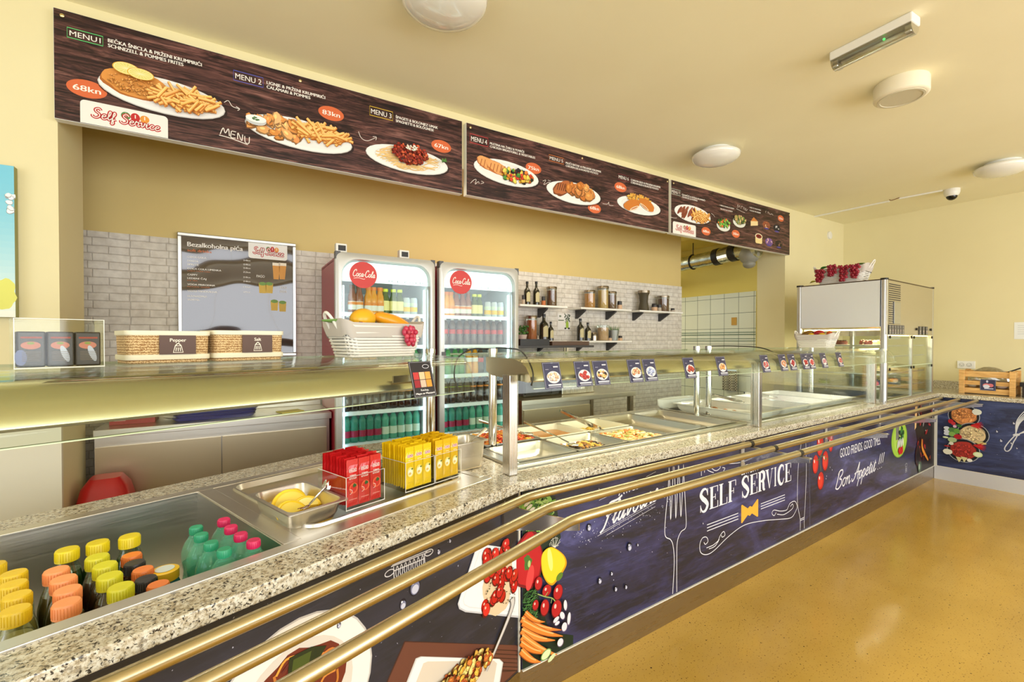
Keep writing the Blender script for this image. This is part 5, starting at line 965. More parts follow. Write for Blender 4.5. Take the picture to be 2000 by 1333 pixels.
dp_ = [cz_(p) for p in ((812, 1287), (822, 1283), (976, 1288), (983, 1295), (975, 1352), (965, 1360), (798, 1352), (790, 1344))]; cx = sum(p[0] for p in dp_) / 8; cz = sum(p[1] for p in dp_) / 8 
i.poly(dp_, (200, 198, 196)); i.poly([(cx + (x - cx) * .975, cz + (z - cz) * .97) for x, z in dp_], (238, 236, 232)); i.poly([(cx + (x - cx) * .84, cz + (z - cz) * .80) for x, z in dp_], (214, 202, 184))
cz += 0.015
bits(i, cx, cz - 0.012, 0.155, 0.048, 260, 0.011, [(226, 170, 66), (178, 84, 40), (120, 44, 26), (240, 206, 120), (196, 110, 50)], lo=0.7, irr=0.3)
pink(i, 'lasagne_print', PNL, 1.10, 'printed lasagne dish on a brown board')
i = Ink(0.009); k1 = M(998, 1168); k2 = M(947, 1310); P_ = [Vector(k1), Vector((k1[0] - 0.012, k1[1] - 0.05)), Vector(k2)]; P_ = crv(P_, 6); n_ = len(P_)
i.line([tuple(p) for p in P_], [0.024 * (1 - k / n_) ** 0.8 + 0.007 for k in range(n_)], (120, 116, 116)); i.line([(p.x - 0.001, p.y) for p in P_], [0.018 * (1 - k / n_) ** 0.8 + 0.004 for k in range(n_)], (206, 202, 198)); pink(i, 'fork_print', PNL, 1.10, 'printed silver fork')
i = Ink(); cx, cz = M(585, 1330); i.oval(cx, cz - 0.05, 0.205, 0.205, (190, 186, 182)); i.oval(cx, cz - 0.05, 0.20, 0.20, (234, 230, 222)); i.oval(cx, cz - 0.05, 0.145, 0.145, (212, 204, 192)); i.oval(cx, cz - 0.05, 0.125, 0.13, (110, 44, 28), irr=0.12, rnd=RG)
for k in range(46):
    a = RG.uniform(0, 6.28); r_ = RG.uniform(0.02, 0.10); x, z = cx + r_ * cos(a), cz - 0.05 + r_ * sin(a); t = RG.uniform(0, 6.28); i.line([tuple(p) for p in crv([Vector((x + 0.04 * cos(t), z + 0.03 * sin(t))), Vector((x + 0.03 * cos(t + 1), z + 0.035 * sin(t + 1))), Vector((x + 0.035 * cos(t + 2), z + 0.03 * sin(t + 2)))], 4)], 0.006, jit(RG.choice([(226, 158, 70), (196, 120, 50), (96, 30, 22)]), 14, RG))
i.poly([(cx - 0.03, cz + 0.02), (cx - 0.025, cz + 0.07), (cx + 0.03, cz + 0.068), (cx + 0.07, cz + 0.05), (cx + 0.03, cz + 0.005), (cx, cz - 0.01)], (38, 46, 18)); i.poly([(cx - 0.02, cz + 0.03), (cx - 0.015, cz + 0.06), (cx + 0.03, cz + 0.058), (cx + 0.02, cz + 0.02)], (70, 82, 30))
pink(i, 'pasta_plate_print', PNL, 1.10, 'printed round white plate of pasta')

# ================================================================ drinks fridges
M_FRAME = mat('fridge_silver_grey', (196, 196, 192), 0.3, 0.35)
M_FWHITE = mat('fridge_white_liner', (226, 232, 234), 0.4)
M_FRED = mat('fridge_red_side', (172, 40, 58), 0.3)
M_FDARK = mat('fridge_dark_grey', (84, 84, 86), 0.4)
M_LED = mat('white_led_strip', (230, 245, 255), 0.4, emit=(205, 235, 255), estr=6.0)
M_HEAD = mat('lit_header', (228, 240, 244), 0.3, emit=(205, 232, 240), estr=1.0)
SHZ = (1.628, 1.414, 1.20, 0.985, 0.778, 0.575)
def fridge(s0, lab):
    t_ = thing('drinks_fridge', lab, 'fridge', 'W', s0, 2.95, 0, group=None); Wd = 0.652; H = 2.0
    q = MB(); q.box(0.015, 0.028, 0.045, 0.60, 0.04, H - 0.03); q.box(Wd - 0.028, Wd - 0.015, 0.045, 0.60, 0.04, H - 0.03); q.box(0.028, Wd - 0.028, 0.59, 0.60, 0.04, H - 0.03); q.box(0.015, Wd - 0.015, 0.045, 0.60, H - 0.04, H - 0.02); q.box(0.015, Wd - 0.015, 0.045, 0.60, 0.0, 0.10)
    part(q, 'cabinet', M_FRED, t_, 'red cabinet sides')
    q = MB(); q.box(0.03, 0.05, 0.05, 0.585, 0.12, 1.95); q.box(Wd - 0.05, Wd - 0.03, 0.05, 0.585, 0.12, 1.95); q.box(0.05, Wd - 0.05, 0.57, 0.585, 0.12, 1.95); q.box(0.05, Wd - 0.05, 0.05, 0.585, 1.93, 1.95); q.box(0.05, Wd - 0.05, 0.05, 0.585, 0.12, 0.14)
    q.loft([[(0.05, 0.57, 1.80), (0.05, 0.30, 1.86), (0.05, 0.14, 1.88), (0.05, 0.14, 1.93), (0.05, 0.57, 1.93)], [(Wd - 0.05, 0.57, 1.80), (Wd - 0.05, 0.30, 1.87), (Wd - 0.05, 0.14, 1.90), (Wd - 0.05, 0.14, 1.93), (Wd - 0.05, 0.57, 1.93)]])
    part(q, 'liner', M_FWHITE, t_, 'white inner liner')
    # door: frame ring with rounded opening
    def loop(w_, z0, z1, r_, y): return [(x, y, z) for x, z in rr(w_, z1 - z0, r_, 6, Wd / 2, (z0 + z1) / 2)]
    q = MB(); o1, o2 = loop(Wd, 0.08, H, 0.02, 0.0), loop(Wd, 0.08, H, 0.02, 0.042); o0 = loop(Wd - 0.02, 0.09, H - 0.01, 0.05, -0.008)
    i0, i1 = loop(Wd - 0.070, 0.19, 1.962, 0.100, -0.008), loop(Wd - 0.084, 0.20, 1.954, 0.094, 0.012); i2 = loop(Wd - 0.084, 0.20, 1.954, 0.094, 0.042)
    q.loft([o2, o1, o0, i0, i1, i2], False, False); dr = part(q, 'door_frame', M_FRAME, t_, 'silver grey door frame with rounded opening', smooth=40)
    q = MB(); g = loop(Wd - 0.086, 0.202, 1.952, 0.092, 0.015); g2 = loop(Wd - 0.086, 0.202, 1.952, 0.092, 0.019); q.loft([g, g2]); part(q, 'door_glass', M_GLASS, dr)
    q = MB()
    for x in (0.0, Wd - 0.03): q = MB(); q.box(x, x + 0.03, -0.004, 0.044, H - 0.045, H + 0.003); part(q, 'corner_cap', M_FDARK, dr, 'dark grey top corner')
    q = MB(); q.box(0.012, 0.045, -0.0095, -0.004, 1.33, 1.37); part(q, 'lock_plate', M_FDARK, dr)
    q = MB(); hd = [(x, z) for x, z in rr(Wd - 0.09, 0.22, 0.090, 6, Wd / 2, 1.95 - 0.11) if z > 1.825]; hd = [(0.045, 1.823)] + sorted([p for p in hd if p[0] < Wd / 2], key=lambda p: p[1]) + sorted([p for p in hd if p[0] > Wd / 2], key=lambda p: -p[1]) + [(Wd - 0.045, 1.823)]
    q.prism(hd, 0.022, 0.03, 'y'); hh = part(q, 'lit_header', M_HEAD, t_, 'pale glowing header panel')
    i = Ink(0.0); i.text('I C E   C O L D', 0.335, 1.833, 0.013, (120, 128, 134), 0.0, wid=0.235); o_ = part(i, 'lettering', M_INK, hh); o_.location = (0, 0.0135, 0)
    i = Ink(0.0); cx = 0.172; cz = 1.868; i.oval(cx, cz, 0.086, 0.084, (206, 62, 56), n=48); i.up(3); cursive(i, 'Coca-Cola', cx - 0.070, cz - 0.010, 0.020, 0.142, (244, 236, 226), 0.0045, 0.25, -0.004); i.line([tuple(p) for p in crv([Vector((cx - 0.06, cz - 0.024)), Vector((cx - 0.03, cz - 0.020)), Vector((cx, cz - 0.027)), Vector((cx + 0.01, cz - 0.024))], 5)], 0.003, (244, 236, 226))
    o_ = part(i, 'logo_disc', M_INK, dr, 'red disc with white script'); o_.location = (0, 0.0145, 0)
    for z in SHZ:
        q = MB(); q.box(0.052, Wd - 0.052, 0.085, 0.56, z - 0.006, z); q.box(0.052, Wd - 0.052, 0.075, 0.087, z - 0.022, z + 0.004); part(q, 'shelf', mat('white_shelf', (232, 242, 246), 0.35), t_)
    for x in (0.056, Wd - 0.062):
        q = MB(); q.box(x, x + 0.006, 0.055, 0.066, 0.22, 1.80); part(q, 'led_strip', M_LED, t_, 'white light strip')
    return t_
fridge(0.542, 'left drinks fridge with a glass door and round red badge')
fridge(1.226, 'right drinks fridge next to the wall shelves, glass door and round red badge')

# ---- bottles, cans and cartons: one of each kind, then copies
def sol(name, rgb, rough=0.12, coat=0.4): return mat(name, rgb, rough, coat=coat)
PROTO = {}
def bottle(kind, name, cat, body, label, cap, h, r, prof='pet', lz=(0.35, 0.62), lab2=None, capm=None):
    t_ = thing(name, 'bottle', cat, 'W', 0, 0, -5)
    pf = {'pet': [(0, 0), (r * .85, 0), (r, h * .04), (r, h * .28), (r * .90, h * .36), (r * .90, h * .60), (r, h * .66), (r * .92, h * .75), (r * .55, h * .87), (r * .36, h * .92), (r * .36, h * .95), (0, h * .95)],
          'glass': [(0, 0), (r * .94, 0), (r, h * .03), (r, h * .55), (r * .95, h * .62), (r * .62, h * .78), (r * .56, h * .90), (0, h * .90)],
          'can': [(0, 0), (r * .8, 0), (r, h * .06), (r, h * .90), (r * .86, h * .98), (r * .86, h), (r * .8, h * .985), (0, h * .985)],
          'jar': [(0, 0), (r * .94, 0), (r, h * .04), (r, h * .88), (r * .9, h * .93), (0, h * .93)],
          'oil': [(0, 0), (r * .96, 0), (r, h * .02), (r, h * .60), (r * .9, h * .66), (r * .42, h * .76), (r * .36, h * .80), (r * .36, h * .95), (0, h * .95)]}[prof]
    q = MB(); q.lathe(pf, seg=16, cap=False); part(q, 'body', body, t_, smooth=45)
    if label:
        q = MB(); a, b_ = lz; k = 1.012 if (prof != 'pet' or a < .3) else 0.93; q.lathe([(r * k, h * a), (r * k, h * b_)], seg=16, cap=False); part(q, 'label', label, t_, smooth=True)
    if lab2:
        q = MB(); k = 1.03 if prof != 'pet' else 0.95; q.lathe([(r * k, h * lab2[1]), (r * k, h * lab2[2])], seg=16, cap=False); part(q, 'label_band', lab2[0], t_, smooth=True)
    if cap:
        cr = {'pet': .44, 'glass': .68, 'can': 0, 'jar': 1.02, 'oil': .45}[prof] * r; z0 = {'pet': .92, 'glass': .88, 'can': 0, 'jar': .90, 'oil': .88}[prof] * h
        q = MB(); q.lathe([(0, z0), (cr, z0), (cr, h - .001), (cr * .9, h), (0, h)], seg=16, cap=False); part(q, 'cap', cap, t_, smooth=40)
    PROTO[kind] = [t_, False, cat]; return t_
CAPC = {k: mat('cap_' + k, v, 0.35) for k, v in dict(orange=(232, 128, 60), lime=(214, 222, 60), white=(236, 238, 236), red=(196, 36, 52), green=(40, 140, 100), black=(40, 38, 38), pink=(206, 36, 92)).items()}
LAB = {k: mat('label_' + k, v, 0.45) for k, v in dict(red=(196, 44, 40), cream=(232, 222, 150), white=(232, 230, 222), yellow=(232, 190, 50), maroon=(160, 30, 66), pale=(206, 222, 200), orange=(226, 140, 60), lime=(176, 206, 50)).items()}
bottle('rose', 'drink_bottle', 'bottle', sol('rose_drink', (140, 84, 62)), LAB['white'], mat('cap_brown', (120, 80, 60), .4), .185, .027, 'glass', (.12, .42), (LAB['orange'], .30, .40))
bottle('orange', 'drink_bottle', 'bottle', sol('orange_drink', (226, 150, 50)), LAB['white'], CAPC['orange'], .178, .029, 'glass', (.10, .38), (LAB['orange'], .30, .42))
bottle('greenj', 'drink_bottle', 'bottle', sol('green_glass_drink', (74, 96, 44)), LAB['cream'], CAPC['lime'], .172, .027, 'glass', (.14, .52))
bottle('can', 'drink_can', 'can', sol('can_silver', (196, 204, 206), .25), LAB['yellow'], None, .118, .027, 'can', (.18, .45), (LAB['pale'], .5, .7))
bottle('cola', 'cola_bottle', 'bottle', sol('cola_dark_clear', (96, 76, 64)), LAB['red'], CAPC['white'], .20, .027, 'pet', (.42, .58))
bottle('sprite', 'lemonade_bottle', 'bottle', sol('lemonade_green', (96, 170, 96)), LAB['lime'], CAPC['white'], .20, .027, 'pet', (.42, .58))
bottle('fanta', 'orangeade_bottle', 'bottle', sol('orangeade', (230, 164, 40)), LAB['white'], CAPC['white'], .20, .027, 'pet', (.44, .60))
bottle('tea', 'iced_tea_bottle', 'bottle', sol('iced_tea_dark', (44, 28, 24)), LAB['lime'], CAPC['lime'], .20, .027, 'pet', (.60, .70))
bottle('teao', 'iced_tea_bottle', 'bottle', sol('iced_tea_dark', (44, 28, 24)), LAB['orange'], CAPC['orange'], .20, .027, 'pet', (.56, .72))
bottle('waterr', 'water_bottle', 'bottle', sol('green_water', (70, 160, 134), .08), LAB['maroon'], CAPC['red'], .195, .027, 'pet', (.18, .40))
bottle('waterg', 'water_bottle', 'bottle', sol('green_water_b', (104, 196, 164)), LAB['pale'], CAPC['green'], .195, .027, 'pet', (.18, .44))
bottle('redcan', 'cola_can', 'can', sol('red_can', (170, 32, 36), .25), LAB['red'], None, .118, .029, 'can', (.2, .8), (mat('can_rim', (180, 180, 180), .3, 1.0), .93, .985))
for n_, a_ in (('green_water', .62), ('green_water_b', .62), ('cola_dark_clear', .8), ('lemonade_green', .75)): MATS[n_].node_tree.nodes['Principled BSDF'].inputs['Alpha'].default_value = a_
def carton():
    t_ = thing('juice_carton', 'carton', 'carton', 'W', 0, 0, -5); q = MB(); q.box(-.026, .026, -.02, .02, 0, .125); part(q, 'box', mat('carton_pale_green', (196, 206, 150), .5), t_)
    i = Ink(); i.L = 0; i.rect(-.02, .03, .02, .06, (110, 150, 70)); i.rect(-.02, .085, .02, .105, (150, 170, 110)); o_ = part(i, 'print', M_INK, t_); o_.location = (0, -.0201, 0); PROTO['carton'] = [t_, False, 'carton']
carton()
def put(kind, F, s, o, z, label, rot=0.0, group=None, scale=None):
    P_ = PROTO[kind]
    if not P_[1]:
        P_[1] = True; r = move(P_[0], F, s, o, z, rot); r['label'] = label
        if group: r['group'] = group
        if scale: r.scale = scale
        return r
    return dup(P_[0], F, s, o, z, rot, label, group, scale)
def row(items, z, lab, grp, ox=3.085):
    n = len(items); tot = {}
    for k, (kd, px) in enumerate(items): tot[kd] = tot.get(kd, 0) + 1
    seen = {}
    for kd, px in items:
        s_ = onO('W', ox, px, 640)[0] if px > 10 else px; j = seen.get(kd, 0); seen[kd] = j + 1
        d_ = {'rose': 'brown juice bottle', 'orange': 'orange juice bottle with orange cap', 'greenj': 'green bottle with lime cap', 'can': 'silver drink can', 'cola': 'cola bottle with red label', 'sprite': 'green lemonade bottle', 'fanta': 'orangeade bottle', 'tea': 'dark iced tea with lime cap', 'teao': 'dark iced tea with orange cap', 'waterr': 'green water bottle with maroon label', 'waterg': 'green water bottle with pale label', 'redcan': 'red cola can', 'carton': 'pale green juice carton'}[kd]
        w_ = '' if tot[kd] == 1 else (nth(j, tot[kd]) + ' ')
        put(kd, 'W', s_, ox, z + .0008, (w_ + d_ + ', ' + lab).strip(), RG.uniform(-.4, .4) if kd != 'carton' else 0, grp)
f1x = lambda us, f=3.1, x0=600: [x0 + u / f for u in us]
def sp(kd, s0, s1, n): return [(kd, s0 + (s1 - s0) * k / (n - 1)) for k in range(n)]
row(list(zip(['rose', 'rose', 'orange', 'orange', 'orange', 'greenj', 'greenj', 'greenj', 'can', 'can'], f1x([273, 315, 372, 402, 441, 474, 522, 560, 600, 644]))), SHZ[0], 'top shelf of left fridge', 'top shelf drinks, left fridge')
row(sp('cola', .64, 1.10, 9), SHZ[1], 'second shelf of left fridge', 'cola bottles, left fridge')
row(sp('fanta', .64, .80, 4) + sp('sprite', .86, 1.10, 5), SHZ[2], 'third shelf of left fridge', 'soft drinks, left fridge')
row(sp('tea', .632, .87, 6) + sp('teao', .945, 1.10, 4), SHZ[3], 'fourth shelf of left fridge', 'iced teas, left fridge')
row(sp('waterr', .63, .832, 5) + sp('waterg', .885, 1.105, 5), SHZ[4], 'fifth shelf of left fridge', 'water bottles, left fridge')
row(sp('carton', .635, .765, 3) + sp('redcan', .84, 1.10, 5), SHZ[5], 'bottom shelf of left fridge', 'cans and cartons, left fridge')
f2 = lambda us: [860 + u / 4.1625 for u in us]
row(list(zip(['orange', 'orange', 'rose', 'rose', 'rose', 'greenj', 'greenj', 'can', 'can', 'can'], f2([52, 86, 130, 180, 224, 276, 316, 383, 435, 487]))), SHZ[0], 'top shelf of right fridge', 'top shelf drinks, right fridge')
row(sp('cola', 1.325, 1.79, 9), SHZ[1], 'second shelf of right fridge', 'cola bottles, right fridge')
row(list(zip(['sprite', 'sprite', 'sprite', 'fanta', 'fanta', 'cola', 'cola'], f2([62, 120, 168, 230, 280, 325, 440]))), SHZ[2], 'third shelf of right fridge', 'soft drinks, right fridge')
row(sp('tea', 1.32, 1.50, 4) + sp('teao', 1.555, 1.79, 5), SHZ[3], 'fourth shelf of right fridge', 'iced teas, right fridge')
row(sp('waterr', 1.32, 1.49, 4) + sp('waterg', 1.545, 1.79, 5), SHZ[4], 'fifth shelf of right fridge', 'water bottles, right fridge')

# ================================================================ steel cabinets behind the counter
c1 = thing('steel_cabinet', 'long brushed steel cabinet left of the fridges', 'cabinet', 'W', -0.62, 3.14, 0)
q = MB(); q.box(0, 1.16, 0.03, 0.44, 0.08, 0.94); part(q, 'body', M_STEEL, c1)
q = MB(); q.box(-0.0, 1.17, 0.0, 0.45, 0.94, 0.98); q.box(0, 1.17, 0.435, 0.45, 0.98, 1.06); part(q, 'top', M_STEEL, c1, bevel=0.002)
for a, b_ in ((0.005, 0.560), (0.566, 1.14)): q = MB(); q.box(a, b_, 0.012, 0.03, 0.12, 0.885); part(q, 'sliding_door', mat('door_steel', (206, 192, 162), 0.32, 0.7), c1)
c2 = thing('steel_work_table', 'dark brushed steel work table right of the fridges', 'table', 'W', 1.91, 2.95, 0)
q = MB(); q.box(0, 1.255, 0.0, 0.62, 0.94, 0.98); part(q, 'top', M_STEEL, c2, bevel=0.002)
q = MB(); q.box(0.02, 0.72, 0.03, 0.60, 0.10, 0.94); part(q, 'drawer_unit', M_STEEL, c2)
for z0 in (0.70, 0.42, 0.14): q = MB(); q.box(0.03, 0.71, 0.014, 0.03, z0, z0 + 0.20); part(q, 'drawer', mat('door_steel', (206, 192, 162), 0.32, 0.7), c2)
for x, y in ((1.21, 0.03), (1.21, 0.57), (0.78, 0.57)): q = MB(); q.box(x - .02, x + .02, y - .02, y + .02, 0, .94); part(q, 'leg', M_STEELV, c2)
q = MB(); q.box(0.72, 1.23, 0.56, 0.60, 0.15, 0.93); part(q, 'back_panel', mat('dark_panel', (70, 62, 48), .4, .6), c2)
# things on it
mw = thing('microwave_oven', 'dark microwave oven on the work table beside the right fridge', 'microwave', 'W', 2.02, 3.08, 0.9805)
q = MB(); q.box(0, 0.36, 0.015, 0.40, 0.01, 0.30); part(q, 'case', M_DARK, mw, bevel=.005)
q = MB(); q.box(0.01, 0.27, 0.0, 0.015, 0.02, 0.29); part(q, 'door', mat('dark_door_glass', (30, 28, 28), .1), mw); q = MB(); q.box(0.275, 0.35, 0.0, 0.015, 0.02, 0.29); part(q, 'control_panel', M_BLACK, mw)
q = MB(); q.lathe([(0, 0), (.012, 0), (.012, .01), (0, .01)], .312, -.002, .24, 12); part(q, 'foot', M_BLACK, mw) if False else None
q = MB(); q.box(0.03, .05, .05, .35, 0, .012); q.box(.31, .33, .05, .35, 0, .012); part(q, 'foot', M_BLACK, mw)
ct = thing('contact_grill', 'steel contact grill with a raised lid and white tag on the work table', 'grill', 'W', 2.42, 3.08, 0.9805)
q = MB(); q.box(0, .37, .02, .38, .0, .10); part(q, 'base', M_STEELV, ct, bevel=.006)
q = MB(); q.box(0.01, .36, .03, .37, .13, .22); part(q, 'lid', M_STEEL, ct, bevel=.01); q = MB(); q.tube([(.03, .03, .175), (.03, -.02, .18), (.34, -.02, .18), (.34, .03, .175)], .009, 8); part(q, 'handle', M_BLACK, ct, smooth=40)
q = MB(); q.box(.10, .27, .05, .35, .10, .13); part(q, 'hot_plate', M_BLACK, ct); q = MB(); q.box(.21, .25, .015, .02, .04, .07); part(q, 'tag', M_WHITE, ct)
rk = thing('wall_rack', 'dark steel rack shelf over the work table against the brick wallpaper', 'rack', 'W', 2.0, 3.14, 0.981)
q = MB(); q.box(0, .82, 0, .42, .405, .425); part(q, 'shelf', M_DARK, rk)
for x in (.01, .79):
    for y in (.36, .40): q = MB(); q.box(x, x + .02, y, y + .02, 0, .405); part(q, 'upright', M_STEELV, rk)
q = MB(); q.box(0.0, .30, .0, .34, .0, .055); solo(q, 'storage_box', M_BLACK, 'black flat box on the rack shelf, left end', 'box', 'W', 2.03, 3.16, 1.4065)
q = MB(); q.box(0.0, .42, .0, .30, .0, .035); solo(q, 'flat_tray', mat('brown_tray', (88, 62, 44), .4), 'brown flat tray on the rack shelf, right end', 'tray', 'W', 2.36, 3.16, 1.4065)
# things on the left cabinet
def tray(name, lab, m_, s_, o_, z_, w_, d_, h_, rot=0, group=None):
    t_ = thing(name, lab, 'tray', 'W', s_, o_, z_, rot, group); lp = []
    for k_, z in ((.90, 0), (.92, .002), (1.0, h_), (.985, h_), (.91, .005), (.89, .004)): lp.append([(x, y, z) for x, y in rr(w_ * k_, d_ * k_, .03, 4)])
    q = MB(); q.loft(lp); part(q, 'shell', m_, t_, smooth=35); return t_
BL = mat('blue_tray_plastic', (38, 50, 140), .3); GY = mat('grey_tray_plastic', (120, 120, 122), .3)
a_ = onZ('W', 1.0, 428, 815)
for k, (m_, l_) in enumerate(((BL, 'blue serving tray on the left cabinet, lowest of the stack'), (BL, 'blue serving tray on the left cabinet, second from the bottom'), (BL, 'blue serving tray on the left cabinet, third from the bottom'), (GY, 'grey serving tray on top of the blue trays'))): tray('serving_tray', l_, m_, a_[0] - .02, 3.36, .9812 + k * .016, .42, .32, .022, 0.05 * k, 'trays on the left cabinet')
q = MB(); q.lathe([(0, 0), (.05, 0), (.10, .012), (.14, .03), (.135, .032), (.095, .016), (0, .006)], seg=28, cap=False); solo(q, 'white_plate', M_PORC, 'white plate on the steel cabinet left of the blue trays', 'plate', 'W', -.24, 3.34, .981, smooth=40)
q = MB(); q.box(-.07, .07, -.05, .05, 0, .006); solo(q, 'cleaning_cloth', mat('yellow_cloth', (206, 190, 30), .8), 'yellow folded cloth on the steel cabinet beside the fridge', 'cloth', 'W', .32, 3.30, .981, rot=.3)
t_ = thing('strawberry_box', 'red printed carton at the left end of the steel cabinet', 'carton', 'W', -.58, 3.28, .981); q = MB(); q.box(0, .20, 0, .16, 0, .13); part(q, 'box', mat('dark_red_carton', (160, 40, 48), .5), t_)
i = Ink(); bits(i, .15, .09, .03, .025, 9, .012, [(226, 120, 50), (200, 60, 40), (80, 130, 50)], lo=.8); i.text('ITALIANA', .02, .02, .012, (226, 190, 180), .02, wid=.05) if False else i.rect(.02, .02, .07, .024, (220, 170, 170)); part(i, 'print', M_INK, t_)
t_ = thing('waste_bin', 'black waste bin with a rounded red lid in front of the steel cabinet', 'bin', 'W', -.545, 3.015, 0)
q = MB(); q.loft([[(x, y, 0) for x, y in rr(.16, .16, .03, 4)], [(x, y, .60) for x, y in rr(.205, .205, .04, 4)]]); part(q, 'bucket', M_BLACK, t_, smooth=40)
q = MB(); q.loft([[(x, y, z) for x, y in rr(w_, w_, .05 if w_ > .12 else .03, 5)] for w_, z in ((.225, .60), (.225, .63), (.215, .637), (.18, .72), (.12, .765), (.10, .765))]); part(q, 'lid', mat('red_plastic', (186, 24, 26), .35), t_, 'glossy red lid', smooth=35)
# drinks poster
t_ = thing('drinks_poster', 'framed glossy soft drinks price poster on the brick wallpaper', 'poster', 'W', -.295, 3.565, 1.34)
PW, PH = .685, .80; q = MB()
for (x0, x1, z0, z1) in ((0, PW, 0, .022), (0, PW, PH - .022, PH), (0, .022, .022, PH - .022), (PW - .022, PW, .022, PH - .022)): q.box(x0, x1, 0, .026, z0, z1)
part(q, 'frame', M_ALU, t_, bevel=.004)
m, tt, bb = nt('glossy_poster_sheet', rgb=(52, 32, 28), rough=.08, spec=.6, coat=.6); bump(tt, bb, noise(tt, coords(tt, (1.2, 1, 1.6)), 1.6, 1), .6, .05); bb.inputs['Coat Roughness'].default_value = .02
tt.links.new([n for n in tt.nodes if n.type == 'BUMP'][0].outputs[0], bb.inputs['Coat Normal'])
q = MB(); q.box(.020, PW - .020, .008, .026, .020, PH - .020); part(q, 'printed_sheet', m, t_, 'glossy dark brown sheet')
BP = lambda px, py: (lambda p: (p[0] + .295, p[1] - 1.34))(onO('W', 3.572, px, py))
i = Ink(); i.base = -.0077
def pt_(txt, px, py, h, c, px2, bold=.025): x, z = BP(px, py); i.text(txt, x, z, h, c, bold, wid=BP(px2, py)[0] - x)
pt_('Bezalkoholna pića', 366, 481, .030, WHT, 474); pt_('soft drinks', 366, 491, .018, (206, 110, 60), 413)
for (tx, v, u2) in (('COCA COLA', 503, 403), ('FANTA', 511, 387), ('SPRITE', 518, 388), ('COCA COLA LIMENKA', 526, 432), ('CAPPY', 538, 386), ('LEDENI ČAJ', 545, 403), ('VODA PRIRODNA', 557, 420), ('VODA MINERALNA', 570, 424), ('SCHWEPPES', 580, 404), ('SANTAL', 587, 390)): pt_(tx, 366, v, .011, WHT, u2)
for v, p_ in zip((510, 518, 525, 533, 543, 551, 562, 572), ('24kn', '24kn', '24kn', '22kn', '24kn', '24kn', '19kn', '22kn')): pt_(p_, 475, v, .010, WHT, 489, .01)
for v, p_, u2 in ((530, 'COCA COLA CAN', 410), (549, 'ICE TEA', 386), (561, 'NATURAL WATER', 410)): pt_(p_, 366, v, .007, (206, 120, 70), u2, .01)
pt_('PAGO', 501, 542, .018, WHT, 517, 0); pt_('COLD', 547, 564, .016, WHT, 560, 0); pt_('BEER', 547, 572, .016, WHT, 560, 0)
part(i, 'poster_lettering', M_INK, t_)
for u in (540, 552): x, z = BP(u, 546); i = Ink(); i.base = -.0077; i.poly([(x - .018, z), (x + .014, z), (x + .024, z + .10), (x - .024, z + .10)], (214, 150, 60)); i.rect(x - .024, z + .095, x + .024, z + .115, (240, 230, 210)); part(i, 'glass_picture', M_INK, t_)
for u, v in ((513, 573), (526, 573), (536, 607), (552, 609)): x, z = BP(u, v); i = Ink(); i.base = -.0077; i.poly([(x - .02, z), (x + .02, z), (x + .024, z + .07), (x - .024, z + .07)], (206, 170, 60)); i.oval(x, z + .065, .022, .012, (110, 150, 60)); part(i, 'glass_picture', M_INK, t_)
x0, z0 = BP(485, 482); x1, _ = BP(561, 480); i = Ink(); i.base = -.0077; i.up(2); logo(i, x0, PH - .022 - .105, x1 - x0, .105, True)
part(i, 'logo_badge', M_INK, t_)
# wall shelves with jars
def SM(u, v): return onO('W', 3.5, 1000 + u / 5.882, 520 + v / 5.882)
shelves = [('upper left', 1000, 1096, 597, 60), ('upper middle', 1122, 1220, 601, 0), ('upper right', 1236, 1320, 608, 0), ('lower left', 1000, 1095, 664, 60), ('lower middle', 1124, 1221, 664, 0)]
SZ = {}
for nm, p0, p1, v, _ in shelves:
    s0 = onO('W', 3.5, p0 if p0 > 1005 else 1004, 600)[0]; s1 = onO('W', 3.5, p1, 600)[0]; z = {'u': 1.775, 'l': 1.447}[nm[0]]; SZ[nm] = z
    t_ = thing('wall_shelf', 'thin white wall shelf on dark brackets, %s one of five' % nm, 'shelf', 'W', s0, 3.40, z, group=None)
    q = MB(); q.box(0, s1 - s0, 0, .195, -.018, 0); part(q, 'board', M_WHITE, t_, bevel=.002)
    for f in ((.62,) if p0 < 1005 else (.14, .74)):
        x = (s1 - s0) * f; q = MB(); q.prism([(0.191, -.018), (0.191, -.105), (0.178, -.105), (0.05, -.03), (0.05, -.018)], x - .012, x + .012, 'x'); part(q, 'bracket', M_DARK, t_)
M_OIL = mat('dark_olive_glass', (34, 32, 16), .08, coat=.5); M_LID = metal('brushed_lid', (150, 140, 124), .3)
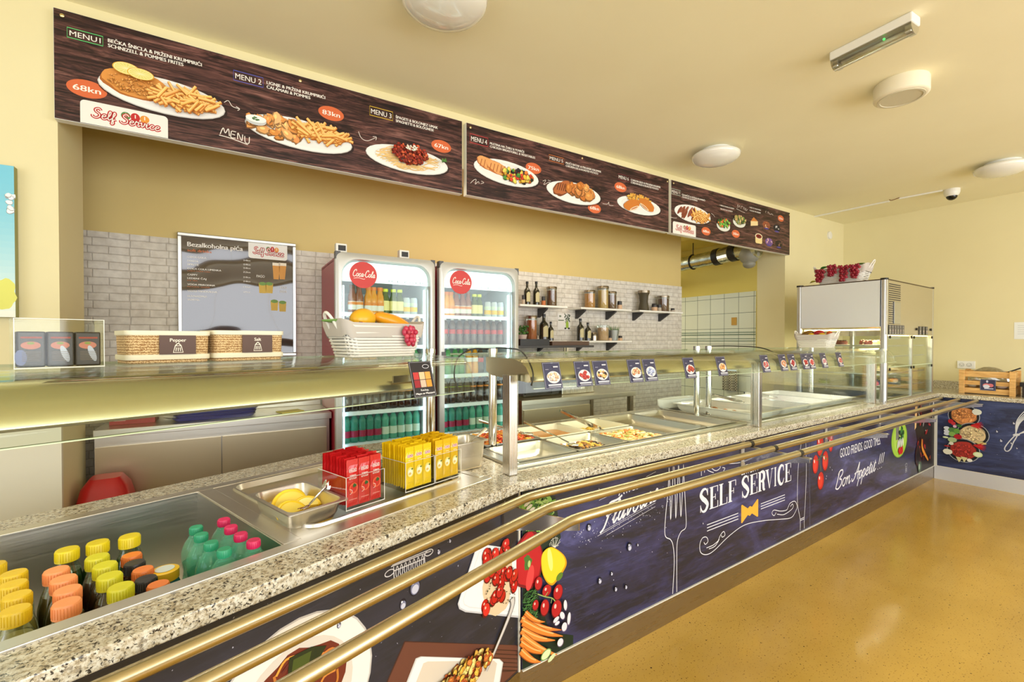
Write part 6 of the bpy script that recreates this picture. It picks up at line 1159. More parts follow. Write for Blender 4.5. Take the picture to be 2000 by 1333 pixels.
def jar(name, lab, sh, u, v0, v1, w_, fill, style='jar', lidm=None, cat='jar', lid=.12):
    s_, zt = SM(u, v0); z = SZ[sh]; h = zt - z; r = (SM(u + w_ / 2, v0)[0] - SM(u - w_ / 2, v0)[0]) / 2
    t_ = thing(name, lab, cat, 'W', s_, 3.495, z + .0006)
    if style == 'jar':
        q = MB(); q.lathe([(0, .003), (r * .93, .003), (r * .93, h * (1 - lid) * .92), (0, h * (1 - lid) * .94)], seg=18, cap=False); part(q, 'contents', fill, t_, smooth=40)
        q = MB(); q.lathe([(0, 0), (r * .97, 0), (r, h * .02), (r, h * (1 - lid)), (r * .96, h * (1 - lid))], seg=20, cap=False); part(q, 'glass', M_JAR, t_, smooth=40)
        q = MB(); q.lathe([(0, h * (1 - lid)), (r * 1.04, h * (1 - lid)), (r * 1.04, h * .985), (r, h), (0, h)], seg=20, cap=False); part(q, 'lid', lidm or M_LID, t_, 'brushed metal lid', smooth=40)
    if style == 'waist':
        pf = [(0, 0), (r * .9, 0), (r * .88, h * .1), (r * .7, h * .45), (r * .8, h * .75), (r * 1.0, h * .88)]; q = MB(); q.lathe(pf + [(0, h * .88)], seg=18, cap=False); part(q, 'body', fill, t_, smooth=40); q = MB(); q.lathe([(0, h * .88), (r, h * .88), (r, h), (0, h)], seg=18, cap=False); part(q, 'lid', M_LID, t_, smooth=40)
    if style == 'oil':
        r *= .95; pf = [(0, 0), (r, 0), (r, h * .58), (r * .9, h * .64), (r * .42, h * .73), (r * .36, h * .78), (r * .36, h * .93), (0, h * .93)]; q = MB(); q.lathe(pf, seg=4 if False else 18, cap=False); part(q, 'body', M_OIL, t_, smooth=45)
        q = MB(); q.lathe([(0, h * .9), (r * .42, h * .9), (r * .42, h), (0, h)], seg=12, cap=False); part(q, 'cap', M_BLACK, t_, smooth=40)
        q = MB(); n_ = 8; a0, a1 = -pi / 2 - .75, -pi / 2 + .75; lo = [(r * 1.01 * cos(a0 + (a1 - a0) * k / n_), r * 1.01 * sin(a0 + (a1 - a0) * k / n_)) for k in range(n_ + 1)]
        vs = [(x, y, h * .14) for x, y in lo] + [(x, y, h * (.48 + .08 * sin(pi * k / n_))) for k, (x, y) in enumerate(lo)]; q.add(vs, [(k, k + 1, n_ + 2 + k, n_ + 1 + k) for k in range(n_)]); part(q, 'label', mat('cream_oil_label', (196, 186, 142), .5), t_, smooth=True)
    if style == 'mill':
        q = MB(); q.lathe([(0, 0), (r, 0), (r, h * .55), (0, h * .56)], seg=14, cap=False); part(q, 'body', fill, t_, smooth=40); q = MB(); q.lathe([(0, h * .56), (r * .9, h * .56), (r * .9, h * .8), (r * .95, h * .84), (r * .8, h), (0, h)], seg=14, cap=False); part(q, 'cap', lidm or M_DARK, t_, smooth=40)
    return t_
FL = {k: mat('jar_fill_' + k, v, .6) for k, v in dict(pasta=(200, 142, 70), spag=(206, 170, 100), nuts=(116, 78, 52), olive=(70, 62, 40), lentil=(190, 110, 60), farfalle=(214, 176, 140), spice=(186, 170, 150)).items()}
jar('oil_bottle', 'dark oil bottle, left one on the upper left wall shelf', 'upper left', 170, 180, 435, 66, None, 'oil', cat='bottle'); jar('oil_bottle', 'dark oil bottle, right one on the upper left wall shelf', 'upper left', 275, 180, 435, 66, None, 'oil', cat='bottle')
jar('spice_mill', 'small spice mill by the left oil bottle, upper left shelf', 'upper left', 128, 335, 432, 34, FL['spice'], 'mill', cat='spice mill'); jar('spice_mill', 'small spice mill between oil bottle and nut jar, upper left shelf', 'upper left', 358, 352, 442, 40, FL['lentil'], 'mill', cat='spice mill')
jar('storage_jar', 'glass jar of brown nuts on the upper left shelf', 'upper left', 452, 242, 450, 96, FL['nuts'])
jar('storage_jar', 'glass jar of orange pasta on the upper middle shelf', 'upper middle', 890, 282, 470, 96, FL['pasta']); jar('storage_jar', 'tallest glass jar, full of spaghetti, upper middle shelf', 'upper middle', 1042, 235, 478, 96, FL['spag'], lid=.11); jar('storage_jar', 'glass jar of dark spices on the upper middle shelf', 'upper middle', 1136, 297, 483, 88, FL['nuts']); jar('spice_mill', 'small pale spice mill at the right end of the upper middle shelf', 'upper middle', 1232, 405, 488, 42, FL['farfalle'], 'mill', cat='spice mill')
jar('storage_jar', 'dark waisted glass jar of herbs on the upper right shelf', 'upper right', 1510, 285, 508, 92, FL['olive'], 'waist'); jar('spice_mill', 'left small spice mill on the upper right shelf', 'upper right', 1632, 435, 515, 46, FL['farfalle'], 'mill', cat='spice mill'); jar('spice_mill', 'right small spice mill beside the jar on the upper right shelf', 'upper right', 1688, 443, 515, 36, FL['spice'], 'mill', cat='spice mill'); jar('storage_jar', 'glass jar of dried mushrooms on the upper right shelf', 'upper right', 1734, 345, 520, 88, FL['nuts']); jar('spice_mill', 'tiny spice shaker at the far end of the upper right shelf', 'upper right', 1842, 487, 526, 32, FL['spice'], 'mill', cat='spice mill')
jar('storage_jar', 'tall glass jar of orange lentils on the lower left shelf', 'lower left', 222, 573, 843, 104, FL['lentil'], lid=.11); jar('oil_bottle', 'large dark oil bottle on the lower left shelf', 'lower left', 362, 552, 845, 88, None, 'oil', cat='bottle'); jar('oil_bottle', 'small dark oil bottle on the lower left shelf', 'lower left', 442, 640, 845, 56, None, 'oil', cat='bottle'); jar('spice_mill', 'tiny pale shaker in front of the lentil jar', 'lower left', 292, 800, 843, 28, FL['spice'], 'mill', M_LID, cat='spice mill')
jar('oil_bottle', 'taller dark oil bottle on the lower middle shelf', 'lower middle', 782, 604, 848, 66, None, 'oil', cat='bottle'); jar('oil_bottle', 'shorter dark oil bottle on the lower middle shelf', 'lower middle', 868, 650, 848, 58, None, 'oil', cat='bottle'); jar('metal_tin', 'small brushed metal tin on the lower middle shelf', 'lower middle', 938, 765, 850, 58, metal('tin_metal', (170, 160, 146), .25), 'mill', M_LID, cat='tin'); jar('storage_jar', 'clip jar of pale pasta on the lower middle shelf', 'lower middle', 1040, 680, 848, 102, FL['farfalle'], lidm=M_JAR, lid=.10)
for u, l_ in ((1120, 'left tiny shaker by the plant pot'), (1196, 'middle tiny shaker by the plant pot'), (1240, 'right tiny shaker by the plant pot')): jar('spice_mill', l_ + ', lower middle shelf', 'lower middle', u, 803, 848, 36, FL['farfalle'], 'mill', M_DARK, cat='spice mill')
def plant(lab, sh, u, v0, vp, w_, potm, col, grass):
    s_, zt = SM(u, v0); zp = SM(u, vp)[1]; z = SZ[sh]; r = (SM(u + w_ / 2, 700)[0] - SM(u - w_ / 2, 700)[0]) / 2; t_ = thing('potted_plant', lab, 'plant', 'W', s_, 3.50 if grass else 3.49, z + .0006)
    q = MB(); hp = zp - z; q.lathe([(0, 0), (r * .62, 0), (r * .85, hp), (r * .78, hp), (r * .7, hp * .85), (0, hp * .85)], seg=18, cap=False); part(q, 'pot', potm, t_, smooth=40)
    q = MB(); q.cc = None
    for k in range(70 if grass else 60):
        a = RG.uniform(0, 6.28); b_ = RG.random(); q.cc = lin(jit(col, 20, RG)); x, y = r * .6 * b_ * cos(a), r * .6 * b_ * sin(a)
        if grass: d_ = RG.uniform(.2, .7); e = (x + r * d_ * cos(a), y + r * d_ * sin(a), (zt - z) * RG.uniform(.8, 1.0)); n_ = len(q.v); q.v += [(x - .003, y, hp * .8), (x + .003, y, hp * .8), e]; q.face([n_, n_ + 1, n_ + 2])
        else: q.ell((x * 1.9, y * 1.2, hp + RG.uniform(0, zt - zp)), (r * .28, r * .2, r * .10), 6, 4, Matrix.Rotation(RG.uniform(-1, 1), 3, 'X') @ Matrix.Rotation(RG.uniform(-1, 1), 3, 'Y'))
    part(q, 'foliage', M_FOOD, t_)
plant('grass in a zinc pot on the lower middle shelf', 'lower middle', 1165, 672, 738, 118, mat('zinc_pot', (170, 176, 178), .3, .8), (74, 120, 48), True)
plant('leafy green plant in a pale pot at the left of the lower left shelf', 'lower left', 112, 690, 790, 110, mat('blush_pot', (216, 196, 184), .6), (62, 108, 40), False)
# wall sticker: olive branch
s_, z_ = onO('W', 3.59, 1089, 644); s1, z1 = onO('W', 3.59, 1113, 614); t_ = thing('wall_sticker', 'small sticker of an olive sprig and bottle on the wallpaper between the shelves', 'sticker', 'W', s_, 3.589, z_)
i = Ink(0); i.L = 0; Wk, Hk = s1 - s_, z1 - z_; i.rect(0, 0, Wk, Hk, (226, 222, 218)); i.up(3)
for k in range(40): i.oval(Wk * RG.uniform(.55, 1), Hk * RG.uniform(.45, 1), .010, .004, jit((50, 70, 40), 14, RG), RG.uniform(0, 3), 8)
i.rrect(Wk * .66, Hk * .1, Wk * .88, Hk * .5, .012, (150, 180, 60)); i.rect(Wk * .73, Hk * .5, Wk * .8, Hk * .62, (150, 180, 60)); i.rect(Wk * .05, Hk * .56, Wk * .5, Hk * .62, (90, 110, 80)); i.oval(Wk * .62, Hk * .08, .012, .009, (40, 40, 30)); i.oval(Wk * .9, Hk * .08, .012, .009, (40, 40, 30)); i.oval(Wk * .2, Hk * .85, .014, .010, (120, 130, 110)); part(i, 'print', M_INK, t_)

# ================================================================ passage beyond: duct, fan, table, towel
t_ = thing('ventilation_duct', 'silver spiral ventilation duct with black clamps and a grey fan', 'duct', 'W', 0, 0, 0)
def dp(px, py, s=5.12): o_, z_ = onS('W', s, px, py); return Vector((s, o_, z_))
A, B_, C_, D_ = dp(1331, 517), dp(1402, 502), dp(1434, 494), dp(1482, 489)
A = A + (A - B_).normalized() * 2.0 if (A - B_).length > 0 else A
q = MB(); n_ = 60; pts = [A.lerp(B_, k / n_) for k in range(n_ + 1)]; q.tube(pts, [.086 + (.004 if k % 3 == 0 else 0) for k in range(n_ + 1)], 18); part(q, 'spiral_pipe', metal('galvanised', (196, 200, 180), .28), t_, smooth=50)
q = MB(); n_ = 24; pts = [B_.lerp(C_, k / n_) for k in range(n_ + 1)]; q.tube(pts, [.088 + (.009 if k % 2 else 0) for k in range(n_ + 1)], 18); q2 = MB(); part(q, 'flexible_pipe', metal('foil_hose', (214, 214, 200), .2), t_)
for p_ in (B_, C_): q = MB(); d_ = (C_ - B_).normalized() * .035; q.tube([p_ - d_, p_ + d_], .103, 18); part(q, 'clamp_sleeve', M_BLACK, t_, smooth=40)
F_ = C_.lerp(D_, .62); q = MB(); q.ell(F_ + Vector((0, 0, -.03)), (.10, .12, .125), 18, 12); q.ell(F_ + Vector((0, .0, -.15)), (.07, .07, .05), 14, 8); part(q, 'fan_housing', mat('grey_fan', (140, 138, 126), .45), t_, smooth=60)
q = MB(); q.tube([C_.lerp(D_, .1), C_.lerp(D_, 1.0)], .085, 16); part(q, 'fan_pipe', metal('galvanised', (196, 200, 180), .28), t_, smooth=50)
h_ = A.lerp(B_, .86); q = MB(); q.tube([h_ + Vector((0, 0, .09)), Vector((h_.x, h_.y, ZC))], .006, 8); q.tube([h_ + Vector((.094 * cos(a), 0, .094 * sin(a))) for a in [k * pi / 8 for k in range(16)]], .008, 6, closed=True); part(q, 'hanger', M_BLACK, t_)
t_ = thing('passage_table', 'dark steel table with shelves standing in the tiled passage', 'table', 'W', 4.80, 4.55, 0)
q = MB(); q.box(0, .62, 0, 1.5, .86, .90); q.box(0, .62, 0, 1.5, .45, .47); q.box(0, .62, 0, 1.5, 1.10, 1.12) ; part(q, 'shelf', mat('dark_steel', (74, 72, 70), .3, .8), t_)
for x in (.02, .58):
    for y in (.02, 1.46): q = MB(); q.box(x - .02, x + .02, y - .02, y + .02, 0, 1.28); part(q, 'leg', mat('dark_steel', (74, 72, 70), .3, .8), t_)
q = MB(); q.box(0, .5, 0, .34, 0, .10); solo(q, 'plastic_crate', mat('blue_crate', (50, 74, 140), .4), 'blue plastic crate on the passage table', 'crate', 'W', 4.86, 4.62, 1.121, bevel=.01)
for k in range(3): q = MB(); q.lathe([(0, 0), (.07, 0), (.10, .12), (.10, .13), (0, .13)], seg=18, cap=False); solo(q, 'steel_bowl', M_STEEL, ('left', 'middle', 'right')[k] + ' steel bowl on the lower deck of the passage table', 'bowl', 'W', 4.92 + .14 * k, 4.75 + .2 * k, .901, smooth=40)
o_, z_ = onS('W', 5.40, 1420, 724); t_ = thing('kitchen_towel', 'checked tea towel hanging on the tiled wall of the passage', 'towel', 'W', 5.40, o_, z_ - .26)
q = MB(); cl_ = []; 
for k in range(13): cl_.append((.012 * sin(k * 1.3), -.10 + .2 * k / 12))
q.loft([[(x + .055, y, z) for x, y in cl_] + [(x + .068, y, z) for x, y in cl_[::-1]] for z in (0, .13, .26)])
m, tt, bb = nt('checked_cloth', rgb=(180, 176, 150), rough=.9); ck = tt.nodes.new('ShaderNodeTexChecker'); ck.inputs['Scale'].default_value = 60; ck.inputs[1].default_value = (*lin((196, 190, 166)), 1); ck.inputs[2].default_value = (*lin((120, 112, 92)), 1); tt.links.new(coords(tt), ck.inputs[0]); tt.links.new(ck.outputs[0], bb.inputs['Base Color'])
part(q, 'cloth', m, t_); q = MB(); q.box(.03, .09, -.11, .11, .255, .268); part(q, 'towel_rail', M_CHROME, t_)
o_, z_ = onS('W', 5.49, 1434, 628); q = MB(); q.box(-.006, 0, -.035, .035, -.05, .05); solo(q, 'light_switch', mat('amber_switch', (196, 150, 50), .4), 'small amber switch plate on the white tiles of the passage', 'switch', 'W', 5.49, o_, z_)

# ================================================================ bottles in the near well
WELLZ = 0.6635
def salad_bottle(kind, capm, liquid, h, r, name, juice):
    t_ = thing(name, 'bottle', 'bottle', 'L', 0, 0, -6)
    cr = r * .66 if juice else r * .72
    pf = [(0, 0), (r * .94, 0), (r, h * .04), (r, h * .55), (r * .97, h * .64), (r * .80, h * .76), (cr * .92, h * .84), (cr * .90, h * .90)]
    q = MB(); q.lathe(pf, seg=24, cap=False); part(q, 'body', M_BOTC, t_, smooth=50)
    q = MB(); q.lathe([(0, .004)] + [(a * .93, b_) for a, b_ in pf[1:6]] + [(0, h * .76)], seg=20, cap=False); part(q, 'drink', liquid, t_, smooth=50)
    q = MB(); z0 = h * .875; n_ = 40; rings = []
    q.lathe([(cr * .9, z0), (cr * 1.06, z0), (cr * 1.06, z0 + .003), (cr * 1.04, z0 + .004), (cr * 1.04, h - .003), (cr * .97, h), (cr * .3, h + .0003), (0, h - .0003)], seg=28, cap=False)
    for k in range(28): a = 2 * pi * k / 28; q.box(-.0006 + cr * 1.045 * cos(a), .0006 + cr * 1.045 * cos(a), -.0006 + cr * 1.045 * sin(a), .0006 + cr * 1.045 * sin(a), z0 + .004, h - .004)
    part(q, 'cap', capm, t_, smooth=40); PROTO[kind] = [t_, False, 'bottle']
LQ = lambda n, c: mat(n, c, .25)
mm = lambda n, c: mat(n, c, .38)
salad_bottle('yj', mm('cap_deep_yellow', (220, 184, 22)), LQ('pale_juice', (214, 208, 130)), .235, .034, 'juice_bottle', True)
salad_bottle('pj', mm('cap_peach', (244, 152, 92)), LQ('brown_herb_drink', (136, 110, 66)), .235, .034, 'juice_bottle', True)
salad_bottle('lj', mm('cap_lemon', (208, 202, 34)), LQ('dark_berry_drink', (104, 66, 54)), .235, .034, 'juice_bottle', True)
salad_bottle('gj', mm('cap_bright_yellow', (222, 200, 16)), LQ('dark_green_drink', (48, 92, 30)), .235, .035, 'juice_bottle', True)
salad_bottle('oj', mm('cap_orange', (246, 104, 24)), LQ('red_drink', (150, 50, 34)), .205, .032, 'juice_bottle', True)
salad_bottle('bj', mm('cap_charcoal', (50, 48, 48)), LQ('brown_drink', (92, 52, 32)), .205, .032, 'juice_bottle', True)
def pet(kind, capm):
    t_ = thing('mineral_water_bottle', 'bottle', 'bottle', 'L', 0, 0, -6); h, r = .262, .036
    pf = [(0, .004), (r * .75, 0), (r, .012), (r, h * .42), (r * .90, h * .50), (r * .86, h * .56), (r * .95, h * .62), (r * 1.0, h * .70), (r * .96, h * .77), (r * .74, h * .85), (r * .44, h * .905), (r * .34, h * .93), (r * .34, h * .95)]
    q = MB(); q.lathe(pf, seg=26, cap=False); part(q, 'body', M_BOTG, t_, smooth=60)
    q = MB(); q.lathe([(0, .008), (r * .72, .006), (r * .94, .016), (r * .94, h * .42), (r * .84, h * .50), (r * .80, h * .56), (r * .90, h * .64), (0, h * .64)], seg=20, cap=False); part(q, 'water', sheet('green_water_fill', (206, 240, 224), .01, .02, .05) if 'green_water_fill' not in MATS else MATS['green_water_fill'], t_, smooth=60)
    q = MB(); q.lathe([(0, h * .90), (r * .52, h * .90), (r * .52, h * .912)], seg=20, cap=False); part(q, 'neck_ring', M_BOTG, t_, smooth=40)
    q = MB(); cr = .0155; q.lathe([(cr, h * .925), (cr * 1.03, h * .93), (cr * 1.03, h - .002), (cr * .93, h), (0, h)], seg=22, cap=False)
    for k in range(24): a = 2 * pi * k / 24; q.box(-.0005 + cr * 1.03 * cos(a), .0005 + cr * 1.03 * cos(a), -.0005 + cr * 1.03 * sin(a), .0005 + cr * 1.03 * sin(a), h * .935, h - .003)
    part(q, 'cap', capm, t_, smooth=40); PROTO[kind] = [t_, False, 'bottle']
pet('gw', mm('cap_sea_green', (44, 148, 106))); pet('pw', mm('cap_raspberry', (206, 34, 88)))
def wb(kind, pts, h, lab, grp):
    out = []
    for k, (px, py) in enumerate(pts):
        s_, o_ = onZ('L', WELLZ + h, px, py); out.append((s_, o_))
        put(kind, 'L', s_, min(max(o_, 1.275), 1.862), WELLZ, lab % (ORD[k] if k else 'backmost'), RG.uniform(0, 3), grp)
    return out
wb('yj', [(27, 1119), (26, 1140), (33, 1162), (30, 1190)], .235, 'deep yellow capped juice bottle, %s in the column at the left edge', 'yellow capped bottles')
wb('yj', [(-14, 1103)], .235, 'deep yellow capped juice bottle cut by the left image edge, %s', 'yellow capped bottles')
wb('pj', [(110, 1113), (124, 1130), (132, 1151), (130, 1176)], .235, 'peach capped juice bottle, %s in its column in the well', 'peach capped bottles')
wb('lj', [(190, 1087), (205, 1103), (214, 1124), (236, 1145)], .235, 'lemon yellow capped dark juice bottle, %s in its column', 'lemon capped bottles')
for (u, v, l_) in ((131, 1073, 'left'), (191, 1059, 'middle'), (253, 1047, 'right')):
    s_, o_ = onZ('L', WELLZ + .235, u, v); put('gj', 'L', s_, min(o_, 1.862), WELLZ, l_ + ' one of three dark green juices with yellow caps at the back of the well', 0, 'green juices')
wb('oj', [(257, 1084), (279, 1112), (309, 1141)], .205, 'red drink with an orange cap, %s of three in the well', 'orange capped bottles')
wb('bj', [(263, 1099), (285, 1130)], .205, 'brown drink with a charcoal cap, %s of two in the well', 'charcoal capped bottles')
t_ = thing('yoghurt_jar', 'squat jar with a yellow rimmed printed lid in the well', 'jar', 'L', *onZ('L', WELLZ + .19, 322, 1112), WELLZ)
q = MB(); q.lathe([(0, 0), (.030, 0), (.033, .01), (.033, .15), (.028, .165), (0, .165)], seg=24, cap=False); part(q, 'body', mm('teal_sleeve', (40, 110, 120)), t_, smooth=40)
q = MB(); q.lathe([(.030, .165), (.031, .165), (.031, .188), (.028, .190), (0, .189)], seg=24, cap=False); part(q, 'lid', mm('lid_yellow', (236, 190, 40)), t_, smooth=40); q = MB(); q.lathe([(0, .1905), (.021, .1905), (.021, .1912), (0, .1914)], seg=24, cap=False); part(q, 'lid_print', mat('lid_print', (206, 214, 206), .3), t_)
wb('gw', [(383, 1029), (393, 1043), (412, 1059), (438, 1072)], .262, 'mineral water bottle with a sea green cap, %s of four', 'green capped water bottles')
wb('pw', [(437, 1014), (451, 1028), (470, 1042), (497, 1056)], .262, 'mineral water bottle with a raspberry cap, %s of four', 'raspberry capped water bottles')

# ================================================================ gastronorm pans
def pan(name, lab, F, s, o, z, w, d, h, m_=None, rot=0.0, flange=.012, cat='food pan', group=None, r=.03):
    """z = level of the flange underside; the bowl hangs below it"""
    m_ = m_ or M_STEEL; t_ = thing(name, lab, cat, F, s, o, z - h, rot, group); lp = []
    W_, D_ = w - 2 * flange, d - 2 * flange
    for (a, b_, rr_, zz) in ((w, d, .010, h - .004), (w, d, .010, h), (W_ + .004, D_ + .004, r, h + .0005), (W_, D_, r, h - .004), (W_ * .96, D_ * .96, r, h * .45), (W_ * .955, D_ * .95, r, h * .42), (W_ * .90, D_ * .88, r * 1.1, .012), (W_ * .84, D_ * .82, r, .003), (W_ * .84, D_ * .82, r, 0.0), (W_ * .905, D_ * .885, r * 1.1, .010), (W_ * .96, D_ * .955, r, h * .42), (W_ * 1.0 + .002, D_ + .002, r, h - .006), (w - .002, d - .002, .010, h - .005)):
        lp.append([(x, y, zz) for x, y in rr(a, b_, rr_, 6)])
    q = MB()
    R_ = [[q.vert(p) for p in l] for l in lp]; n_ = len(R_[0])
    for a, b_ in list(zip(R_, R_[1:])) + [(R_[-1], R_[0])]:
        if a is R_[7] and b_ is R_[8]: continue
        for k in range(n_): q.face([a[k], a[(k + 1) % n_], b_[(k + 1) % n_], b_[k]])
    q.face(R_[7]); q.face(R_[8][::-1]); part(q, 'shell', m_, t_, smooth=40); return t_
def food(name, lab, F, s, o, z, w, d, base, n, sz, cols, hgt=.02, mound=.6, elong=.6, rot=0.0, cat='food', low=None):
    """a bed of food: a bumpy base plus many morsels, one uncountable lot"""
    q = MB(); n1 = 14; q.cc = lin(base); g = {}
    for i_ in range(n1 + 1):
        for j in range(n1 + 1):
            x, y = (i_ / n1 - .5) * w, (j / n1 - .5) * d; e = max(abs(i_ / n1 - .5), abs(j / n1 - .5)) * 2; g[i_, j] = q.vert((x, y, .001 + hgt * (1 - mound * e ** 2) * (.75 + .25 * RG.random())))
    for i_ in range(n1):
        for j in range(n1): q.cc = lin(jit(base, 10, RG)); q.face([g[i_, j], g[i_ + 1, j], g[i_ + 1, j + 1], g[i_, j + 1]])
    for k in range(n):
        x, y = RG.uniform(-.48, .48) * w, RG.uniform(-.48, .48) * d; e = max(abs(x / w), abs(y / d)) * 2; q.cc = lin(jit(RG.choice(cols), 12, RG)); s_ = sz * RG.uniform(.6, 1.3)
        q.ell((x, y, hgt * (1 - mound * e ** 2) + s_ * .25), (s_, s_ * elong, s_ * .5), 7, 5, Matrix.Rotation(RG.uniform(0, 3.1), 3, 'Z') @ Matrix.Rotation(RG.uniform(-.6, .6), 3, 'X'))
    return solo(q, name, M_FOOD, lab, cat, F, s, o, z, rot=rot, smooth=True, kind='stuff')
def spoon(lab, F, s, o, z, length, rot, tilt, name='serving_spoon', style='spoon'):
    t_ = thing(name, lab, 'utensil', F, s, o, z, rot); ca, sa = cos(tilt), sin(tilt); P_ = lambda t, up=0: Vector((length * t * ca, 0, length * t * sa + up))
    if style == 'spoon':
        q = MB(); q.ell((0, 0, .004), (.035, .024, .008), 14, 8); part(q, 'bowl', M_CHROME, t_, smooth=True); q = MB(); q.tube([P_(.08, .004), P_(.3, .006), P_(.7), P_(1)], [.004, .0035, .005, .008], 8); part(q, 'handle', M_CHROME, t_, smooth=40)
    else:
        for sg in (-1, 1):
            q = MB(); pts = [(length, 0, length * sa), (length * .97, sg * .008, length * sa), (length * .6, sg * .020, length * .6 * sa), (length * .2, sg * .022, length * .2 * sa), (0, sg * .014, .0)]; n_ = len(pts)
            for a, b_ in zip(pts, pts[1:]): 
                d_ = .008; q.add([(a[0], a[1] - .001, a[2]), (a[0], a[1] + .001, a[2]), (a[0], a[1] + .001, a[2] + 2 * d_), (a[0], a[1] - .001, a[2] + 2 * d_), (b_[0], b_[1] - .001, b_[2]), (b_[0], b_[1] + .001, b_[2]), (b_[0], b_[1] + .001, b_[2] + 2 * d_), (b_[0], b_[1] - .001, b_[2] + 2 * d_)], [(0, 1, 2, 3), (4, 7, 6, 5), (0, 4, 5, 1), (1, 5, 6, 2), (2, 6, 7, 3), (3, 7, 4, 0)])
            for k in range(3): q.tube([(.0, sg * .014, .008), (-.02, sg * (.010 - .010 * k), .004)], .0018, 6)
            part(q, 'arm', M_CHROME, t_)
    return t_
PZ = 0.9135
PX = [(1.315, .345), (1.672, .345), (2.03, .345)]
pan('food_pan', 'empty half-size steel pan in the front row beside the square post', 'C', 1.315, 1.792, PZ, .350, .300, .075)
pan('food_pan', 'front row steel pan holding fried vegetables', 'C', 1.672, 1.792, PZ, .350, .300, .065)
food('fried_vegetables', 'dark fried aubergine and courgette pieces in the second front pan', 'C', 1.672, 1.792, PZ - .058, .29, .235, (196, 150, 60), 170, .014, [(206, 160, 60), (60, 44, 34), (40, 30, 28), (222, 178, 80), (150, 96, 40)], .022, .3)
pan('food_pan', 'front row steel pan holding seafood salad', 'C', 2.03, 1.792, PZ, .350, .300, .065)
food('seafood_salad', 'pale orange seafood salad heaped in the third front pan', 'C', 2.03, 1.792, PZ - .050, .30, .245, (222, 170, 110), 260, .013, [(232, 190, 140), (240, 210, 166), (214, 120, 60), (226, 160, 84), (150, 150, 70)], .042, .25)
M_WPAN = M_OFFW
pan('food_pan', 'oval-cornered steel pan of baked pasta behind the empty front pan', 'C', 1.335, 2.118, PZ + .004, .350, .310, .060)
food('baked_pasta', 'orange baked pasta with a spoonful scooped aside, behind the empty pan', 'C', 1.335, 2.118, PZ - .045, .31, .27, (222, 120, 36), 240, .013, [(232, 138, 44), (206, 74, 30), (240, 180, 70), (186, 54, 28)], .052, .2)
q = MB(); q.cc = lin((238, 226, 206)); q.ell((0, 0, .012), (.045, .035, .02), 14, 8); q.ell((.03, .015, .014), (.026, .02, .012), 12, 7); solo(q, 'cream_sauce', M_FOOD, 'dollop of white cream sauce lying on the baked pasta', 'sauce', 'C', 1.40, 2.09, PZ + .008, smooth=True)
pan('soup_pan', 'white pan of orange brown sauce in the back row', 'C', 1.692, 2.118, PZ, .350, .310, .070, M_WPAN)
q = MB(); q.prism(rr(.30, .26, .03, 5), 0, .035); solo(q, 'sauce', mat('goulash_sauce', (206, 130, 40), .2), 'orange brown sauce filling the white back pan', 'sauce', 'C', 1.692, 2.118, PZ - .066)
pan('soup_pan', 'white pan of yellow polenta in the back row', 'C', 2.048, 2.118, PZ, .350, .310, .070, M_WPAN)
food('polenta', 'yellow polenta in the second white back pan', 'C', 2.048, 2.118, PZ - .064, .28, .24, (232, 196, 84), 60, .014, [(238, 206, 96), (226, 184, 70)], .022, .5)
pan('food_pan', 'full-size empty steel pan right of the seafood salad', 'C', 2.386, 1.955, PZ, .345, .620, .060)
pan('food_pan', 'full-size empty steel pan at the far end of the hot well', 'C', 2.735, 1.955, PZ, .325, .620, .060)
spoon('steel spoon lying across the baked pasta towards the back', 'C', 1.47, 2.03, PZ + .014, .30, 2.2, .20)
spoon('steel spoon resting in the fried vegetables', 'C', 1.60, 1.80, PZ - .018, .33, 1.9, .28)
spoon('large steel tongs leaning over the polenta pan', 'C', 1.93, 1.93, PZ + .002, .26, 2.05, .36, 'serving_tongs', 'tongs')
# small pot with dressing on the granite corner
pan('sauce_pot', 'deep steel pot of dressing on the granite between the drainer and the square post', 'C', .915, 1.745, 1.022, .172, .158, .1215, None, rot=.12, flange=.009, cat='pot', r=.025)
q = MB(); q.prism(rr(.135, .122, .022, 5), 0, .062); solo(q, 'dressing', mat('cream_dressing', (222, 200, 150), .25), 'creamy dressing inside the deep steel pot', 'sauce', 'C', .915, 1.745, .9025 + .004, rot=.12)
spoon('steel ladle standing in the pot of dressing', 'C', .93, 1.745, .985, .13, .1, .55, 'ladle')
q = MB(); q.lathe([(0, 0), (.06, 0), (.12, .01), (.12, .013), (.06, .004), (0, .004)], seg=30, cap=False); solo(q, 'side_plate', M_PORC, 'white plate lying on the granite behind the mustard sachets', 'plate', 'C', .86, 1.99, .9015, smooth=40)
q = MB(); q.box(-.09, .09, -.012, .012, 0, .006); solo(q, 'knife', M_CHROME, 'bright steel knife handle on the granite behind the yellow sachets', 'knife', 'L', 1.17, 1.70, .9075, rot=.5, bevel=.002)
q = MB(); q.box(-.09, .09, -.010, .010, 0, .006); solo(q, 'knife', M_CHROME, 'second steel knife on the rim behind the yellow sachets', 'knife', 'L', 1.12, 1.75, .9075, rot=.1, bevel=.002)
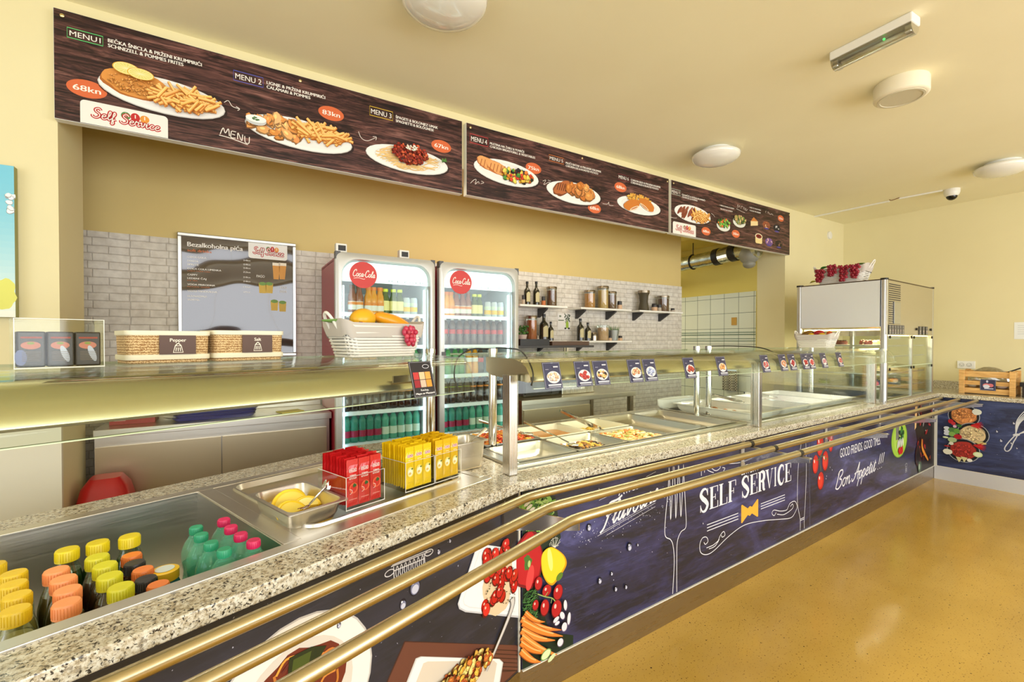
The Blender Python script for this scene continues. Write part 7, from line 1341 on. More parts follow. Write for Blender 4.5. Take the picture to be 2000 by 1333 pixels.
# lemon pan and fork
pan('lemon_pan', 'deep square steel pan of lemon wedges on the drainer', 'L', .682, 1.425, .9565, .186, .286, .064, None, flange=.013)
LM = colmat('lemon_flesh', .3)
def wedge(lab, s, o, z, rx, rot, tilt):
    t_ = thing('lemon_wedge', lab, 'lemon wedge', 'L', s, o, z, rot); n_ = 14; R_ = rx
    arc = [(R_ * cos(pi * k / n_), R_ * sin(pi * k / n_)) for k in range(n_ + 1)]
    q = MB(); q.prism(arc, -.006, .006, 'y'); a_ = part(q, 'flesh', mat('lemon_pulp', (240, 214, 90), .25), t_, smooth=40); a_.rotation_euler = (tilt, 0, 0)
    q = MB(); q.tube([(R_ * 1.03 * cos(pi * k / n_), 0, R_ * 1.03 * sin(pi * k / n_)) for k in range(n_ + 1)], .0075, 8); b_ = part(q, 'peel', mat('lemon_peel', (240, 200, 22), .35), t_, 'yellow peel', smooth=True); b_.rotation_euler = (tilt, 0, 0)
wedge('largest lemon wedge standing at the back of the steel pan', .680, 1.47, .912, .050, -.1, -.5); wedge('front lemon wedge lying low in the steel pan', .655, 1.40, .915, .042, .2, -.9); wedge('right lemon wedge half hidden by the fork', .715, 1.50, .912, .038, .5, -.4); wedge('small lemon wedge at the right of the pan', .715, 1.43, .912, .036, -.3, -1.0)
q = MB(); q.prism(rr(.14, .225, .03, 5), 0, .010); solo(q, 'lemon_juice', mat('lemon_liquid', (206, 164, 40), .1), 'shallow lemon juice on the bottom of the pan', 'liquid', 'L', .682, 1.425, .8965)
t_ = thing('serving_fork', 'small steel tongs with a folded end resting on the lemons', 'utensil', 'L', .70, 1.385, .935, .5)
q = MB(); q.tube(crv([Vector(p) for p in ((0, 0, 0), (.03, 0, .010), (.07, 0, .022), (.10, 0, .030))], 5), .0035, 8)
for k in (-1, 0, 1): q.tube([(.005, 0, 0), (-.02, .007 * k, -.002), (-.045, .008 * k, .002)], .0016, 6)
part(q, 'tines', M_CHROME, t_, smooth=40); q = MB(); q.loft([[(.085, -.016, .018), (.085, .016, .018), (.085, .016, .021), (.085, -.016, .021)], [(.105, -.016, .045), (.105, .016, .045), (.107, .016, .047), (.107, -.016, .047)], [(.128, -.016, .026), (.128, .016, .026), (.130, .016, .028), (.130, -.016, .028)]]); part(q, 'grip', M_CHROME, t_)

# ================================================================ sauce sachets in clear holders
def holder(lab, s0, s1, o0, o1, h, z=.911):
    t_ = thing('acrylic_holder', lab, 'holder', 'L', s0, o0, z); w, d, e = s1 - s0, o1 - o0, .0025
    q = MB(); q.box(0, w, 0, e, 0, h); q.box(0, w, d - e, d, 0, h); q.box(0, e, e, d - e, 0, h); q.box(w - e, w, e, d - e, 0, h); q.box(e, w - e, e, d - e, 0, e); part(q, 'walls', M_ACRYL, t_)
    q = MB(); q.box(-.0004, w + .0004, -.0004, .0012, -.0004, .002); q.box(0, .0014, -.0003, .0014, 0, h); q.box(w - .0014, w, -.0003, .0014, 0, h); q.box(0, w, 0, .0014, h - .001, h + .0004); q.box(0, .0014, 0, d, h - .001, h + .0004); part(q, 'edge', mat('bright_acrylic_edge', (236, 234, 226), .15), t_, 'bright polished edges')
    return t_
def sachet_proto(kind, rgb, name):
    W_, H_ = .044, .150; q = MB(); n1, n2 = 4, 8; M_ = mat('foil_' + kind, rgb, .22, coat=.5)
    for sg in (-1, 1):
        g = {}
        for a in range(n1 + 1):
            for b_ in range(n2 + 1):
                x = (a / n1 - .5) * W_; z = b_ / n2 * H_; f = max(0, 1 - (2 * a / n1 - 1) ** 2) * (1 if 0 < b_ < n2 - 1 else 0); g[a, b_] = q.vert((x, sg * (.0006 + .0028 * f), z))
        for a in range(n1):
            for b_ in range(n2): fc = [g[a, b_], g[a + 1, b_], g[a + 1, b_ + 1], g[a, b_ + 1]]; q.face(fc if sg < 0 else fc[::-1])
    me = q.mesh(name, M_); return me
def front_print(kind):
    i = Ink(0); i.base = .0042; W_ = .044
    if kind == 'red':
        i.rrect(-.014, .110, .014, .121, .002, (240, 236, 230)); i.rrect(-.0128, .1112, .0128, .1198, .0015, (170, 24, 28)); i.text('FELIX', 0, .1128, .0055, (246, 240, 236), .03, wid=.022, align='c'); i.text('TOMATO', 0, .096, .0055, (244, 226, 220), .03, wid=.024, align='c'); i.text('KETCHUP', 0, .087, .0055, (244, 226, 220), .03, wid=.027, align='c')
        i.oval(.002, .058, .017, .017, (226, 90, 60)); i.oval(.002, .057, .011, .012, (200, 34, 28)); i.oval(.006, .066, .007, .006, (40, 90, 40), irr=.3); i.line([tuple(p) for p in crv([Vector((-.012, .056)), Vector((-.004, .052)), Vector((-.004, .044)), Vector((-.012, .040))], 4)], .0014, (244, 226, 220)); i.rect(-.015, .022, .015, .0235, (230, 160, 150))
    else:
        i.rrect(-.014, .112, .014, .123, .002, (240, 236, 230)); i.rrect(-.0128, .1132, .0128, .1218, .0015, (160, 28, 60)); i.text('FELIX', 0, .1148, .0055, (246, 240, 236), .03, wid=.022, align='c'); i.text('MAYO', 0, .100, .0045, (250, 240, 190), .02, wid=.018, align='c')
        i.oval(0, .060, .016, .018, (246, 224, 130)); i.oval(0, .058, .011, .012, (244, 240, 226)); i.oval(-.002, .054, .007, .005, (226, 190, 110)); i.oval(.009, .070, .004, .003, (40, 90, 40)); i.rect(-.014, .022, .014, .023, (200, 160, 30))
    return i.mesh('sachet_print', M_INK)
SME = {'red': sachet_proto('red', (196, 30, 32), 'ketchup_sachet'), 'yellow': sachet_proto('yellow', (236, 196, 22), 'mayonnaise_sachet'), 'amber': sachet_proto('amber', (226, 178, 20), 'mustard_sachet')}
SPR = {'red': front_print('red'), 'yellow': front_print('yellow'), 'amber': front_print('yellow')}
def sachets(kind, name, s0, s1, o0, o1, rows_, cols, z, word):
    for r_ in range(rows_):
        for c_ in range(cols):
            w = (s1 - s0 - .006) / cols; s_ = s0 + .003 + w * (c_ + .5); o_ = o0 + .0075 + (o1 - o0 - .016) * r_ / max(1, rows_ - 1)
            ob = bpy.data.objects.new(name, SME[kind]); COL.objects.link(ob); ob.location = P3('L', s_, o_, z + .003 + RG.uniform(0, .006 if r_ else .001)); ob.scale = (w / .046, 1, 1)
            ob.rotation_euler = (RG.uniform(-.02, .02) if r_ else 0, RG.uniform(-.03, .03) if r_ else 0, ANG['L']); tag(ob, '%s, %s' % (word, ('front row, ' + ('left', 'middle', 'right')[c_] + ' column') if r_ == 0 else ('packed behind the front row')), 'sachet', word + 's in the holder')
            if r_ == 0:
                p_ = bpy.data.objects.new('print', SPR[kind]); COL.objects.link(p_); p_.parent = ob; p_.location = (0, 0, 0)
holder('clear acrylic holder full of red ketchup sachets', .775, .918, 1.300, 1.475, .105); sachets('red', 'ketchup_sachet', .779, .914, 1.304, 1.47, 12, 3, .914, 'red ketchup sachet')
holder('clear acrylic holder of bright yellow sachets, left of the two yellow ones', 1.002, 1.137, 1.296, 1.455, .105); sachets('yellow', 'mayonnaise_sachet', 1.006, 1.133, 1.300, 1.45, 11, 3, .914, 'bright yellow mayonnaise sachet')
holder('clear acrylic holder of amber sachets, right of the two yellow ones', 1.141, 1.276, 1.296, 1.455, .105); sachets('amber', 'mustard_sachet', 1.145, 1.272, 1.300, 1.45, 11, 3, .914, 'amber yellow mustard sachet')
# ================================================================ things on the near glass shelf
GZ = 1.3855
def straw_box(lab, word, F, s0, s1, o0, o1, h):
    t_ = thing('straw_basket', lab, 'basket', F, s0, o0, GZ); w, d = s1 - s0, o1 - o0; cx, cy = w / 2, d / 2; q = MB()
    def L_(k, z, r=.02): return [(x, y, z) for x, y in rr(w * k, d * k, r, 5, cx, cy)]
    q.loft([L_(.97, 0), L_(1, h * .97), L_(.96, h * .97), L_(.93, .006)], True, True); part(q, 'woven_body', M_STRAW, t_, smooth=40)
    q = MB(); q.loft([L_(1.02, h * .86), L_(1.03, h * .88), L_(1.03, h), L_(.96, h), L_(.95, h * .86)], False, False); q.loft([L_(1.015, h * .10), L_(1.02, h * .12), L_(1.02, h * .24), L_(1.01, h * .26)], False, False); part(q, 'cream_trim', mat('cream_cloth_trim', (240, 232, 206), .6), t_, smooth=40)
    q = MB(); q.box(w * .36, w * .80, -.006, -.004, h * .26, h * .86); lb = part(q, 'label', mat('brown_card', (88, 60, 48), .5), t_)
    i = Ink(0); i.base = .0064; i.text(word, w * .58, h * .66, h * .11, (236, 226, 210), .02, align='c'); x, z, k = w * .58, h * .32, h * .13
    i.line([(x - k, z), (x - k * .6, z + k * 1.6), (x + k * .6, z + k * 1.6), (x + k, z)], h * .028, (236, 226, 210), True); i.line([tuple(p) for p in crv([Vector((x - k * .6, z + k * 1.6)), Vector((x, z + k * 2.2)), Vector((x + k * .6, z + k * 1.6))], 5)], h * .03, (236, 226, 210))
    for a in (-.4, 0, .4): i.line([(x + a * k * 1.2, z + k * .3), (x + a * k * .9, z + k * 1.2)], h * .025, (236, 226, 210))
    part(i, 'print', M_INK, lb); return t_
straw_box('woven straw basket with a brown Pepper card on the glass shelf', 'Pepper', 'L', .298, .500, 1.60, 1.74, .092)
straw_box('woven straw basket with a brown Salt card on the glass shelf', 'Salt', 'L', .512, .722, 1.60, 1.74, .096)
def clearbox(lab, s0, s1, o0, o1, h): return holder(lab, s0, s1, o0, o1, h, GZ)
clearbox('clear acrylic box of black printed sachets at the left of the glass shelf', .085, .238, 1.50, 1.62, .115)
for k in range(7):
    q = MB(); q.box(.0, .046, 0, .008, 0, .082); c_, r_ = k % 3, k // 3
    t_ = thing('black_sachet', 'black printed snack sachet in the clear box, ' + ('front left', 'front middle', 'front right', 'second row left', 'second row middle', 'second row right', 'back')[k], 'sachet', 'L', .090 + .048 * c_, 1.506 + .022 * r_, GZ + .003, group='black sachets in the clear box')
    part(q, 'pouch', mat('black_foil', (40, 30, 28), .35, coat=.15), t_, bevel=.003)
    if r_ == 0:
        i = Ink(0); i.base = .0003; i.rect(.006, .066, .040, .070, (160, 60, 36)); i.oval(.022, .050, .016, .009, (196, 120, 100)); i.oval(.022, .055, .006, .003, (130, 150, 60)); i.oval(.006, .022, .010, .018, (110, 120, 170)) if c_ == 0 else i.oval(.030, .030, .006, .020, (190, 196, 216), .3)
        for j in range(6): i.rect(.008, .034 - j * .004, .038, .0352 - j * .004, (120, 104, 88))
        part(i, 'print', M_INK, t_)
clearbox('clear acrylic box of paper sachets cut by the left image edge', -.075, .062, 1.50, 1.62, .10)
q = MB()
for k in range(12): q.box(.004, .128, .01, .10, .004 + k * .0056, .0084 + k * .0056)
solo(q, 'paper_sachet_stack', mat('pale_green_paper', (206, 214, 190), .6), 'stack of pale paper sachets inside the clear box at the left edge', 'sachet stack', 'L', -.073, 1.505, GZ + .002)
# wicker basket with liner and handles
M_WICK = mat('white_wicker', (236, 232, 224), .6); M_LIN = mat('linen_liner', (196, 188, 180), .85)
def wicker(lab, F, s, o, z, w, d, h, rot=0.0, flare=1.25):
    t_ = thing('wicker_basket', lab, 'basket', F, s, o, z, rot); q = MB(); nrow = 11
    def lp(k, z_, dz=0):
        out = []
        for x, y in rr(w * k, d * k, d * .22, 7): out.append((x, y, z_ + dz * (abs(x) / (w / 2)) ** 2))
        return out
    for r_ in range(nrow):
        z_ = h * (r_ + .5) / nrow; k = .94 + (flare - .94) * .8 * (r_ + .5) / nrow; L_ = lp(k, z_, h * .30 * r_ / nrow); n_ = len(L_); pts = []
        for j, p in enumerate(L_): sgn = 1 if (j // 2 + r_) % 2 else -1; v = Vector(p); nrm = Vector((p[0], p[1], 0)).normalized(); pts.append(v + nrm * .0022 * sgn)
        q.tube(pts, h / nrow * .60, 6, closed=True)
    L0 = lp(.94, 0); L1 = lp(.94 + (flare - .94) * .8, h, h * .30); n_ = len(L0)
    for j in range(0, n_, 2): q.tube([L0[j], L1[j]], .0035, 6)
    q.prism([(a, b_) for a, b_, _ in lp(.92, 0)], .001, .006); part(q, 'woven_body', M_WICK, t_, smooth=True)
    q = MB(); A_ = [lp(1.15, h * .96, h * .30), lp(1.19, h * 1.05, h * .30), lp(1.245, h * 1.03, h * .30), lp(1.235, h * .80, h * .28), lp(1.165, h * .58, h * .20)]
    for L_ in (A_[4],):
        for j in range(len(L_)): x, y, z_ = L_[j]; L_[j] = (x, y, z_ + h * .06 * sin(j * 1.1))
    q.loft(A_, False, False); q.loft([lp(1.15, h * .96, h * .30), lp(.95, h * .45)], False, True); part(q, 'liner', M_LIN, t_, smooth=50)
    for sg in (-1, 1):
        q = MB(); x = sg * w * .60; q.tube(crv([Vector((x * .98, -d * .18, h * 1.1)), Vector((x * 1.12, -d * .14, h * 1.55)), Vector((x * 1.16, 0, h * 1.72)), Vector((x * 1.12, d * .14, h * 1.55)), Vector((x * .98, d * .18, h * 1.1))], 6), .006, 8); part(q, 'handle', M_WICK, t_, smooth=True)
    return t_
def grapes(lab, F, s, o, z, pts, r, rgb, rot=0.0, name='grape_bunch'):
    q = MB()
    for p in pts: q.cc = lin(jit(rgb, 16, RG)); q.ell(p, (r * RG.uniform(.8, 1), r * RG.uniform(.8, 1), r * RG.uniform(1.0, 1.3)), 10, 7)
    t_ = thing(name, lab, 'grapes', F, s, o, z, rot); part(q, 'grapes', M_FRUIT, t_, smooth=True); q = MB(); q.tube([pts[0], (pts[0][0], pts[0][1] + .01, pts[0][2] + .02)], .0015, 6); part(q, 'stalk', mat('stalk_green', (96, 110, 50), .6), t_); return t_
def fruit(name, lab, cat, F, s, o, z, r, rgb, rot=0.0, rx=0.0, stem=True):
    t_ = thing(name, lab, cat, F, s, o, z, rot); q = MB(); n0 = len(q.v); q.cc = lin(rgb); q.ell((0, 0, 0), r, 20, 12, Matrix.Rotation(rx, 3, 'Y')); o_ = part(q, 'skin', M_FRUIT, t_, smooth=True)
    if stem: q = MB(); e = Matrix.Rotation(rx, 3, 'Y') @ Vector((r[0], 0, 0)); q.tube([e * .97, e * 1.08], .003, 6); part(q, 'stem', mat('brown_stem', (90, 70, 40), .7), t_)
    return t_
def leaf(lab, F, s, o, z, L_, W_, rgb, rot=0.0, tilt=0.0):
    q = MB(); n_ = 8; up_, dn = [], []
    for k in range(n_ + 1): t = k / n_; up_.append((L_ * t * cos(tilt), W_ * sin(pi * t ** .8) * .5, L_ * t * sin(tilt) + .01 * sin(pi * t))); dn.append((L_ * t * cos(tilt), -W_ * sin(pi * t ** .8) * .5, L_ * t * sin(tilt) + .01 * sin(pi * t)))
    md_ = [(L_ * k / n_ * cos(tilt), 0, L_ * k / n_ * sin(tilt) - .004) for k in range(n_ + 1)]; q.cc = lin(rgb); vs = up_ + md_ + dn; m_ = n_ + 1
    q.add(vs, [(k, k + 1, m_ + k + 1, m_ + k) for k in range(n_)] + [(m_ + k, m_ + k + 1, 2 * m_ + k + 1, 2 * m_ + k) for k in range(n_)])
    ob = solo(q, 'leaf', M_FRUIT, lab, 'leaf', F, s, o, z, rot, smooth=True); md = ob.modifiers.new('thickness', 'SOLIDIFY'); md.thickness = .0012; return ob
S0, O0 = 1.09, 1.60
wicker('white wicker basket of fruit on the near glass shelf in front of the left fridge', 'L', S0, O0, GZ, .31, .15, .098)
fruit('mango', 'large yellow mango in the left half of the near basket', 'mango', 'L', S0 - .060, O0, GZ + .150, (.057, .042, .042), (238, 178, 36), .15, -.15)
fruit('papaya', 'long orange papaya slice-shaped fruit in the right half of the near basket', 'papaya', 'L', S0 + .085, O0, GZ + .140, (.100, .036, .032), (240, 160, 30), 0, .28)
fruit('lime', 'green lime between the mango and the papaya', 'lime', 'L', S0 + .010, O0 - .03, GZ + .115, (.024, .022, .022), (112, 150, 62), 0, 0); fruit('lime', 'second green lime tucked behind the first in the near basket', 'lime', 'L', S0 - .020, O0 - .02, GZ + .108, (.022, .022, .020), (126, 150, 70), 0, 0)
grapes('two small red grapes beside the mango', 'L', S0 - .100, O0 - .050, GZ + .118, [(0, 0, 0), (.018, 0, -.002), (.010, .012, .008)], .010, (150, 30, 50))
gp_ = [(0, 0, 0)]
for zz, n_ in ((.014, 3), (0.0, 4), (-.016, 3), (-.032, 3), (-.046, 2)):
    for k in range(n_): gp_.append(((k - (n_ - 1) / 2) * .0175 + (.004 if zz < 0 else 0), -.004 - .006 * (k % 2), zz))
grapes('bunch of pink red grapes hanging over the front of the near basket', 'L', S0 + .085, O0 - .105, GZ + .098, gp_, .0115, (190, 56, 80))
leaf('big pale green leaf sticking out at the left of the near basket', 'L', S0 - .130, O0 - .01, GZ + .125, .115, .06, (120, 160, 84), pi + .1, .12)
# second basket on the far glass shelf
S1, O1 = 4.60, 1.875
wicker('white wicker basket of fruit on the far glass shelf in front of the display case', 'C', S1, O1, GZ, .255, .15, .088, rot=-pi / 2)
for nm_, lb_, ct_, dx_, dz_, r_, c_, tl_, st_ in (('aubergine', 'brown green long fruit at the left of the far basket', 'fruit', -.075, .125, (.055, .026, .026), (130, 92, 26), -.35, True), ('red_pepper', 'red pepper lying in the middle of the far basket', 'pepper', .02, .128, (.046, .034, .028), (176, 28, 44), -.1, True), ('lemon', 'yellow lemon at the front of the far basket', 'lemon', -.03, .112, (.026, .022, .020), (232, 190, 30), 0, True), ('lemon', 'second yellow lemon right of the red pepper in the far basket', 'lemon', .06, .112, (.030, .022, .020), (232, 190, 30), .1, True), ('tomato', 'orange red tomato at the right end of the far basket', 'tomato', .105, .124, (.024, .022, .026), (206, 96, 40), 0, False)):
    fruit(nm_, lb_, ct_, 'C', S1 - (.03 if nm_ == 'lemon' else 0), O1 - dx_, GZ + dz_, r_, c_, -pi / 2, tl_, st_)

# ================================================================ white trays and dish
def wtray(lab, s_, o_, w, d, h, z, rot=0): return pan('serving_tray', lab, 'C', s_, o_, z + h, w, d, h, M_PORC, rot, flange=.016, cat='tray', group='white trays on the cold plate', r=.02)
TR = [(3.245, .395), (3.665, .395), (4.085, .395), (4.505, .395)]
CN = [((226, 150, 80), 24, 'orange salmon slices'), ((226, 206, 170), 20, 'pale bread dumplings'), ((150, 46, 50), 16, 'dark red beetroot pieces'), ((232, 214, 176), 26, 'cream coloured cheese slices')]
nm_ = ['first', 'second', 'third', 'fourth']
for k, (s_, w) in enumerate(TR):
    wtray('white porcelain tray with ribbed sides, %s from the left behind the glass' % nm_[k], s_, 1.93, w, .66, .068, .888)
    q = MB(); 
    for zz in (.018, .032, .046): q.box(-.17, .17, -.318 - .0 + (.068 - zz) * .35, -.316 + (.068 - zz) * .35 + .002, zz, zz + .002)
    food('cold_food', '%s in the %s white tray' % (CN[k][2], nm_[k]), 'C', s_, 2.05, .8915, .26, .30, tuple(min(255, v + 6) for v in CN[k][0]), CN[k][1], .020, [CN[k][0], tuple(v * .85 for v in CN[k][0])], .022, .7, .7)
spoon('steel tongs resting on the second white tray', 'C', 3.50, 1.95, .958, .24, 1.9, .18, 'serving_tongs', 'tongs'); spoon('steel tongs resting on the third white tray', 'C', 4.02, 1.95, .958, .24, 2.2, .12, 'serving_tongs', 'tongs')
# deep oval dish standing behind the round posts
t_ = thing('oval_dish', 'deep white oval dish on the worktop left of the white trays', 'dish', 'C', 3.215, 2.345, .9012); 
def ovl(a, b_, z): return [(a * cos(2 * pi * k / 28), b_ * sin(2 * pi * k / 28), z) for k in range(28)]
q = MB(); q.loft([ovl(.20, .035, 0), ovl(.235, .045, .03), ovl(.24, .048, .075), ovl(.232, .044, .076), ovl(.21, .03, .02)]); part(q, 'shell', M_PORC, t_, smooth=50)

# ================================================================ price cards hanging on the curved glass
CARD = [(1072, 715, 1, [(226, 176, 140), (236, 214, 200)], 'pasta'), (1132, 714, 1, [(196, 70, 60), (176, 50, 44)], 'tomato'), (1167, 712, 1, [(206, 140, 80), (60, 40, 40), (226, 190, 120)], 'mixed'), (1233, 704, 1, [(226, 190, 150), (206, 130, 90)], 'pasta'), (1262, 706, 1, [(150, 160, 200), (190, 200, 226)], 'pale'), (1339, 704, 1, [(170, 60, 50), (190, 90, 60)], 'meat'), (1402, 702, 1, [(226, 150, 90), (236, 180, 120)], 'fish'), (1487, 699, 0, [(200, 90, 90)], 'ham'), (1522, 700, 0, [(222, 150, 110)], 'salmon'), (1540, 699, 0, [(170, 50, 60)], 'beet'), (1565, 698, 0, [(176, 50, 50)], 'red'), (1577, 698, 0, [(200, 80, 80)], 'rose'), (1602, 697, 0, [(206, 140, 150)], 'pink'), (1633, 695, 0, [(210, 120, 110)], 'coral')]
for k, (px, py, big, cols, wd) in enumerate(CARD):
    s_, _ = onO('C', 1.40, px, py); tl = 0.0
    t_ = thing('price_card', 'navy dish card on the curved glass, %s of fourteen' % nth(k, 14), 'card', 'C', s_, 1.366, 1.262)
    W_ = .044; H_ = .105; q = MB(); q.box(-W_, W_, -.0015, 0, 0, H_); bd = part(q, 'card', mat('navy_card', (40, 40, 74), .35), t_); 
    i = Ink(0); i.base = .0018; i.box_line(-W_ + .003, .003, W_ - .003, H_ - .003, .0012, (190, 190, 200)); i.up(); i.oval(.004, .045, .033, .024, (226, 222, 216)); bits(i, .004, .047, .028, .018, 26, .006, cols, lo=.7); i.rect(-.030, .012, .034, .017, (214, 214, 220)); i.rect(-.028, .006, .032, .009, (170, 170, 180)); i.rect(.006, H_ - .022, .030, H_ - .017, (206, 206, 214)); i.rect(-.034, H_ - .030, -.018, H_ - .028, (160, 160, 176)); p_ = part(i, 'dish_print', M_INK, t_)
    for ob in (bd, p_): ob.rotation_euler = (radians(-14), 0, 0)
    q = MB(); q.box(-.006, .006, -.004, .012, H_ - .004, H_ + .012); cp_ = part(q, 'clip', M_ACRYL, t_); cp_.location = (0, .022, -.004)
t_ = thing('price_card', 'large dark sauce price card on the near sneeze guard', 'card', 'L', onO('L', 1.13, 830, 730)[0] + .005, 1.132, 1.268); q = MB(); q.box(-.046, .046, -.0015, 0, 0, .118); bd = part(q, 'card', mat('black_card', (34, 32, 40), .35), t_)
i = Ink(0); i.base = .0018; i.box_line(-.043, .003, .043, .115, .0012, (190, 190, 200)); i.up()
for a in range(3):
    for b_ in range(2): i.rect(-.036 + a * .024, .032 + b_ * .026, -.014 + a * .024, .056 + b_ * .026, ((150, 40, 50), (206, 180, 160), (222, 150, 60), (190, 60, 60), (216, 190, 150), (226, 160, 80))[a + 3 * b_])
i.text('Ketchup,', 0, .020, .0065, (230, 230, 230), .02, align='c'); i.text('Mayo or Mustard', 0, .009, .0065, (240, 240, 240), .03, wid=.075, align='c'); i.oval(.020, .100, .014, .007, (210, 210, 220)); i.oval(.020, .100, .012, .0055, (34, 32, 40)); p_ = part(i, 'print', M_INK, t_)
for ob in (bd, p_): ob.rotation_euler = (radians(-16), 0, 0)
q = MB(); q.box(-.006, .006, -.004, .012, .116, .130); cp_ = part(q, 'clip', M_ACRYL, t_); cp_.location = (0, .022, -.004)

# ================================================================ glass display case
dc = thing('display_case', 'tall steel and glass cake display case at the end of the counter', 'display case', 'C', 4.975, 1.475, .9005)
DW, DD, DH = 1.345, .735, 1.10
q = MB()
q.box(.0, DW, .0, .006, .60, DH - .012); q.box(DW - .006, DW, .006, DD, .60, DH - .012); q.box(.05, DW - .05, DD - .006, DD, .60, DH - .012); q.box(.0, DW - .006, .006, DD - .006, .668, .676); q.box(0.006, DW, .006, DD, DH - .016, DH - .012)
part(q, 'upper_housing', M_STEEL, dc); q = MB(); q.box(-.006, .0, .046, DD - .046, .672, DH - .014); part(q, 'side_panel', mat('side_panel_painted_sheen', (226, 231, 236), .30, .30), dc, 'steel side panel whitened for the window reflection')
def colm(x, y, nm='corner_post', w=.05):
    q = MB(); q.loft([[(a, b_, z) for a, b_ in rr(w, w, w * .38, 5, x, y)] for z in (.0, DH - .012)]); p_ = part(q, nm, M_ALU, dc, smooth=40); q = MB(); q.loft([[(a, b_, z) for a, b_ in rr(w + .006, w + .006, w * .4, 5, x, y)] for z in (DH - .012, DH + .004)]); part(q, 'black_cap', M_BLACK, p_, smooth=40)
for x, y in ((.022, .022), (.022, DD - .022), (DW - .022, .022), (DW - .022, DD - .022)): colm(x, y)
q = MB(); q.box(.02, DW - .02, -.002, .012, DH - .014, DH - .004); q.box(-.002, .012, .02, DD - .02, DH - .014, DH - .004); part(q, 'top_trim', mat('dark_brown_trim', (66, 48, 26), .4), dc)
q = MB()
for k in range(22): q.box(.06, .34, -.004, .0, DH - .05 - k * .0195, DH - .042 - k * .0195)
part(q, 'vent_louvres', M_DARK, dc, 'dark vent slots')
q = MB(); q.box(.17, .33, -.008, -.004, .70, .90); part(q, 'perforated_plate', M_ALU, dc)
q = MB(); q.box(.05, DW - .05, .05, DD - .05, 0.0, .02); q.box(.0, DW, .0, .012, 0, .014); q.box(.66, .685, -.004, .016, .014, .60); q.box(DW - .055, DW - .04, -.002, .014, .014, .60); part(q, 'door_frame', M_ALU, dc)
for (a, b_) in ((.055, .655), (.69, DW - .06)):
    for (z0, z1) in ((.02, .305), (.315, .60)): q = MB(); q.box(a, b_, -.001, .004, z0, z1); part(q, 'glass_door', M_GLASS, dc)
q = MB(); q.box(.05, DW - .05, -.003, .006, .3055, .3145); part(q, 'middle_edge', M_GLASSEDGE, dc)
for x, z in ((.075, .58), (.645, .58), (.715, .58), (DW - .075, .58), (.075, .29), (.645, .29), (.715, .29), (DW - .075, .29), (.80, .66), (1.24, .66)):
    q = MB(); q.lathe([(0, 0), (.013, 0), (.013, .008), (0, .010)], seg=12, cap=False); o_ = part(q, 'knob', M_BLACK, dc); o_.location = (x, -.002, z); o_.rotation_euler = (radians(90), 0, 0)
q = MB(); q.box(.006, .012, .05, DD - .05, .02, .66); part(q, 'end_glass', M_GLASS, dc); q = MB(); q.box(DW - .012, DW - .006, .05, DD - .05, .02, .60); part(q, 'end_glass', M_GLASS, dc)
q = MB(); q.box(.06, DW - .06, .03, .045, .590, .600); q.box(.030, .042, .06, DD - .06, .640, .655); part(q, 'warm_light_strip', mat('warm_led', (255, 220, 150), .4, emit=(255, 214, 140), estr=9.0), dc, 'warm glowing strip')
SHS = (.11, .24, .40, .50)
for z in SHS:
    q = MB(); q.box(.06, DW - .06, .06, DD - .06, z - .006, z); sh_ = part(q, 'glass_shelf', M_GLASS, dc); q = MB(); q.box(.056, .062, .06, DD - .06, z - .008, z + .006); q.box(.06, DW - .06, .056, .062, z - .008, z + .006); part(q, 'shelf_edge', M_ALU, sh_)
for x, y in ((.10, .20), (.10, .5)): 
    q = MB()
    for k in range(26): q.lathe([(.006, .0), (.009, .005), (.006, .010)], x, y, .05 + k * .02, 8, False)
    part(q, 'perforated_upright', M_ALU, dc)
CK = [(.16, .20, .50, (120, 50, 40), 'dark berry tart'), (.16, .40, .50, (96, 44, 36), 'chocolate tart'), (.16, .58, .50, (236, 190, 80), 'yellow cream cake'), (.30, .22, .40, (226, 216, 190), 'pale cheesecake'), (.16, .35, .24, (60, 54, 50), 'dark pastry'), (.50, .22, .24, (214, 196, 160), 'cream roll'), (.32, .20, .11, (196, 90, 110), 'pink layered cake'), (.50, .20, .11, (70, 80, 140), 'blueberry cake'), (.90, .22, .11, (214, 160, 60), 'orange cake'), (.90, .22, .24, (180, 170, 150), 'grey glazed pastry'), (.18, .55, .11, (150, 160, 60), 'green pistachio cake'), (.42, .22, .50, (206, 150, 90), 'golden pastry')]
for x, y, z, c_, l_ in CK:
    zz = .9005 + z + .0008; t_ = thing('cake_plate', 'round plate carrying a %s in the display case' % l_, 'plate', 'C', 4.975 + x, 1.475 + y, zz); q = MB(); q.lathe([(0, 0), (.045, 0), (.07, .008), (.07, .010), (0, .004)], seg=20, cap=False); part(q, 'rim', M_PORC, t_, smooth=40)
    q = MB(); q.cc = lin(c_); q.lathe([(0, .0), (.05, 0), (.052, .022), (.045, .030), (0, .032)], seg=16, cap=False)
    for k in range(9): q.cc = lin(jit(tuple(v * .8 for v in c_), 24, RG)); a = 2 * pi * k / 9; q.ell((.038 * cos(a), .038 * sin(a), .033), .009, 7, 5)
    solo(q, 'cake', M_FOOD, '%s on a white plate in the display case' % l_, 'cake', 'C', 4.975 + x, 1.475 + y, zz + .0105, smooth=40)
d_ = bpy.data.lights.new('case_lamp', 'AREA'); d_.shape = 'RECTANGLE'; d_.size = 1.1; d_.size_y = .05; d_.energy = 12; d_.color = (1.0, .82, .52); ob = bpy.data.objects.new('case_lamp', d_); COL.objects.link(ob); ob.location = P3('C', 4.975 + DW / 2, 1.475 + .2, .9 + .595); ob.rotation_euler = (0, 0, ANG['C'])
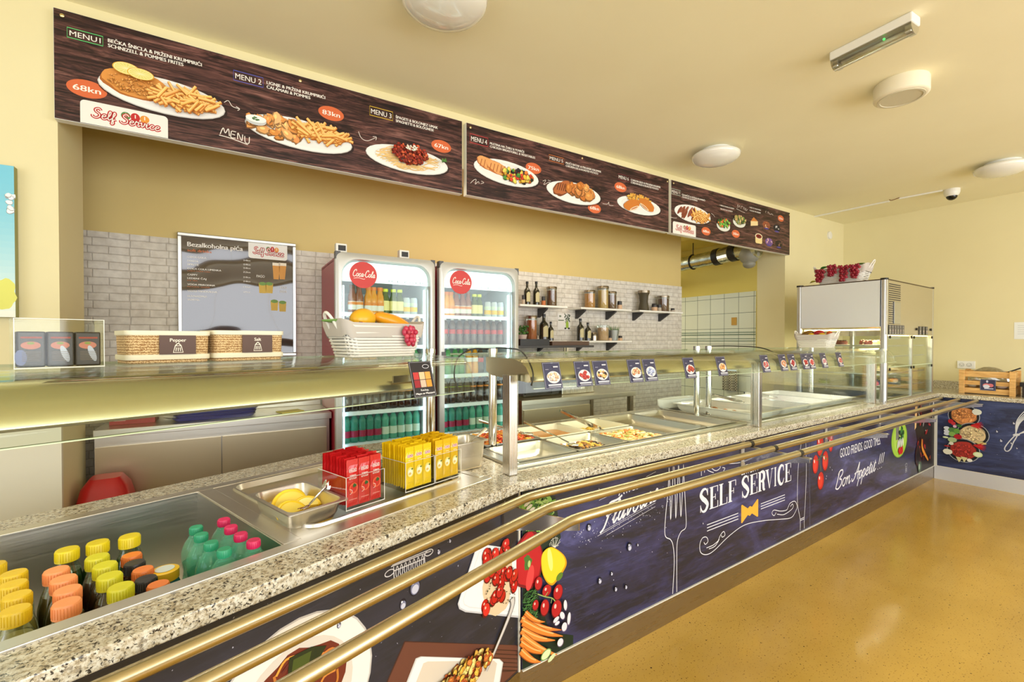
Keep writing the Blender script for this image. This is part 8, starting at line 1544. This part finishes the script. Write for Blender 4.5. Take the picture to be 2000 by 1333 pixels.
for k in range(9):
    x = (.075 + k * .067) if k < 6 else (.90 + (k - 6) * .10); t_ = thing('case_card', 'small grey price card on the display case, %s of nine' % nth(k, 9), 'card', 'C', 4.975 + x, 1.470, .9 + .605); q = MB(); q.box(-.028, .028, -.0016, .0, 0, .085); cd = part(q, 'card', mat('grey_card', (96, 94, 92), .4), t_)
    i = Ink(0); i.base = .0018; i.oval(0, .034, .018, .014, jit((170, 160, 150), 20, RG)); i.rect(-.018, .008, .018, .013, (190, 190, 188)); i.rect(-.018, .066, .006, .070, (180, 180, 178)); part(i, 'print', M_INK, t_)
# wicker basket with grapes on top
s_ = 5.12; o_ = 1.86; zt = .9005 + DH - .0118
wicker('white wicker basket dripping with dark red grapes on top of the display case', 'C', 5.12, 1.86, zt, .36, .16, .12, rot=-pi / 2)
for (a, n1, lb, dz) in ((-.155, 4, 'leftmost', -.055), (-.05, 3, 'second', -.005), (.045, 5, 'third', -.035), (.135, 4, 'rightmost', -.035)):
    pts = [(0, 0, 0)]
    for j in range(n1 + 2):
        for k in range(4 - (j > n1)): pts.append(((k - 1.5 + .5 * (j % 2)) * .021 * (1 - .06 * j) + RG.uniform(-.004, .004), -.010 * (k % 2) - RG.uniform(0, .006), .05 - j * .021 + RG.uniform(-.004, .004)))
    grapes('dark red grape bunch hanging over the case-top basket, ' + lb, 'C', 5.12 - .118, 1.86 - a, zt + .13 + dz * .6, pts, .0135, (146, 24, 46), -pi / 2)
pts = [(k * .022 - .15, RG.uniform(-.02, .02), .01 * (k % 3)) for k in range(14)] + [(k * .022 - .14, RG.uniform(-.03, .03), .016) for k in range(13)]
grapes('loose dark grapes heaped along the rim of the case-top basket', 'C', 5.12 - .03, 1.86, zt + .135, pts, .0135, (126, 22, 42), -pi / 2)
leaf('glossy green leaf on the left of the case-top basket', 'C', 5.06, 2.03, zt + .165, .08, .06, (60, 130, 40), -pi / 2 - .2, .25); leaf('yellow green leaf at the lower left of the case-top basket', 'C', 5.02, 2.05, zt + .05, .06, .04, (170, 160, 50), pi / 2, -.2); leaf('green leaf at the right rim of the case-top basket', 'C', 5.06, 1.74, zt + .17, .09, .04, (100, 130, 50), -pi / 2, .05)

# ================================================================ right counter: crate and dark box
cr = thing('wooden_crate', 'slatted pine crate with a navy card on the right-hand counter', 'crate', 'C', 6.50, 1.315, .9008, rot=-pi / 2)
CWd, CD, CH = .40, .27, .245; q = MB()
for z0, z1 in ((0.012, .062), (.095, .135), (.175, .235)): q.box(.0, CWd, .018, .026, z0, z1); q.box(0, CWd, CD - .026, CD - .018, z0, z1); q.box(.016, .024, .026, CD - .026, z0, z1); q.box(CWd - .024, CWd - .016, .026, CD - .026, z0, z1)
part(q, 'slats', M_PINE, cr)
for x in (0, CWd - .042):
    for y in (0.0, CD - .018): q = MB(); q.box(x, x + .042, y, y + .018, 0, CH); part(q, 'corner_board', M_PINE, cr, bevel=.002)
q = MB(); q.box(.02, CWd - .02, .03, CD - .03, .006, .014); part(q, 'bottom', M_PINE, cr)
q = MB(); q.box(.155, .265, .012, .0175, .045, .155); cd = part(q, 'card', mat('navy_card', (40, 40, 74), .35), cr, 'navy card'); i = Ink(0); i.base = -.0118; i.box_line(.158, .048, .262, .152, .002, (150, 160, 190)); i.oval(.200, .095, .026, .020, (214, 120, 120)); i.oval(.228, .097, .022, .018, (206, 110, 116)); i.oval(.20, .085, .024, .018, (206, 206, 222)); i.rect(.185, .060, .250, .068, (196, 200, 226)); i.oval(.205, .135, .008, .012, (190, 194, 216)); part(i, 'print', M_INK, cd)
t_ = thing('plastic_bag', 'crumpled clear plastic bag of bread inside the pine crate', 'bag', 'C', 6.50 + .135, 1.315 - .20, .9158, rot=-pi / 2); q = MB(); q.ell((0, 0, .13), (.16, .085, .128), 20, 12)
q.v = [(x + RG.uniform(-.006, .006), y + RG.uniform(-.006, .006), z + RG.uniform(-.006, .006)) for x, y, z in q.v]; part(q, 'film', sheet('crumpled_film', (226, 226, 220), .22, .18, .4), t_)
q = MB()
for k in range(9): q.cc = lin(jit((226, 206, 180), 12, RG)); q.ell((-.11 + .10 * (k % 3), -.04 + .04 * (k // 3), .06 + .025 * (k % 2)), (.045, .028, .025), 12, 8)
solo(q, 'bread_rolls', M_FOOD, 'pale bread rolls in the plastic bag in the crate', 'bread', 'C', 6.635, 1.115, .93, rot=-pi / 2, smooth=True, kind='stuff')
q = MB(); q.box(-.06, .06, -.014, .014, 0, .012); ob = solo(q, 'tongs', M_BLACK, 'black tongs handle poking up over the right corner of the crate', 'tongs', 'C', 6.60, .945, .9 + .245, rot=-pi / 2, bevel=.003); ob.rotation_euler[1] = -.5
bxs = thing('cutlery_box', 'dark brown lidded box at the right edge beside the crate', 'box', 'C', 6.52, .875, .9008, rot=-pi / 2); q = MB(); q.box(0, .125, 0, .20, 0, .10); part(q, 'body', mat('dark_brown_box', (44, 34, 28), .25), bxs, bevel=.003); q = MB(); q.box(-.015, .135, -.01, .21, .10, .145); part(q, 'lid', mat('black_lid', (28, 22, 22), .2), bxs, bevel=.004)

# unused originals, if any, are dropped
for k, (r_, used, c_) in list(PROTO.items()):
    if not used:
        for ch in list(r_.children): bpy.data.objects.remove(ch)
        bpy.data.objects.remove(r_)
bpy.context.view_layer.update()
